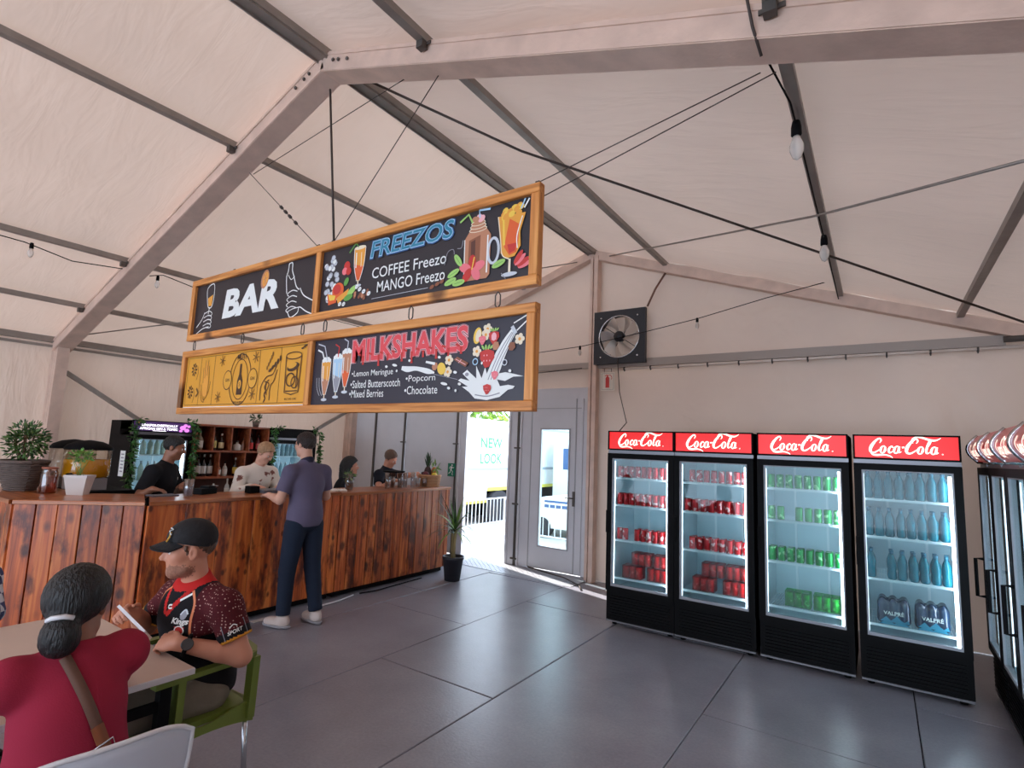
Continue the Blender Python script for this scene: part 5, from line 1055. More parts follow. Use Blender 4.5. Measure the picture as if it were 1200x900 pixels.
# dracaena by the doorway
t = thing('potted_dracaena', 'potted spiky-leaved plant in a black plastic pot at the end of the bar', 'plant', (-4.60, 5.52, 0))
obj('pot', MB().lathe([(.10, 0), (.132, .265), (.14, .265), (.14, .30), (.126, .30), (.12, .26)], 20), mat('pot black', (44, 44, 52), .5), t); obj('soil', MB().lathe([(.12, .25), (.12, .265), (.01, .27)], 16), mat('basket soil', (56,42,36)), t)
obj('trunk', MB().tube([(0, 0, .26), (.005, 0, .46), (.02, .005, .64)], [.026, .022, .018], 8).tube([(-.02, .0, .26), (-.03, .0, .58)], [.018, .014], 8), mat('cane', (150, 132, 88), .8), t)
R = random.Random(12); lv = None
for k in range(34):
    a_ = k*2.399; el = .25+1.1*(k/34); d = (math.cos(a_)*math.cos(el), math.sin(a_)*math.cos(el), math.sin(el)); mb = MB().leaf((.01, 0, .57+.003*k), d, (-math.cos(a_)*math.sin(el)+.01, -math.sin(a_)*math.sin(el), math.cos(el)), R.uniform(.34, .46)+(.0 if k < 28 else .05), .036, droop=.32*(1-k/36), seg=6)
    obj('leaf', mb, [M_L2, M_L1, M_L3][k % 3], t)
# ------------------------------------------------------------------ people
SKIN = mat('skin light', (214, 160, 136), .55); SKINT = mat('skin tan', (200, 138, 112), .55); SKINB = mat('skin brown', (148, 98, 74), .5); STUB = mat('stubble', (150, 104, 84), .7, var=.3, vscale=90); LIPM = mat('lip', (176, 98, 90), .5)
M_EYE = mat('eye white', (220, 214, 208), .3); M_IRIS = mat('iris', (40, 30, 26), .3)
def V3(*a): return np.array(a, float)
def nrm(v): v = np.array(v, float); return v/np.linalg.norm(v)
def frame(f, u):   # rows: side (person's left), forward, up
    f = nrm(f); u = np.array(u, float); u = nrm(u-f*(u@f)); return np.stack([np.cross(u, f), f, u])
def head_prims(s, c, Fr, S=1., hpk=1.):
    P = lambda x, y, z: c+S*(x*Fr[0]+y*Fr[1]+z*Fr[2])
    s.ell(P(0,-.012,.035), V3(.073,.092,.084)*S, Fr, .01); s.ell(P(0,.03,-.03), V3(.058,.062,.078)*S, Fr, .03); s.cone(P(-.038,.02,-.07), P(0,.062,-.092), .026*S, .020*S, .03); s.cone(P(.038,.02,-.07), P(0,.062,-.092), .026*S, .020*S, .03)
    s.cone(P(-.03,.076,.024), P(.03,.076,.024), .014*S, .014*S, .015); s.cone(P(-.042,.055,-.018), P(.042,.055,-.018), .024*S, .024*S, .03)
    for q in (-1, 1): s.ell(P(q*.031,.094,.004), V3(.017,.012,.011)*S, Fr, .012, neg=True)
    s.cone(P(0,.084,.012), P(0,.108,-.024), .008*S, .0125*S, .012); s.cone(P(-.012,.092,-.03), P(.012,.092,-.03), .008*S, .008*S, .008)
    s.cone(P(-.018,.083,-.052), P(.018,.083,-.052), .008*S, .008*S, .006); s.cone(P(-.015,.08,-.064), P(.015,.08,-.064), .0085*S, .0085*S, .006)
    for q in (-1, 1):
        s.ell(P(q*.076,-.008,-.004), V3(.010,.020,.032)*S, Fr, .008); s.ell(P(q*.084,-.004,.0), V3(.005,.010,.017)*S, Fr, .004, neg=True)
    return P
def eyes(t, P, Fr, S=1.):
    for q in (-1, 1):
        c = P(q*.031,.076,.004); mb = MB(); R = .0125*S
        vs = []; fs = []; n = 10
        mb.lathe([(.0005,-R),(R*.7,-R*.7),(R,0),(R*.7,R*.7),(R*.42,R*.9)], n, m=0); mb.lathe([(R*.42,R*.9),(.0005,R*1.02)], n, m=1)
        F3 = np.stack([Fr[0], -Fr[2], Fr[1]]); mb.v = [tuple(c+np.array(v)@F3) for v in mb.v]
        obj('eye', mb, [M_EYE, M_IRIS], t, True)
def brow(t, P, m, S=1.):
    for q in (-1, 1): obj('eyebrow', MB().tube([P(q*.014,.09,.021), P(q*.03,.089,.027), P(q*.047,.076,.023)], [.0035, .004, .002], 6), m, t, True)
def hand(s, w, d, nrm_, side, S=1., curl=.5, spread=.1, thumb=.6, k=.006):
    """w wrist, d finger direction, nrm_ back-of-hand normal, side: direction of the thumb"""
    d = nrm(d); n = nrm(nrm_); n = nrm(n-d*(n@d)); sd_ = np.cross(d, n); sd_ = sd_ if sd_@np.array(side) > 0 else -sd_
    pc = w+d*.048*S; s.ell(pc, V3(.042,.05,.016)*S, np.stack([sd_, d, n]), .012); s.cone(w, w+d*.03*S, .026*S, .024*S, .015)
    for i, (o, L, r) in enumerate(((.030,.072,.0088),(.010,.080,.0090),(-.011,.074,.0086),(-.030,.058,.0076))):
        b = w+d*.086*S+sd_*o*S; L *= S; r *= S; c1, c2 = curl*.8, curl*1.9; dd = nrm(d+sd_*spread*o*30*.1)
        p1 = b+L*.45*(dd*math.cos(c1)-n*math.sin(c1)); p2 = p1+L*.32*(dd*math.cos(c2)-n*math.sin(c2)); p3 = p2+L*.24*(dd*math.cos(c2*1.25)-n*math.sin(c2*1.25))
        s.cone(w+d*.06*S+sd_*o*.9*S, b, r*1.15, r*1.08, k); s.cone(b, p1, r*1.05, r, .003); s.cone(p1, p2, r, r*.93, .003); s.cone(p2, p3, r*.93, r*.8, .003)
    t0 = w+d*.022*S+sd_*.028*S; t1 = t0+S*.034*nrm(d*.7+sd_*thumb-n*.25); t2 = t1+S*.03*nrm(d*.95+sd_*thumb*.4-n*.35); t3 = t2+S*.022*nrm(d+sd_*.0-n*.4)
    s.cone(w+d*.02*S, t0, .018*S, .016*S, .01); s.cone(t0, t1, .0135*S, .011*S, .006); s.cone(t1, t2, .011*S, .0095*S, .003); s.cone(t2, t3, .0095*S, .008*S, .003)
def sh_(J, dy, dx=0):
    for k in ('pel','che','neck','head','shl','shr','ell','elr','wrl','wrr','hipl','hipr','knl','knr','anl','anr'): v = J[k]; J[k] = (v[0]+dx, v[1]+dy, v[2])
    for k in ('shl', 'shr'): v = J[k]; J[k] = (v[0], v[1], v[2]-.025)
def person(label, J, mats, h=.008, cls=None, group=None, S=1., hands=True, loc=None, legs=True):
    """J: joints. Returns thing, sdf joints"""
    t = thing('person', label, 'person', tuple(loc if loc is not None else (J['pel'][0], J['pel'][1], 0)), group=group)
    pel, che, nb, hd = (V3(*J[k]) for k in ('pel', 'che', 'neck', 'head')); up_t = nrm(nb-pel); lr = V3(*J['shl'])-V3(*J['shr']); fwd = nrm(np.cross(lr, up_t)); Fr = frame(fwd, up_t); Fp = frame(J.get('pf', fwd), (0,0,1))
    fat = J.get('fat', 1.); s = SDF(h)
    sw = np.linalg.norm(lr)/2; mid = (pel+che)/2
    s.ell(pel+V3(0,0,.02), V3(.155*fat,.115*fat,.13)*S, Fp, .05); s.ell(mid, V3(.135*fat,.105*fat,.15)*S, Fr, .06); s.ell(che+up_t*.02, V3(sw*.92,.115*fat,.18)*S, Fr, .05)
    s.cone(nb-up_t*.05, hd-frame(J['hf'], J.get('hu', (0,0,1)))[2]*.05-.02*frame(J['hf'], J.get('hu', (0,0,1)))[1], .062*S, .052*S, .03)
    s.cone(nb-up_t*.06+lr*.1, V3(*J['shl']), .05, .055, .04); s.cone(nb-up_t*.06-lr*.1, V3(*J['shr']), .05, .055, .04)
    Fh = frame(J['hf'], J.get('hu', (0,0,1))); P = head_prims(s, hd, Fh, S*J.get('hs', 1.))
    am = J.get('arm', 1.)
    for q in 'lr':
        a, b, c = V3(*J['sh'+q]), V3(*J['el'+q]), V3(*J['wr'+q])
        s.cone(a, b, .053*am, .040*am, .03); s.cone(b, b+(c-b)*.35, .041*am, .040*am, .02); s.cone(b+(c-b)*.35, c, .040*am, .027*am, .01)
        if hands: H_ = J['hd'+q]; hand(s, c, H_[0], H_[1], H_[2], S*.98, *(H_[3:] if len(H_) > 3 else (.5,)))
        if legs:
            h_, k_, a_ = V3(*J['hip'+q]), V3(*J['kn'+q]), V3(*J['an'+q]); s.cone(h_, k_, .085*fat, .055, .03); s.cone(k_, k_+(a_-k_)*.35, .054, .053, .02); s.cone(k_+(a_-k_)*.35, a_, .053, .036, .01)
            tf = nrm(J['toe'+q]); s.cone(a_-V3(0,0,.03), a_-V3(0,0,.05)+tf*.14, .034, .028, .02)
    body = sdf_obj('body', s, mats, t, cls=cls)
    return t, P, Fh, Fr, dict(pel=pel, che=che, nb=nb, hd=hd, up=up_t, lr=lr, fwd=fwd, sw=sw, mid=mid, body=body)
def shirt(t, J, K, Fr, mats, h, name='shirt', infl=.014, sleeve=.55, hem=-.08, full=False, cls=None, flare=0, cutneck=.0):
    pel, che, nb, up_t, lr, sw, mid = (K[k] for k in ('pel', 'che', 'nb', 'up', 'lr', 'sw', 'mid')); fat = J.get('fat', 1.); am = J.get('arm', 1.)
    s = SDF(h); Fp = frame(J.get('pf', K['fwd']), (0,0,1)); hc = pel+V3(0,0,hem)
    cut = (hc, (0,0,-1))
    s.ell(pel+V3(0,0,.01), V3(.155*fat+infl+flare, .115*fat+infl+flare, .17), Fp, .05, cut=cut); s.ell(mid, V3(.135*fat+infl+flare,.105*fat+infl+flare,.17), Fr, .07, cut=cut); s.ell(che+up_t*.02, V3(sw*.92+infl,.115*fat+infl,.18+infl), Fr, .05, cut=cut)
    s.cone(nb-up_t*.06, nb-up_t*.0, .075, .066, .03, cut=(nb+up_t*(.012+cutneck)-K['fwd']*.0, nrm(up_t+K['fwd']*.35)))
    for q, sg in (('l', 1), ('r', -1)):
        a, b, c = V3(*J['sh'+q]), V3(*J['el'+q]), V3(*J['wr'+q]); s.cone(nb-up_t*.06+lr*.1*sg, a, .05+infl, .055+infl, .04)
        if full: s.cone(a, b, .055*am+infl, .046*am+infl, .03); e = b+(c-b)*.85; s.cone(b, c, .045*am+infl, .032*am+infl, .015, cut=(e, nrm(c-b)))
        else:
            e = a+(b-a)*sleeve; s.cone(a, b, .055*am+infl, .049*am+infl*1.3, .03, cut=(e, nrm(b-a)))
    return sdf_obj(name, s, mats, t, cls=cls)
def trousers(t, J, K, m, h, end=.93, infl=.016, name='trousers', flare=0.):
    s = SDF(h); pel = K['pel']; fat = J.get('fat', 1.); Fp = frame(J.get('pf', K['fwd']), (0,0,1))
    s.ell(pel+V3(0,0,-.0), V3(.155*fat+infl,.115*fat+infl,.13), Fp, .05)
    for q in 'lr':
        h_, k_, a_ = V3(*J['hip'+q]), V3(*J['kn'+q]), V3(*J['an'+q])
        if end > 0: s.cone(h_, k_, .088*fat+infl, .060+infl, .02); e = k_+(a_-k_)*end; s.cone(k_, a_, .060+infl, .046+infl, .015, cut=(e, nrm(a_-k_)))
        else: e = h_+(k_-h_)*(1+end); s.cone(h_, k_, .09*fat+infl, .066+infl+flare, .02, cut=(e, nrm(k_-h_)))
    return sdf_obj(name, s, m, t)
def shoes(t, J, m, ms, h=.006):
    for q in 'lr':
        a_ = V3(*J['an'+q]); tf = nrm(J['toe'+q]); g = V3(a_[0], a_[1], 0); F3 = frame(tf, (0,0,1)); s = SDF(h)
        cut = (g+V3(0,0,.022), (0,0,-1)); s.ell(g+tf*.10+V3(0,0,.04), V3(.048,.10,.045), F3, .03, cut=cut); s.ell(g-tf*.01+V3(0,0,.06), V3(.042,.065,.055), F3, .03, cut=cut); s.cone(g+V3(0,0,.06), g+V3(0,0,.10), .05, .048, .02, cut=(g+V3(0,0,.105), (0,0,1)))
        o = sdf_obj('shoe', s, m, t); s2 = SDF(h); s2.ell(g+tf*.06+V3(0,0,.018), V3(.052,.155,.05), F3, .01, cut=[(g+V3(0,0,.026), (0,0,1)), (g+V3(0,0,.002), (0,0,-1))]); so = sdf_obj('sole', s2, ms, t)
        so.parent = o; 
def hair_cap(t, P, Fh, m, h, grow=.012, amp=1., front=.055, low=-.045, extra=None, S=1., name='hair', side=.0):
    """cap of hair; cut away in front of the hairline and below the nape"""
    s = SDF(h)
    s.ell(P(0,-.016,.038), V3(.073+grow,.092+grow,.084+grow)*S, Fh, .02, cut=[(P(0, front, .045), nrm(Fh[1]*.9-Fh[2]*1.0)), (P(0, -.05, low-.02), nrm(-Fh[2]+Fh[1]*.75))])
    s.cone(P(-.074,.022,.03), P(-.077,.016,-.005), .008, .005, .01); s.cone(P(.074,.022,.03), P(.077,.016,-.005), .008, .005, .01)
    if extra: extra(s, P)
    o = sdf_obj(name, s, m, t); me = o.data; n = len(me.vertices); co = np.empty(n*3); nn = np.empty(n*3); me.vertices.foreach_get('co', co); me.vertex_normals.foreach_get('vector', nn); co = co.reshape(-1, 3); nn = nn.reshape(-1, 3)
    q = (co+np.array(t.location)-P(0,0,0))@Fh.T; w_ = np.sin(q[:, 0]*330+np.sin(q[:, 2]*90)*2)+np.sin(q[:, 1]*290+q[:, 0]*140+np.sin(q[:, 2]*70)*2)+.8*np.sin((q[:, 2]+q[:, 1])*210+q[:, 0]*60); co += nn*(w_*.0016*S*amp)[:, None]
    me.vertices.foreach_set('co', co.ravel()); me.update(); return o
def hairmat(name, c): return mat(name, c, .5, bump=.7, bscale=130, var=.3, vscale=40, stretch=(1, 1, .2))
HB = hairmat('hair dark brown', (48, 34, 30)); HK = hairmat('hair black', (14, 10, 11)); HBL = hairmat('hair fair', (176, 136, 100)); HS = hairmat('hair short brown', (94, 68, 52)); 
def cloth(name, c, **k): return mat(name, c, .85, bump=.18, bscale=14, var=.08, vscale=5, spec=.2, **k)
# --- 1. customer standing at the bar
J = dict(pel=(-4.56,3.24,.96), che=(-4.59,3.25,1.27), neck=(-4.61,3.245,1.50), head=(-4.66,3.245,1.66), hf=(-1,-.22,-.08), shl=(-4.59,3.065,1.40), shr=(-4.59,3.435,1.40), ell=(-4.60,2.985,1.15), elr=(-4.61,3.50,1.16), wrl=(-4.85,3.03,1.17), wrr=(-4.86,3.42,1.17),
   hdl=((-1,.25,-.05),(0,0,1),(0,1,0),.3), hdr=((-1,-.25,-.05),(0,0,1),(0,-1,0),.3), hipl=(-4.56,3.15,.90), hipr=(-4.56,3.33,.90), knl=(-4.59,3.12,.50), knr=(-4.55,3.36,.50), anl=(-4.57,3.10,.085), anr=(-4.47,3.38,.085), toel=(-1,-.3,0), toer=(-1,.05,0), pf=(-1,0,0), hs=.97)
t, P, Fh, Fr, K = person('man in plum grey polo shirt and dark jeans standing back to us at the bar', J, [SKIN], .008)
shirt(t, J, K, Fr, cloth('plum grey jersey', (98, 90, 112)), .008, name='polo_shirt', sleeve=.72, hem=-.06, flare=.008)
cs = SDF(.006); cs.cone(K['nb']-K['up']*.03, K['nb']+K['up']*.015, .075, .066, .01, cut=[(K['nb']+K['up']*.025-K['fwd']*.0, nrm(K['up']+K['fwd']*.45)), (K['nb']-K['up']*.01, -K['up'])]); sdf_obj('collar', cs, cloth('collar navy', (52, 50, 68)), t)
trousers(t, J, K, cloth('dark denim', (34, 42, 58)), .009, end=.94); shoes(t, J, cloth('off white knit', (206, 190, 182)), mat('sole grey', (150, 146, 150)))
hair_cap(t, P, Fh, HB, .006, grow=.010, front=.05, low=-.05); eyes(t, P, Fh); brow(t, P, HB)
g = MB(); 
for q in (-1, 1): g.tube([P(q*.012,.105,.008), P(q*.03,.106,.02), P(q*.05,.098,.008), P(q*.03,.104,-.012), P(q*.012,.105,.008)], .002, 5).tube([P(q*.05,.098,.01), P(q*.078,.03,.01), P(q*.08,-.012,.006)], .002, 5)
g.tube([P(-.012,.106,.012), P(.012,.106,.012)], .002, 5); obj('glasses', g, M_BLACK, t, True)
# --- 2. bartender in black T-shirt
f = nrm((.55,.80,0)); 
J = dict(pel=(-6.12,2.86,.93), che=(-6.10,2.88,1.22), neck=(-6.07,2.91,1.42), head=(-6.04,2.95,1.575), hf=(.62,.78,-.22), shl=(-6.25,3.03,1.36), shr=(-5.94,2.73,1.36), ell=(-6.22,3.12,1.10), elr=(-5.86,2.60,1.10), wrl=(-5.99,3.06,1.20), wrr=(-5.74,2.66,1.185),
   hdl=((.8,-.5,-.1),(0,0,1),(0,-1,0),.9), hdr=((.6,.7,-.1),(0,0,1),(0,1,0),.6), hipl=(-6.17,2.93,.88), hipr=(-6.06,2.79,.88), knl=(-6.15,2.98,.48), knr=(-6.0,2.82,.48), anl=(-6.15,2.98,.08), anr=(-6.0,2.8,.08), toel=f, toer=f, hs=.98, arm=1.05, fat=1.02)
sh_(J, -.28)
t, P, Fh, Fr, K = person('bartender in a black T-shirt with cropped hair behind the near end of the bar', J, [SKINB], .009)
shirt(t, J, K, Fr, cloth('black T-shirt cotton', (24, 25, 30)), .009, name='t_shirt', sleeve=.78, hem=-.05, flare=.01)
trousers(t, J, K, cloth('black trousers', (28, 28, 32)), .012); shoes(t, J, M_BLACKM, M_BLACKM, .01); hair_cap(t, P, Fh, HK, .006, grow=.006, front=.05, low=-.03); eyes(t, P, Fh); brow(t, P, HK)
def chest_print(K, Fr, x, z, w, h, m, name='badge', y=.18):
    me = K['shirt']; bvh = BVHTree.FromPolygons([v.co for v in me.data.vertices], [tuple(p.vertices) for p in me.data.polygons]); L = Vector(t.location)
    return bvh

def decal(t, sh, K, Fr, art, name):
    """press flat print onto the cloth: art is in (side, up) metres about the chest centre"""
    bvh = BVHTree.FromPolygons([v.co for v in sh.data.vertices], [tuple(p.vertices) for p in sh.data.polygons]); L = Vector(t.location); F = Vector(Fr[1]); vs = []
    for x, y, z in art.mb.v:
        o = Vector(K['che'])+Vector(Fr[0])*x+Vector(Fr[2])*z+F*.4-L; hit = bvh.ray_cast(o, -F); p = hit[0] if hit[0] is not None else o-F*.25; vs.append(tuple(p+F*(.0025-y)))
    art.mb.v = vs; return obj(name, art.mb, [art.mats[n] for n in art.names], t)
sh = [c for c in t.children if c.name.startswith('t_shirt')][0]
ar = Art((0,0,0), (1,0,0), (0,0,1), PM); ar.poly([(.05,.07),(.10,.07),(.09,.045),(.06,.04)], 'white'); decal(t, sh, K, Fr, ar, 'shirt_print')
# --- 3. lady in floral shirt
fl_m = mat('floral shirt', (224, 212, 200), .8); nt = fl_m.node_tree; b_ = nt.nodes['Principled BSDF']; tc = nt.nodes.new('ShaderNodeTexCoord'); vo = nt.nodes.new('ShaderNodeTexVoronoi'); vo.inputs['Scale'].default_value = 7; nt.links.new(tc.outputs['Object'], vo.inputs[0]); nz = nt.nodes.new('ShaderNodeTexNoise'); nz.inputs['Scale'].default_value = 34; nt.links.new(tc.outputs['Object'], nz.inputs[0])
ma = nt.nodes.new('ShaderNodeMath'); ma.operation = 'MULTIPLY_ADD'; nt.links.new(nz.outputs['Fac'], ma.inputs[0]); ma.inputs[1].default_value = .55; nt.links.new(vo.outputs['Distance'], ma.inputs[2]); r_ = ramp(nt, [(.0, (88, 56, 48)), (.46, (120, 72, 62)), (.50, (170, 130, 116)), (.54, (224, 212, 200))]); nt.links.new(ma.outputs[0], r_.inputs[0]); nt.links.new(r_.outputs[0], b_.inputs['Base Color'])
f = nrm((.9,-.1,0))
J = dict(pel=(-6.02,3.72,.92), che=(-5.98,3.74,1.20), neck=(-5.93,3.755,1.40), head=(-5.86,3.77,1.54), hf=(.85,.25,-.55), hu=(.4,.1,1), shl=(-5.97,3.93,1.335), shr=(-5.95,3.57,1.335), ell=(-5.93,4.02,1.10), elr=(-5.88,3.47,1.09), wrl=(-5.70,3.88,1.17), wrr=(-5.65,3.55,1.185),
   hdl=((.9,-.4,0),(0,0,1),(0,-1,0),.5), hdr=((.9,.3,0),(0,0,1),(0,1,0),.4), hipl=(-6.03,3.82,.86), hipr=(-6.02,3.62,.86), knl=(-6.0,3.83,.46), knr=(-6.0,3.62,.46), anl=(-6.0,3.83,.08), anr=(-6.0,3.62,.08), toel=f, toer=f, hs=.95)
sh_(J, -.20)
t, P, Fh, Fr, K = person('fair-haired lady in a cream floral shirt looking down at the till', J, [SKIN], .009)
shirt(t, J, K, Fr, fl_m, .009, full=True, flare=.012, infl=.018, hem=-.1); trousers(t, J, K, M_BLACKM, .012); shoes(t, J, M_BLACKM, M_BLACKM, .01)
hair_cap(t, P, Fh, HBL, .007, grow=.012, front=.045, low=-.03, extra=lambda s, P: s.ell(P(0,-.10,.04), (.035,.03,.035), np.eye(3), .02)); eyes(t, P, Fh); brow(t, P, HBL)
# --- 4. dark-haired woman
f = nrm((.35,.9,0))
J = dict(pel=(-5.95,4.98,.78), che=(-5.93,5.0,1.04), neck=(-5.91,5.02,1.24), head=(-5.88,5.06,1.385), hf=(.62,.78,0), shl=(-6.07,5.10,1.17), shr=(-5.76,4.93,1.17), ell=(-6.05,5.2,.93), elr=(-5.70,4.9,.93), wrl=(-5.85,5.3,.95), wrr=(-5.65,5.1,.95),
   hdl=((.3,.9,0),(0,0,1),(1,0,0),.5), hdr=((.3,.9,0),(0,0,1),(-1,0,0),.5), hipl=(-6.0,5.02,.74), hipr=(-5.88,4.95,.74), knl=(-6.0,5.1,.42), knr=(-5.84,5.05,.42), anl=(-6.0,5.1,.08), anr=(-5.84,5.05,.08), toel=f, toer=f, hs=.94)
sh_(J, -.24)
t, P, Fh, Fr, K = person('woman with long dark wavy hair and black top behind the far bar section', J, [SKINT], .010)
shirt(t, J, K, Fr, cloth('black T-shirt cotton', (24, 25, 30)), .010, full=False, sleeve=.8); trousers(t, J, K, M_BLACKM, .012); shoes(t, J, M_BLACKM, M_BLACKM, .01)
hair_cap(t, P, Fh, HK, .007, grow=.02, front=.05, low=-.14, extra=lambda s, P: (s.cone(P(-.06,-.05,.0), P(-.085,-.05,-.19), .05, .04, .03), s.cone(P(.06,-.05,.0), P(.085,-.05,-.19), .05, .04, .03), s.cone(P(0,-.09,.0), P(0,-.10,-.2), .06, .05, .03))); eyes(t, P, Fh)
# --- 5. far barman pouring
f = nrm((.7,.3,0))
J = dict(pel=(-5.85,5.40,.90), che=(-5.82,5.40,1.17), neck=(-5.80,5.39,1.37), head=(-5.74,5.40,1.50), hf=(.7,.2,-.45), hu=(.3,-.15,1), shl=(-5.88,5.55,1.30), shr=(-5.76,5.22,1.30), ell=(-5.58,5.62,1.20), elr=(-5.62,5.1,1.08), wrl=(-5.38,5.62,1.31), wrr=(-5.42,5.18,1.22),
   hdl=((.6,.3,-.6),(.5,0,.8),(0,-1,0),1.0), hdr=((.5,.5,0),(0,0,1),(0,1,0),.7), hipl=(-5.87,5.5,.85), hipr=(-5.83,5.3,.85), knl=(-5.85,5.5,.46), knr=(-5.8,5.3,.46), anl=(-5.85,5.5,.08), anr=(-5.8,5.3,.08), toel=f, toer=f, hs=.94)
J['ell'] = (-5.66, 5.60, 1.255); J['wrl'] = (-5.43, 5.64, 1.30)
sh_(J, 0)
t, P, Fh, Fr, K = person('short-haired barman in navy T-shirt stretching an arm over glasses at the far end', J, [SKINT], .010)
shirt(t, J, K, Fr, cloth('navy black T-shirt', (24, 26, 36)), .010, sleeve=.6); trousers(t, J, K, M_BLACKM, .012); shoes(t, J, M_BLACKM, M_BLACKM, .01); hair_cap(t, P, Fh, HS, .007, grow=.007, front=.05, low=-.02); eyes(t, P, Fh)
tag(obj('pour_bottle', MB().tube([(-5.34, 5.64, 1.33), (-5.32, 5.66, 1.26), (-5.31, 5.67, 1.20)], [.022, .022, .008], 8), M_BLACKM), 'small black bottle held upside down by the far barman', 'bottle')
# --- 6. seated man in rugby jersey
J = dict(pel=(-2.80,1.47,.52), che=(-2.74,1.39,.82), neck=(-2.72,1.36,1.035), head=(-2.715,1.32,1.165), hf=(-.36,-.93,-.03), hu=(-.0,-.03,1), shl=(-2.53,1.415,.925), shr=(-2.89,1.365,.925), ell=(-2.44,1.46,.715), elr=(-3.03,1.30,.76), wrl=(-2.575,1.245,.795), wrr=(-2.84,1.17,.885),
   hdl=((-.86,-.45,.02),(.45,-.5,.75),(-.2,.2,.8),1.0), hdr=((.35,-.75,.35),(-.7,-.2,.6),(.3,0,.9),.9), hipl=(-2.70,1.44,.50), hipr=(-2.90,1.44,.50), knl=(-2.72,1.02,.52), knr=(-2.98,1.02,.52), anl=(-2.72,1.08,.09), anr=(-2.98,1.08,.09), toel=(0,-1,0), toer=(0,-1,0), pf=(0,-1,0), arm=1.08, fat=1.10, hs=1.02)
hdc = V3(*J['head']); Fhh = frame(J['hf'], J['hu'])
def stub(C):
    q = (C-hdc)@Fhh.T; r = np.linalg.norm((q-V3(0,.035,-.082))/V3(.085,.068,.042), axis=1)+rng.uniform(-.09, .09, len(q)); m = np.linalg.norm((q-V3(0,.09,-.058))/V3(.026,.03,.011), axis=1); return ((r < 1) & (m > 1) & (q[:, 2] > -.122)).astype(int)
t, P, Fh, Fr, K = person('man in black and red rugby jersey and black cap seated at the table in profile', J, [SKINT, STUB], .006, cls=stub)
# jersey: regions of the print are panels of different cloth
M_JK = cloth('jersey black', (26, 24, 28)); M_JR = cloth('jersey dark red', (92, 30, 36)); M_JY = cloth('jersey yellow cuff', (206, 140, 50)); M_JC = cloth('jersey red', (190, 40, 38))
m_ = M_JR; nt = m_.node_tree; b_ = nt.nodes['Principled BSDF']; tc = nt.nodes.new('ShaderNodeTexCoord'); vo = nt.nodes.new('ShaderNodeTexVoronoi'); vo.inputs['Scale'].default_value = 75; vo.inputs['Randomness'].default_value = .35; nt.links.new(tc.outputs['Object'], vo.inputs[0]); r_ = ramp(nt, [(.0, (206, 180, 170)), (.2, (190, 150, 140)), (.26, (84, 26, 32)), (1, (70, 24, 30))]); nt.links.new(vo.outputs['Distance'], r_.inputs[0]); nt.links.new(r_.outputs[0], b_.inputs['Base Color'])
def jcls(C):
    out = np.zeros(len(C), int); nb = K['nb']
    for q, sg in (('l', 1), ('r', -1)):
        a, b = V3(*J['sh'+q]), V3(*J['el'+q]); d = nrm(b-a); L = (C-a)@d; rad = np.linalg.norm((C-a)-np.outer(L, d), axis=1)
        s_ = (C-K['che'])@Fr[0]*sg; u_ = (C-nb)@Fr[2]
        yoke = (s_ > .10+.10*np.clip(-u_-.02, 0, .3)) & (u_ > -.20) & (L < .11); out[yoke] = 1
        cuff = (L > np.linalg.norm(b-a)*.66-.012) & (rad < .12) & (s_ > .1); out[cuff] = 2
    s0 = (C-nb)@Fr[0]; u0 = (C-nb)@Fr[2]; f0 = (C-nb)@Fr[1]; out[(np.hypot(s0, f0+.01) < .10) & (u0 > -.045)] = 3; out[((C-nb)@Fr[1] > 0) & (np.abs(np.abs(s0)-(.058+.6*(u0+.03))) < .012) & (u0 > -.12) & (u0 < .0)] = 3
    return out
sh = shirt(t, J, K, Fr, [M_JK, M_JR, M_JY, M_JC], .006, name='rugby_jersey', sleeve=.66, hem=-.03, flare=.012, cls=jcls, cutneck=-.005)
ar = Art((0,0,0), (1,0,0), (0,0,1), PM)
ar.text('Kings', .075, .055, 'white', w=.075, shear=.2, bold=.04); ar.poly([(.055,.035),(.10,.035),(.095,.01),(.078,-.005),(.06,.01)], 'red'); ar.ring(.078,.018,.02,.02,.005,'white'); ar.ell(.085,.085,.014,.02,'grey'); ar.stroke([(.072,.085),(.085,.105),(.1,.088)], .006, 'pale')
ar.stroke([(.012,.115),(-.005,.11),(.0,.10),(.018,.104)], .006, 'white'); ar.stroke([(.04,.135),(.075,.16)], .009, 'white', smooth=False); 
ar.mb.v = [(-x if False else x, y, z) for x, y, z in ar.mb.v]
ar.mb.v = [(x, -y, z) for x, y, z in ar.mb.v]
def decal2(t, sh, org, F, S_, U, art, name, lift=.002):
    bvh = BVHTree.FromPolygons([v.co for v in sh.data.vertices], [tuple(p.vertices) for p in sh.data.polygons]); L = Vector(t.location); F = Vector(F); vs = []
    for x, y, z in art.mb.v:
        o = Vector(org)+Vector(S_)*x+Vector(U)*z+F*.3-L; hit = bvh.ray_cast(o, -F); p = hit[0] if hit[0] is not None else o-F*.3; vs.append(tuple(p+F*(lift+abs(y))))
    art.mb.v = vs; return obj(name, art.mb, [art.mats[n] for n in art.names], t)
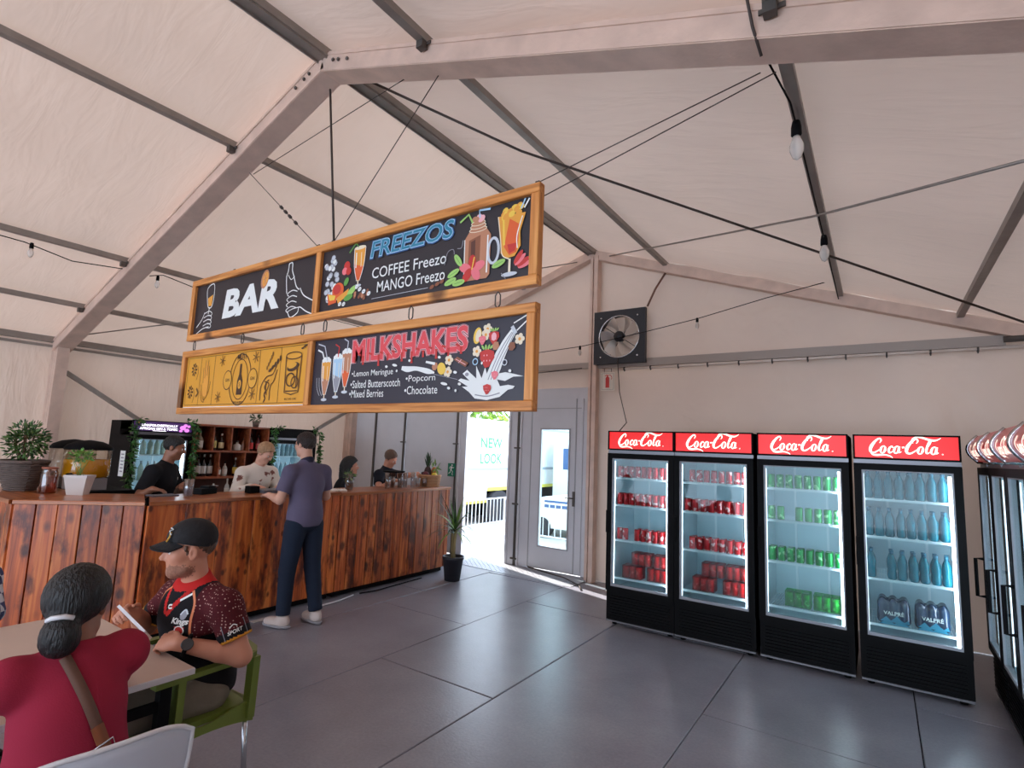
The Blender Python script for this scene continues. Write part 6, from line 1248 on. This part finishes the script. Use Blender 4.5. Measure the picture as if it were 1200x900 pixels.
# chest print reads left to right for a viewer in front, so x runs towards the wearer's left
decal2(t, sh, K['che']+Fr[2]*.03+Fr[1]*.0, Fr[1], Fr[0], Fr[2], ar, 'chest_print')
ar = Art((0,0,0), (1,0,0), (0,0,1), PM); ar.poly(rectpts(-.05,-.032,.05,.032), 'dark'); ar.stroke([(-.05,-.032),(.05,-.032),(.05,.032),(-.05,.032)], .004, 'grey', closed=True, smooth=False); ar.text('SPORT', 0, -.008, 'white', w=.07, shear=.3, bold=.02); ar.stroke([(-.02,.012),(.0,.022),(.015,.012)], .004, 'white')
a_, b_ = V3(*J['shl']), V3(*J['ell']); vd = nrm(V3(.95,-.3,0)); ud = nrm(-(b_-a_)); sd_ = np.cross(ud, vd); vd = np.cross(sd_, ud)
decal2(t, sh, a_+(b_-a_)*.47, vd, -np.cross(vd, ud), ud, ar, 'sleeve_badge')
for q, sg in (('l', 1), ('r', -1)):
    ar = Art((0,0,0), (1,0,0), (0,0,1), {'o': mat('piping orange', (222, 130, 84), .6)}); ar.stroke([(sg*.07,.17),(sg*.105,.13),(sg*.118,.06),(sg*.125,-.02)] if sg > 0 else [(sg*.06,.16),(sg*.10,.13),(sg*.12,.09)], .008, 'o'); decal2(t, sh, K['che']+Fr[2]*.03, Fr[1], Fr[0], Fr[2], ar, 'piping')
trousers(t, J, K, mat('olive grey shorts', (128, 118, 104), .9, bump=.5, bscale=9, var=.12, vscale=12), .008, end=-.1, name='shorts', flare=.02); shoes(t, J, M_BLACKM, M_BLACKM, .008)
hair_cap(t, P, Fh, HS, .006, grow=.004, front=.0, low=-.045); eyes(t, P, Fh); brow(t, P, HS)
c_ = SDF(.006); c_.ell(P(0,-.008,.058), (.090,.108,.090), Fh, .01, cut=(P(0,0,.034), nrm(-Fh[2]+Fh[1]*.22))); c_.cone(P(0,-.006,.135), P(0,-.006,.14), .008, .006, .004)
cp_o = sdf_obj('cap', c_, mat('cap black', (20, 20, 24), .8, bump=.2, bscale=80), t)
vs = []
for th in (0, -.006):
    for i_ in range(9):
        for j_ in range(7):
            x_ = (i_/8-.5)*2; w_ = .074; a0_ = math.sqrt(max(.094**2-(x_*w_)**2*1.2, .0004)); y_ = a0_-.012+(j_/6)*(.078*(1-.35*x_**4)); vs.append(tuple(P(x_*w_*(1-.12*j_/6*abs(x_)), y_, (.056+th-.20*(y_-a0_))-.022*x_*x_-.012*(j_/6))))
fs = [(i_*7+j_, i_*7+j_+1, (i_+1)*7+j_+1, (i_+1)*7+j_) for i_ in range(8) for j_ in range(6)]; fs += [tuple(63+a for a in f[::-1]) for f in fs]
bd = [j_ for j_ in range(7)]+[i_*7+6 for i_ in range(1, 9)]+[56+j_ for j_ in range(5, -1, -1)]+[i_*7 for i_ in range(7, 0, -1)]; fs += [(bd[i_], bd[(i_+1) % len(bd)], 63+bd[(i_+1) % len(bd)], 63+bd[i_]) for i_ in range(len(bd))]
pk = obj('cap_peak', MB().add(vs, fs, 0, True), mat('cap black', (20,20,24)), t, True); pk.parent = cp_o
mb = MB(); mb.tube([P(.045,.098,.055), P(.05,.088,.075), P(.045,.083,.095)], .004, 5); obj('cap_badge', mb, mat('badge gold', (210, 160, 60)), t, True); mb = MB(); mb.tube([P(.055,.083,.085), P(.035,.088,.10), P(.05,.075,.108), P(.03,.083,.112)], .003, 5); obj('cap_badge', mb, PM['white'], t, True)
# watch on the left wrist
wr, el = V3(*J['wrl']), V3(*J['ell']); ax_ = nrm(wr-el); wc = wr-ax_*.035; un = nrm(V3(.9,-.35,.35)); un = nrm(un-ax_*(un@ax_)); sd2 = np.cross(ax_, un); mb = MB()
mb.tube([wc+.039*(un*math.cos(a)+sd2*math.sin(a)) for a in [2*math.pi*k/20 for k in range(21)]], .010, 6); wo = obj('watch_strap', mb, M_BLACKM, t, True)
mb = MB(); F3 = np.stack([sd2, ax_, un]); mb.lathe([(.024, 0), (.025, .01), (.02, .013), (.019, .010)], 18); mb.v = [tuple(wc+un*.040+np.array(v)@F3) for v in mb.v]; obj('watch_case', mb, mat('watch grey', (70, 70, 72), .3, .5), wo, False); wo.children[0].data.transform(Matrix.Translation(-Vector(t.location)))
ph = tag(obj('phone', MB().beam((-2.81, 1.10, .925), (-2.64, 1.145, .84), .075, .012, tuple(np.cross(np.array((.17,.045,-.085)), np.array((-2.72,1.12,-.82))))), M_WHITEP), 'thin white phone held edge-on between the seated man\'s hands', 'phone')
# --- 7. woman in maroon top
J = dict(pel=(-2.14,.745,.50), che=(-2.17,.74,.79), neck=(-2.19,.735,1.00), head=(-2.225,.74,1.125), hf=(-.80,.58,-.12), shl=(-2.20,.585,.935), shr=(-2.20,.885,.945), ell=(-2.42,.40,.80), elr=(-2.44,.95,.79), wrl=(-2.64,.50,.775), wrr=(-2.66,.90,.775),
   hdl=((-.9,.4,0),(0,0,1),(0,1,0),.5), hdr=((-.9,-.4,0),(0,0,1),(0,-1,0),.5), hipl=(-2.16,.67,.50), hipr=(-2.16,.86,.50), knl=(-2.60,.64,.52), knr=(-2.60,.88,.52), anl=(-2.55,.64,.09), anr=(-2.55,.88,.09), toel=(-1,0,0), toer=(-1,0,0), pf=(-1,0,0), fat=1.0, arm=.92, hs=.97)
t, P, Fh, Fr, K = person('dark-haired woman in maroon long-sleeved top seated with her back to us', J, [SKINB], .007)
sh = shirt(t, J, K, Fr, mat('maroon knit', (152, 40, 62), .85, bump=.12, bscale=220, var=.06, vscale=4, spec=.15), .007, name='top', full=True, infl=.016, flare=.014, hem=-.16)
trousers(t, J, K, cloth('patterned trousers', (70, 66, 70)), .01, end=.9); shoes(t, J, M_BLACKM, M_BLACKM, .01)
hair_cap(t, P, Fh, HK, .006, grow=.018, front=.05, low=-.06, amp=.35, extra=lambda s, P: (s.ell(P(0,-.11,-.065), (.06,.05,.052), np.eye(3), .03), s.ell(P(.0,-.10,-.10), (.052,.045,.04), np.eye(3), .03))); eyes(t, P, Fh)
mb = MB(); mb.tube([P(-.035,-.128,-.02), P(-.015,-.141,-.012), P(.02,-.14,-.016), P(.035,-.128,-.024)], .008, 6); obj('hair_clip', mb, M_WHITEP, t, True)
# bag strap across the back, pressed onto the top
bvh = BVHTree.FromPolygons([v.co for v in sh.data.vertices], [tuple(p.vertices) for p in sh.data.polygons]); L = Vector(t.location)
pts = []
for k in range(25):
    q = k/24; y = .69+(.92-.69)*q; z = 1.00-(1.00-.40)*q; o = Vector((-1.7, y, z))-L; hit = bvh.ray_cast(o, Vector((-1, 0, 0)))
    if hit[0] is not None: pts.append(hit[0]+Vector((.006, 0, 0))+L)
mb = MB(); 
def strap(mb, pts, w, th=.004):
    vs = []
    for i, p in enumerate(pts):
        d = (pts[min(i+1, len(pts)-1)]-pts[max(i-1, 0)]).normalized(); n = Vector((1,0,0)); s_ = d.cross(n).normalized(); n = s_.cross(d)
        vs += [p-s_*w/2, p+s_*w/2, p+s_*w/2+n*th, p-s_*w/2+n*th]
    fs = [(4*i+a, 4*i+(a+1) % 4, 4*i+4+(a+1) % 4, 4*i+4+a) for i in range(len(pts)-1) for a in range(4)]; return mb.add(vs, fs, 0, True)
bg_ = thing('shoulder_bag_strap', 'tan brown bag strap with metal buckle across the maroon top', 'bag strap', pts[0]); n1 = int(len(pts)*.36)
obj('webbing', strap(MB(), pts[:n1+1], .030), mat('strap grey brown', (104, 72, 58), .7), bg_, True); obj('leather_strap', strap(MB(), [p+Vector((.002,0,0)) for p in pts[n1:]], .034), mat('tan leather', (138, 76, 40), .5), bg_, True)
p = pts[n1+3]; d = (pts[n1+4]-p).normalized(); s_ = d.cross(Vector((1,0,0))).normalized(); q = [p+s_*.024+d*.02, p-s_*.024+d*.02, p-s_*.024-d*.02, p+s_*.024-d*.02]; q = [v+Vector((.01,0,0)) for v in q]; obj('buckle', MB().tube(q+[q[0]], .003, 6), M_CHROME, bg_, True)
# --- 8. neighbour whose checked sleeve enters at the left edge
ck = mat('blue check shirt', (150, 156, 180), .85); nt = ck.node_tree; b_ = nt.nodes['Principled BSDF']; tc = nt.nodes.new('ShaderNodeTexCoord'); ch = nt.nodes.new('ShaderNodeTexChecker'); ch.inputs['Scale'].default_value = 24; ch.inputs[1].default_value = (*lin((206,206,214)), 1); ch.inputs[2].default_value = (*lin((52,60,100)), 1); nt.links.new(tc.outputs['Object'], ch.inputs[0]); nt.links.new(ch.outputs[0], b_.inputs['Base Color'])
J = dict(pel=(-4.05,.74,.50), che=(-4.0,.73,.80), neck=(-3.97,.72,1.03), head=(-3.93,.70,1.18), hf=(.9,-.3,-.1), shl=(-3.98,.86,.93), shr=(-3.98,.52,.93), ell=(-3.88,.88,.74), elr=(-3.86,.44,.74), wrl=(-3.66,.72,.775), wrr=(-3.62,.50,.775),
   hdl=((1,-.2,0),(0,0,1),(0,-1,0),.5), hdr=((1,.2,0),(0,0,1),(0,1,0),.5), hipl=(-4.03,.83,.50), hipr=(-4.03,.64,.50), knl=(-3.62,.82,.50), knr=(-3.62,.64,.50), anl=(-3.66,.82,.09), anr=(-3.66,.64,.09), toel=(1,0,0), toer=(1,0,0), pf=(1,0,0), hs=.96)
sh_(J, .03)
t, P, Fh, Fr, K = person('diner in blue and white checked shirt barely entering at the left edge', J, [SKINT], .011)
shirt(t, J, K, Fr, ck, .011, name='checked_shirt', full=True); trousers(t, J, K, cloth('dark denim', (34, 42, 58)), .012); shoes(t, J, M_BLACKM, M_BLACKM, .01); hair_cap(t, P, Fh, HB, .009); eyes(t, P, Fh)
# ------------------------------------------------------------------ table and chairs
M_TT = mat('cream tabletop', (206, 184, 170), .4, var=.04, vscale=3); M_TE = mat('table edge white', (214, 212, 214), .4)
t = thing('cafe_table', 'rectangular cream-topped table with black legs where the couple sits', 'table', (-2.95, .84, 0))
x0, x1, y0, y1 = -.62, .55, -.42, .40
tp = MB(); tp.add([(x0,y0,.715),(x1,y0,.715),(x1,y1,.715),(x0,y1,.715),(x0,y0,.737),(x1,y0,.737),(x1,y1,.737),(x0,y1,.737),(x0+.003,y0+.003,.74),(x1-.003,y0+.003,.74),(x1-.003,y1-.003,.74),(x0+.003,y1-.003,.74)], [(0,3,2,1),(8,9,10,11),(4,5,9,8),(5,6,10,9),(6,7,11,10),(7,4,8,11)], 0).f
mb = MB(); V = [(x0,y0,.715),(x1,y0,.715),(x1,y1,.715),(x0,y1,.715),(x0,y0,.737),(x1,y0,.737),(x1,y1,.737),(x0,y1,.737),(x0+.003,y0+.003,.74),(x1-.003,y0+.003,.74),(x1-.003,y1-.003,.74),(x0+.003,y1-.003,.74)]
mb.add(V, [(0,3,2,1),(8,9,10,11)], 0); mb.add(V, [(0,1,5,4),(1,2,6,5),(2,3,7,6),(3,0,4,7),(4,5,9,8),(5,6,10,9),(6,7,11,10),(7,4,8,11)], 1); obj('tabletop', mb, [M_TT, M_TE], t)
for x in (x0+.07, x1-.12):
    for y in (y0+.06, y1-.06): obj('leg', MB().box((x-.022, y-.022, 0), (x+.022, y+.022, .69)), M_BLACKM, t)
obj('apron_rail', MB().box((x0+.07, y0+.05, .66), (x1-.12, y0+.07, .705)), M_BLACKM, t); obj('apron_rail', MB().box((x0+.07, y1-.07, .66), (x1-.12, y1-.05, .705)), M_BLACKM, t)
obj('cross_rail', MB().box((x1-.13, y0+.06, .56), (x1-.11, y1-.06, .60)), M_BLACKM, t); obj('cross_rail', MB().box((x0+.06, y0+.06, .56), (x0+.08, y1-.06, .60)), M_BLACKM, t)
def shell_chair(label, loc, rz):
    """moulded white shell on four legs; faces local +y, backrest at -y"""
    t = thing('shell_chair', label, 'chair', loc, rz, 'white moulded shell chairs'); nu, nv = 16, 20; vs = []
    for i in range(nv+1):
        q = i/nv
        for j in range(nu+1):
            s_ = (j/nu-.5)*2
            if q < .5: a = q/.5; y = .22-.40*a; z = .445-.02*math.sin(a*math.pi)+.02*s_*s_; w_ = .215-.01*(1-a); x = s_*w_
            else:
                a = (q-.5)/.5; ang = min(a/.28, 1)*1.38; y = -.18-.05*math.sin(ang)-max(a-.28, 0)*.10; z = .435+.06*(1-math.cos(ang))+max(a-.2, 0)*.44; w_ = .215+.02*math.sin(a*2)-.0*a; x = s_*w_; y += .055*s_*s_*(.4+.6*a); z -= .05*max(a-.5, 0)*2*s_**4; 
            vs.append((x, y, z))
    mb = MB().add(vs, [(i*(nu+1)+j, i*(nu+1)+j+1, (i+1)*(nu+1)+j+1, (i+1)*(nu+1)+j) for i in range(nv) for j in range(nu)], 0, True)
    o = obj('shell', mb, mat('pale blue white plastic', (206, 212, 224), .35), t); md = o.modifiers.new('thick', 'SOLIDIFY'); md.thickness = .008
    edge = [vs[(nv)*(nu+1)+j] for j in range(nu+1)]; L_ = [vs[i*(nu+1)] for i in range(nv+1)]; R_ = [vs[i*(nu+1)+nu] for i in range(nv+1)][::-1]
    obj('rim', MB().tube(L_+edge[1:]+R_[1:], .007, 6), M_WHITEP, t)
    for x in (-.16, .16):
        for y in (-.15, .17): obj('leg', MB().tube([(x, y, .43), (x*1.35, y*1.3, 0)], [.014, .010], 8), M_CHROME, t)
    return t
shell_chair('white moulded shell chair holding the woman in the maroon top, at the bottom edge', (-2.09, .745, 0), math.pi/2-.10)
shell_chair('white moulded shell chair empty at the far left end of the table', (-3.98, .78, 0), -math.pi/2)
# green plastic armchair
M_GRN = mat('olive green plastic', (112, 128, 52), .4)
t = thing('green_armchair', 'olive green plastic armchair with silver legs holding the man in the jersey', 'chair', (-2.80, 1.36, 0), .05)
obj('seat', MB().box((-.24, -.24, .415), (.24, .24, .44)).box((-.245, -.25, .40), (.245, -.22, .44)), M_GRN, t)
U = []
for k in range(25):
    a = -math.pi*.5-0+0; s_ = k/24
    if s_ < .36: U.append((-.275, -.24+.48*(s_/.36)*.9, .665-.0*s_))
    elif s_ <= .64: th = (s_-.36)/.28*math.pi; U.append((-.275*math.cos(th), .19+.075*math.sin(th), .675))
    else: U.append((.275, .19-.43*((s_-.64)/.36), .665))
vs = []
for i, p_ in enumerate(U):
    p_ = Vector(p_); d = (Vector(U[min(i+1, 24)])-Vector(U[max(i-1, 0)])).normalized(); n = Vector((-d.y, d.x, 0)); 
    vs += [p_-n*.022-Vector((0,0,.012)), p_+n*.022-Vector((0,0,.012)), p_+n*.022+Vector((0,0,.010)), p_-n*.022+Vector((0,0,.010))]
obj('arm_rail', MB().add(vs, [(4*i+a, 4*i+(a+1) % 4, 4*i+4+(a+1) % 4, 4*i+4+a) for i in range(24) for a in range(4)]+[(3,2,1,0), (96,97,98,99)]), M_GRN, t)
for sx in (-1, 1):
    obj('side_post', MB().beam((sx*.262, .215, .38), (sx*.272, .215, .66), .05, .035, (0,1,0)), M_GRN, t); obj('side_post', MB().beam((sx*.262, -.13, .38), (sx*.272, -.13, .66), .05, .03, (0,1,0)), M_GRN, t)
    sp_ = MB(); vs = []
    for k in range(11): q = k/10; y = -.25+.49*q; vs += [(sx*.255, y, .44+.02*math.cos(q*6.28)), (sx*.255, y, .385-.03*abs(2*q-1)**2.0)]
    sp_.add([(x+dx*sx*.012, y, z) for dx in (0, 1) for x, y, z in vs], [(2*k, 2*k+2, 2*k+3, 2*k+1) for k in range(10)]+[(22+2*k+1, 22+2*k+3, 22+2*k+2, 22+2*k) for k in range(10)]+[(2*k, 22+2*k, 24+2*k, 2*k+2) for k in range(10)]+[(2*k+1, 2*k+3, 25+2*k, 23+2*k) for k in range(10)]); obj('side_rail', sp_, M_GRN, t)
    for y in (-.21, .215): obj('leg', MB().tube([(sx*.235, y, .42), (sx*.25, y*1.1, 0)], .013, 8), M_CHROME, t)
obj('back_rail', MB().box((-.2, .235, .38), (.2, .25, .44)), M_GRN, t)
# ------------------------------------------------------------------ outside the doorway
struct('ground', MB().box((-40, YB+.1, -.06), (20, 45, -.03)), mat('pale paving', (206, 202, 196), .8, var=.05, vscale=2))
M_TRK = mat('truck white', (224, 226, 228), .4); M_TRG = mat('truck green print', (70, 150, 104), .6); M_TRY = mat('truck yellow', (226, 214, 90), .5); M_TYRE = mat('tyre', (52, 52, 56), .8)
def wheel(t, p, r, d=(0,-1,0)):
    w_ = obj('wheel', MB().lathe([(r*.62,-.09),(r*.92,-.1),(r,-.06),(r,.1)], 24), M_TYRE, t); w_.rotation_euler = (math.pi/2, 0, 0); w_.location = p
    h_ = obj('hub', MB().lathe([(r*.2,-.04),(r*.3,-.12),(r*.45,-.06),(r*.76,-.10),(r*.80,-.11),(r*.80,.0)][::-1], 20), M_TRK, w_)
    for k in range(6): obj('wheel_nut', MB().lathe([(.02, -.07), (.02, -.03)], 6, (r*.36*math.cos(k*1.047), r*.36*math.sin(k*1.047), 0)), M_DSTEEL, w_)
t = thing('box_truck', 'white box truck with faint NEW LOOK lettering seen through the doorway', 'truck', (-7.5, 10.6, -.06)); t.rotation_euler = (0, 0, math.pi/2)
M_TG = mat('truck grey', (150,158,168))
obj('cargo_box', MB().box((-2.0, 0, .78), (3.4, 2.0, 2.42)), M_TRK, t); obj('roof_rail', MB().box((-1.5, -.03, 2.28), (3.4, .0, 2.34)), M_TG, t)
obj('lower_body', MB().box((-2.0, .02, .52), (-.5, 2.0, .78)), M_TRK, t)
obj('side_seam', MB().box((-1.25, -.012, 1.25), (3.4, .0, 1.31)), M_TG, t); obj('side_seam', MB().box((-1.25, -.012, 1.31), (-1.22, .0, 2.1)), M_TG, t)
obj('yellow_band', MB().box((-2.0, .0, .52), (-.5, .02, .60)), M_TRY, t); obj('yellow_band', MB().box((-.5, -.01, .78), (3.4, .0, .86)), M_TRY, t)
obj('chassis', MB().box((-2.0, .25, .2), (3.3, 1.8, .78)), M_BLACKM, t)
ar = Art((0, -.001, 0), (1,0,0), (0,0,1), {'g': M_TRG}); ar.text('NEW', -.40, 1.88, 'g', w=.85, h=.24, bold=.02); ar.text('LOOK', -.40, 1.52, 'g', w=.85, h=.24, bold=.02); ar.ell(.45, 1.75, .14, .14, 'g'); ar.ell(.4, 1.45, .1, .14, 'g'); ar.build('lettering', t)
for x in (.0, 1.1): wheel(t, (x, .10, .36), .42)
t = thing('white_van', 'white van with blue windows seen through the glazed door slot', 'van', (-4.3, 13.0, -.03))
s_ = [(-2.6,.35),(1.9,.35),(2.2,.6),(2.15,1.15),(1.6,1.35),(1.1,2.0),(-2.6,2.05)]
t.location = (-4.6, 12.6, -.03); vb = MB(); n = len(s_); vb.add([(x, 0, z) for x, z in s_]+[(x, 1.8, z) for x, z in s_], [tuple(range(n)), tuple(range(2*n-1, n-1, -1))]+[(i, i+n, (i+1) % n+n, (i+1) % n) for i in range(n)]); obj('van_body', vb, M_TRK, t)
M_VW = mat('van window', (70, 96, 140), .15)
for a, b in ((-2.3, -1.2), (-1.1, -.1), (0, .95)): obj('window', MB().box((a, -.015, 1.25), (b, .0, 1.8)), M_VW, t)
for x in (-1.6, 1.4): wheel(t, (x, .08, .34), .34)
ar = Art((0, -.001, 0), (1,0,0), (0,0,1), {'r': PM['red'], 'k': PM['grey']}); ar.ell(.6, .95, .22, .12, 'r'); ar.text('EVENT HIRE', -.5, .95, 'k', w=1.2); ar.build('lettering', t)
t = thing('parked_car', 'small white car parked low behind the crowd barrier', 'car', (-5.15, 9.5, -.03)); s_ = [(-.9,.2),(1.3,.2),(1.3,.5),(.9,.58),(.5,.78),(-.5,.8),(-.85,.62),(-.92,.55)]; n = len(s_)
vb = MB(); vb.add([(x, 0, z) for x, z in s_]+[(x, 1.5, z) for x, z in s_], [tuple(range(n)), tuple(range(2*n-1, n-1, -1))]+[(i, i+n, (i+1) % n+n, (i+1) % n) for i in range(n)]); obj('car_body', vb, M_TRK, t); obj('window', MB().box((-.45, -.012, .6), (.4, 0, .74)), M_VW, t)
for x in (-.5, .8): wheel(t, (x, .08, .2), .2)
# crowd barriers
def barrier(label, x, y, W, H_, rz):
    t = thing('crowd_barrier', label, 'barrier', (x, y, -.03), rz, group='crowd barriers'); m = mat('barrier white steel', (216, 218, 222), .4, .2)
    obj('barrier_frame', MB().tube([(0, 0, .1), (0, 0, H_), (W, 0, H_), (W, 0, .1), (0, 0, .1)], .018, 8, smooth=False), m, t)
    b0 = None
    for k in range(1, int(W/.13)):
        b1 = b0.copy() if b0 else obj('bar', MB().tube([(0, 0, .1), (0, 0, H_)], .010, 6, cap=False), m, t)
        if b0: COL.objects.link(b1)
        b0 = b0 or b1; b1.location = (k*.13, 0, 0)
    for x_ in (.15, W-.15): obj('foot', MB().tube([(x_, -.25, .02), (x_, 0, .12), (x_, .25, .02)], .014, 6), m, t)
barrier('low white barrier beside the box truck in the doorway view', -7.15, 8.6, 2.2, .62, math.pi/2); barrier('low white barrier beyond the glazed door in front of the small car', -6.3, 9.1, 2.6, .72, 0)
# trees beyond
def tree(label, x, y, h, seed, mats):
    t = thing('leafy_tree', label, 'tree', (x, y, -.03), group='trees beyond the truck'); obj('trunk', MB().tube([(0,0,0),(.05,0,h*.5),(0,.1,h*.8)], [.2,.16,.08], 8), mat('bark', (90,70,50)), t)
    leafball(t, 'crown', (0,0,h*.78), (2.2,1.8,1.5), 1500, .32, .22, mats, world=False, seed=seed)
ML = [mat('tree leaf light', (160, 190, 70), .6), mat('tree leaf mid', (120, 160, 60), .6), mat('tree leaf dark', (84, 120, 50), .6)]
tree('bright green tree above the box truck, left', -15.5, 19.5, 4.6, 21, ML); tree('bright green tree above the box truck, centre', -11, 20.5, 4.6, 22, ML); tree('bright green tree right of the box truck', -6.6, 20, 4.2, 23, ML)
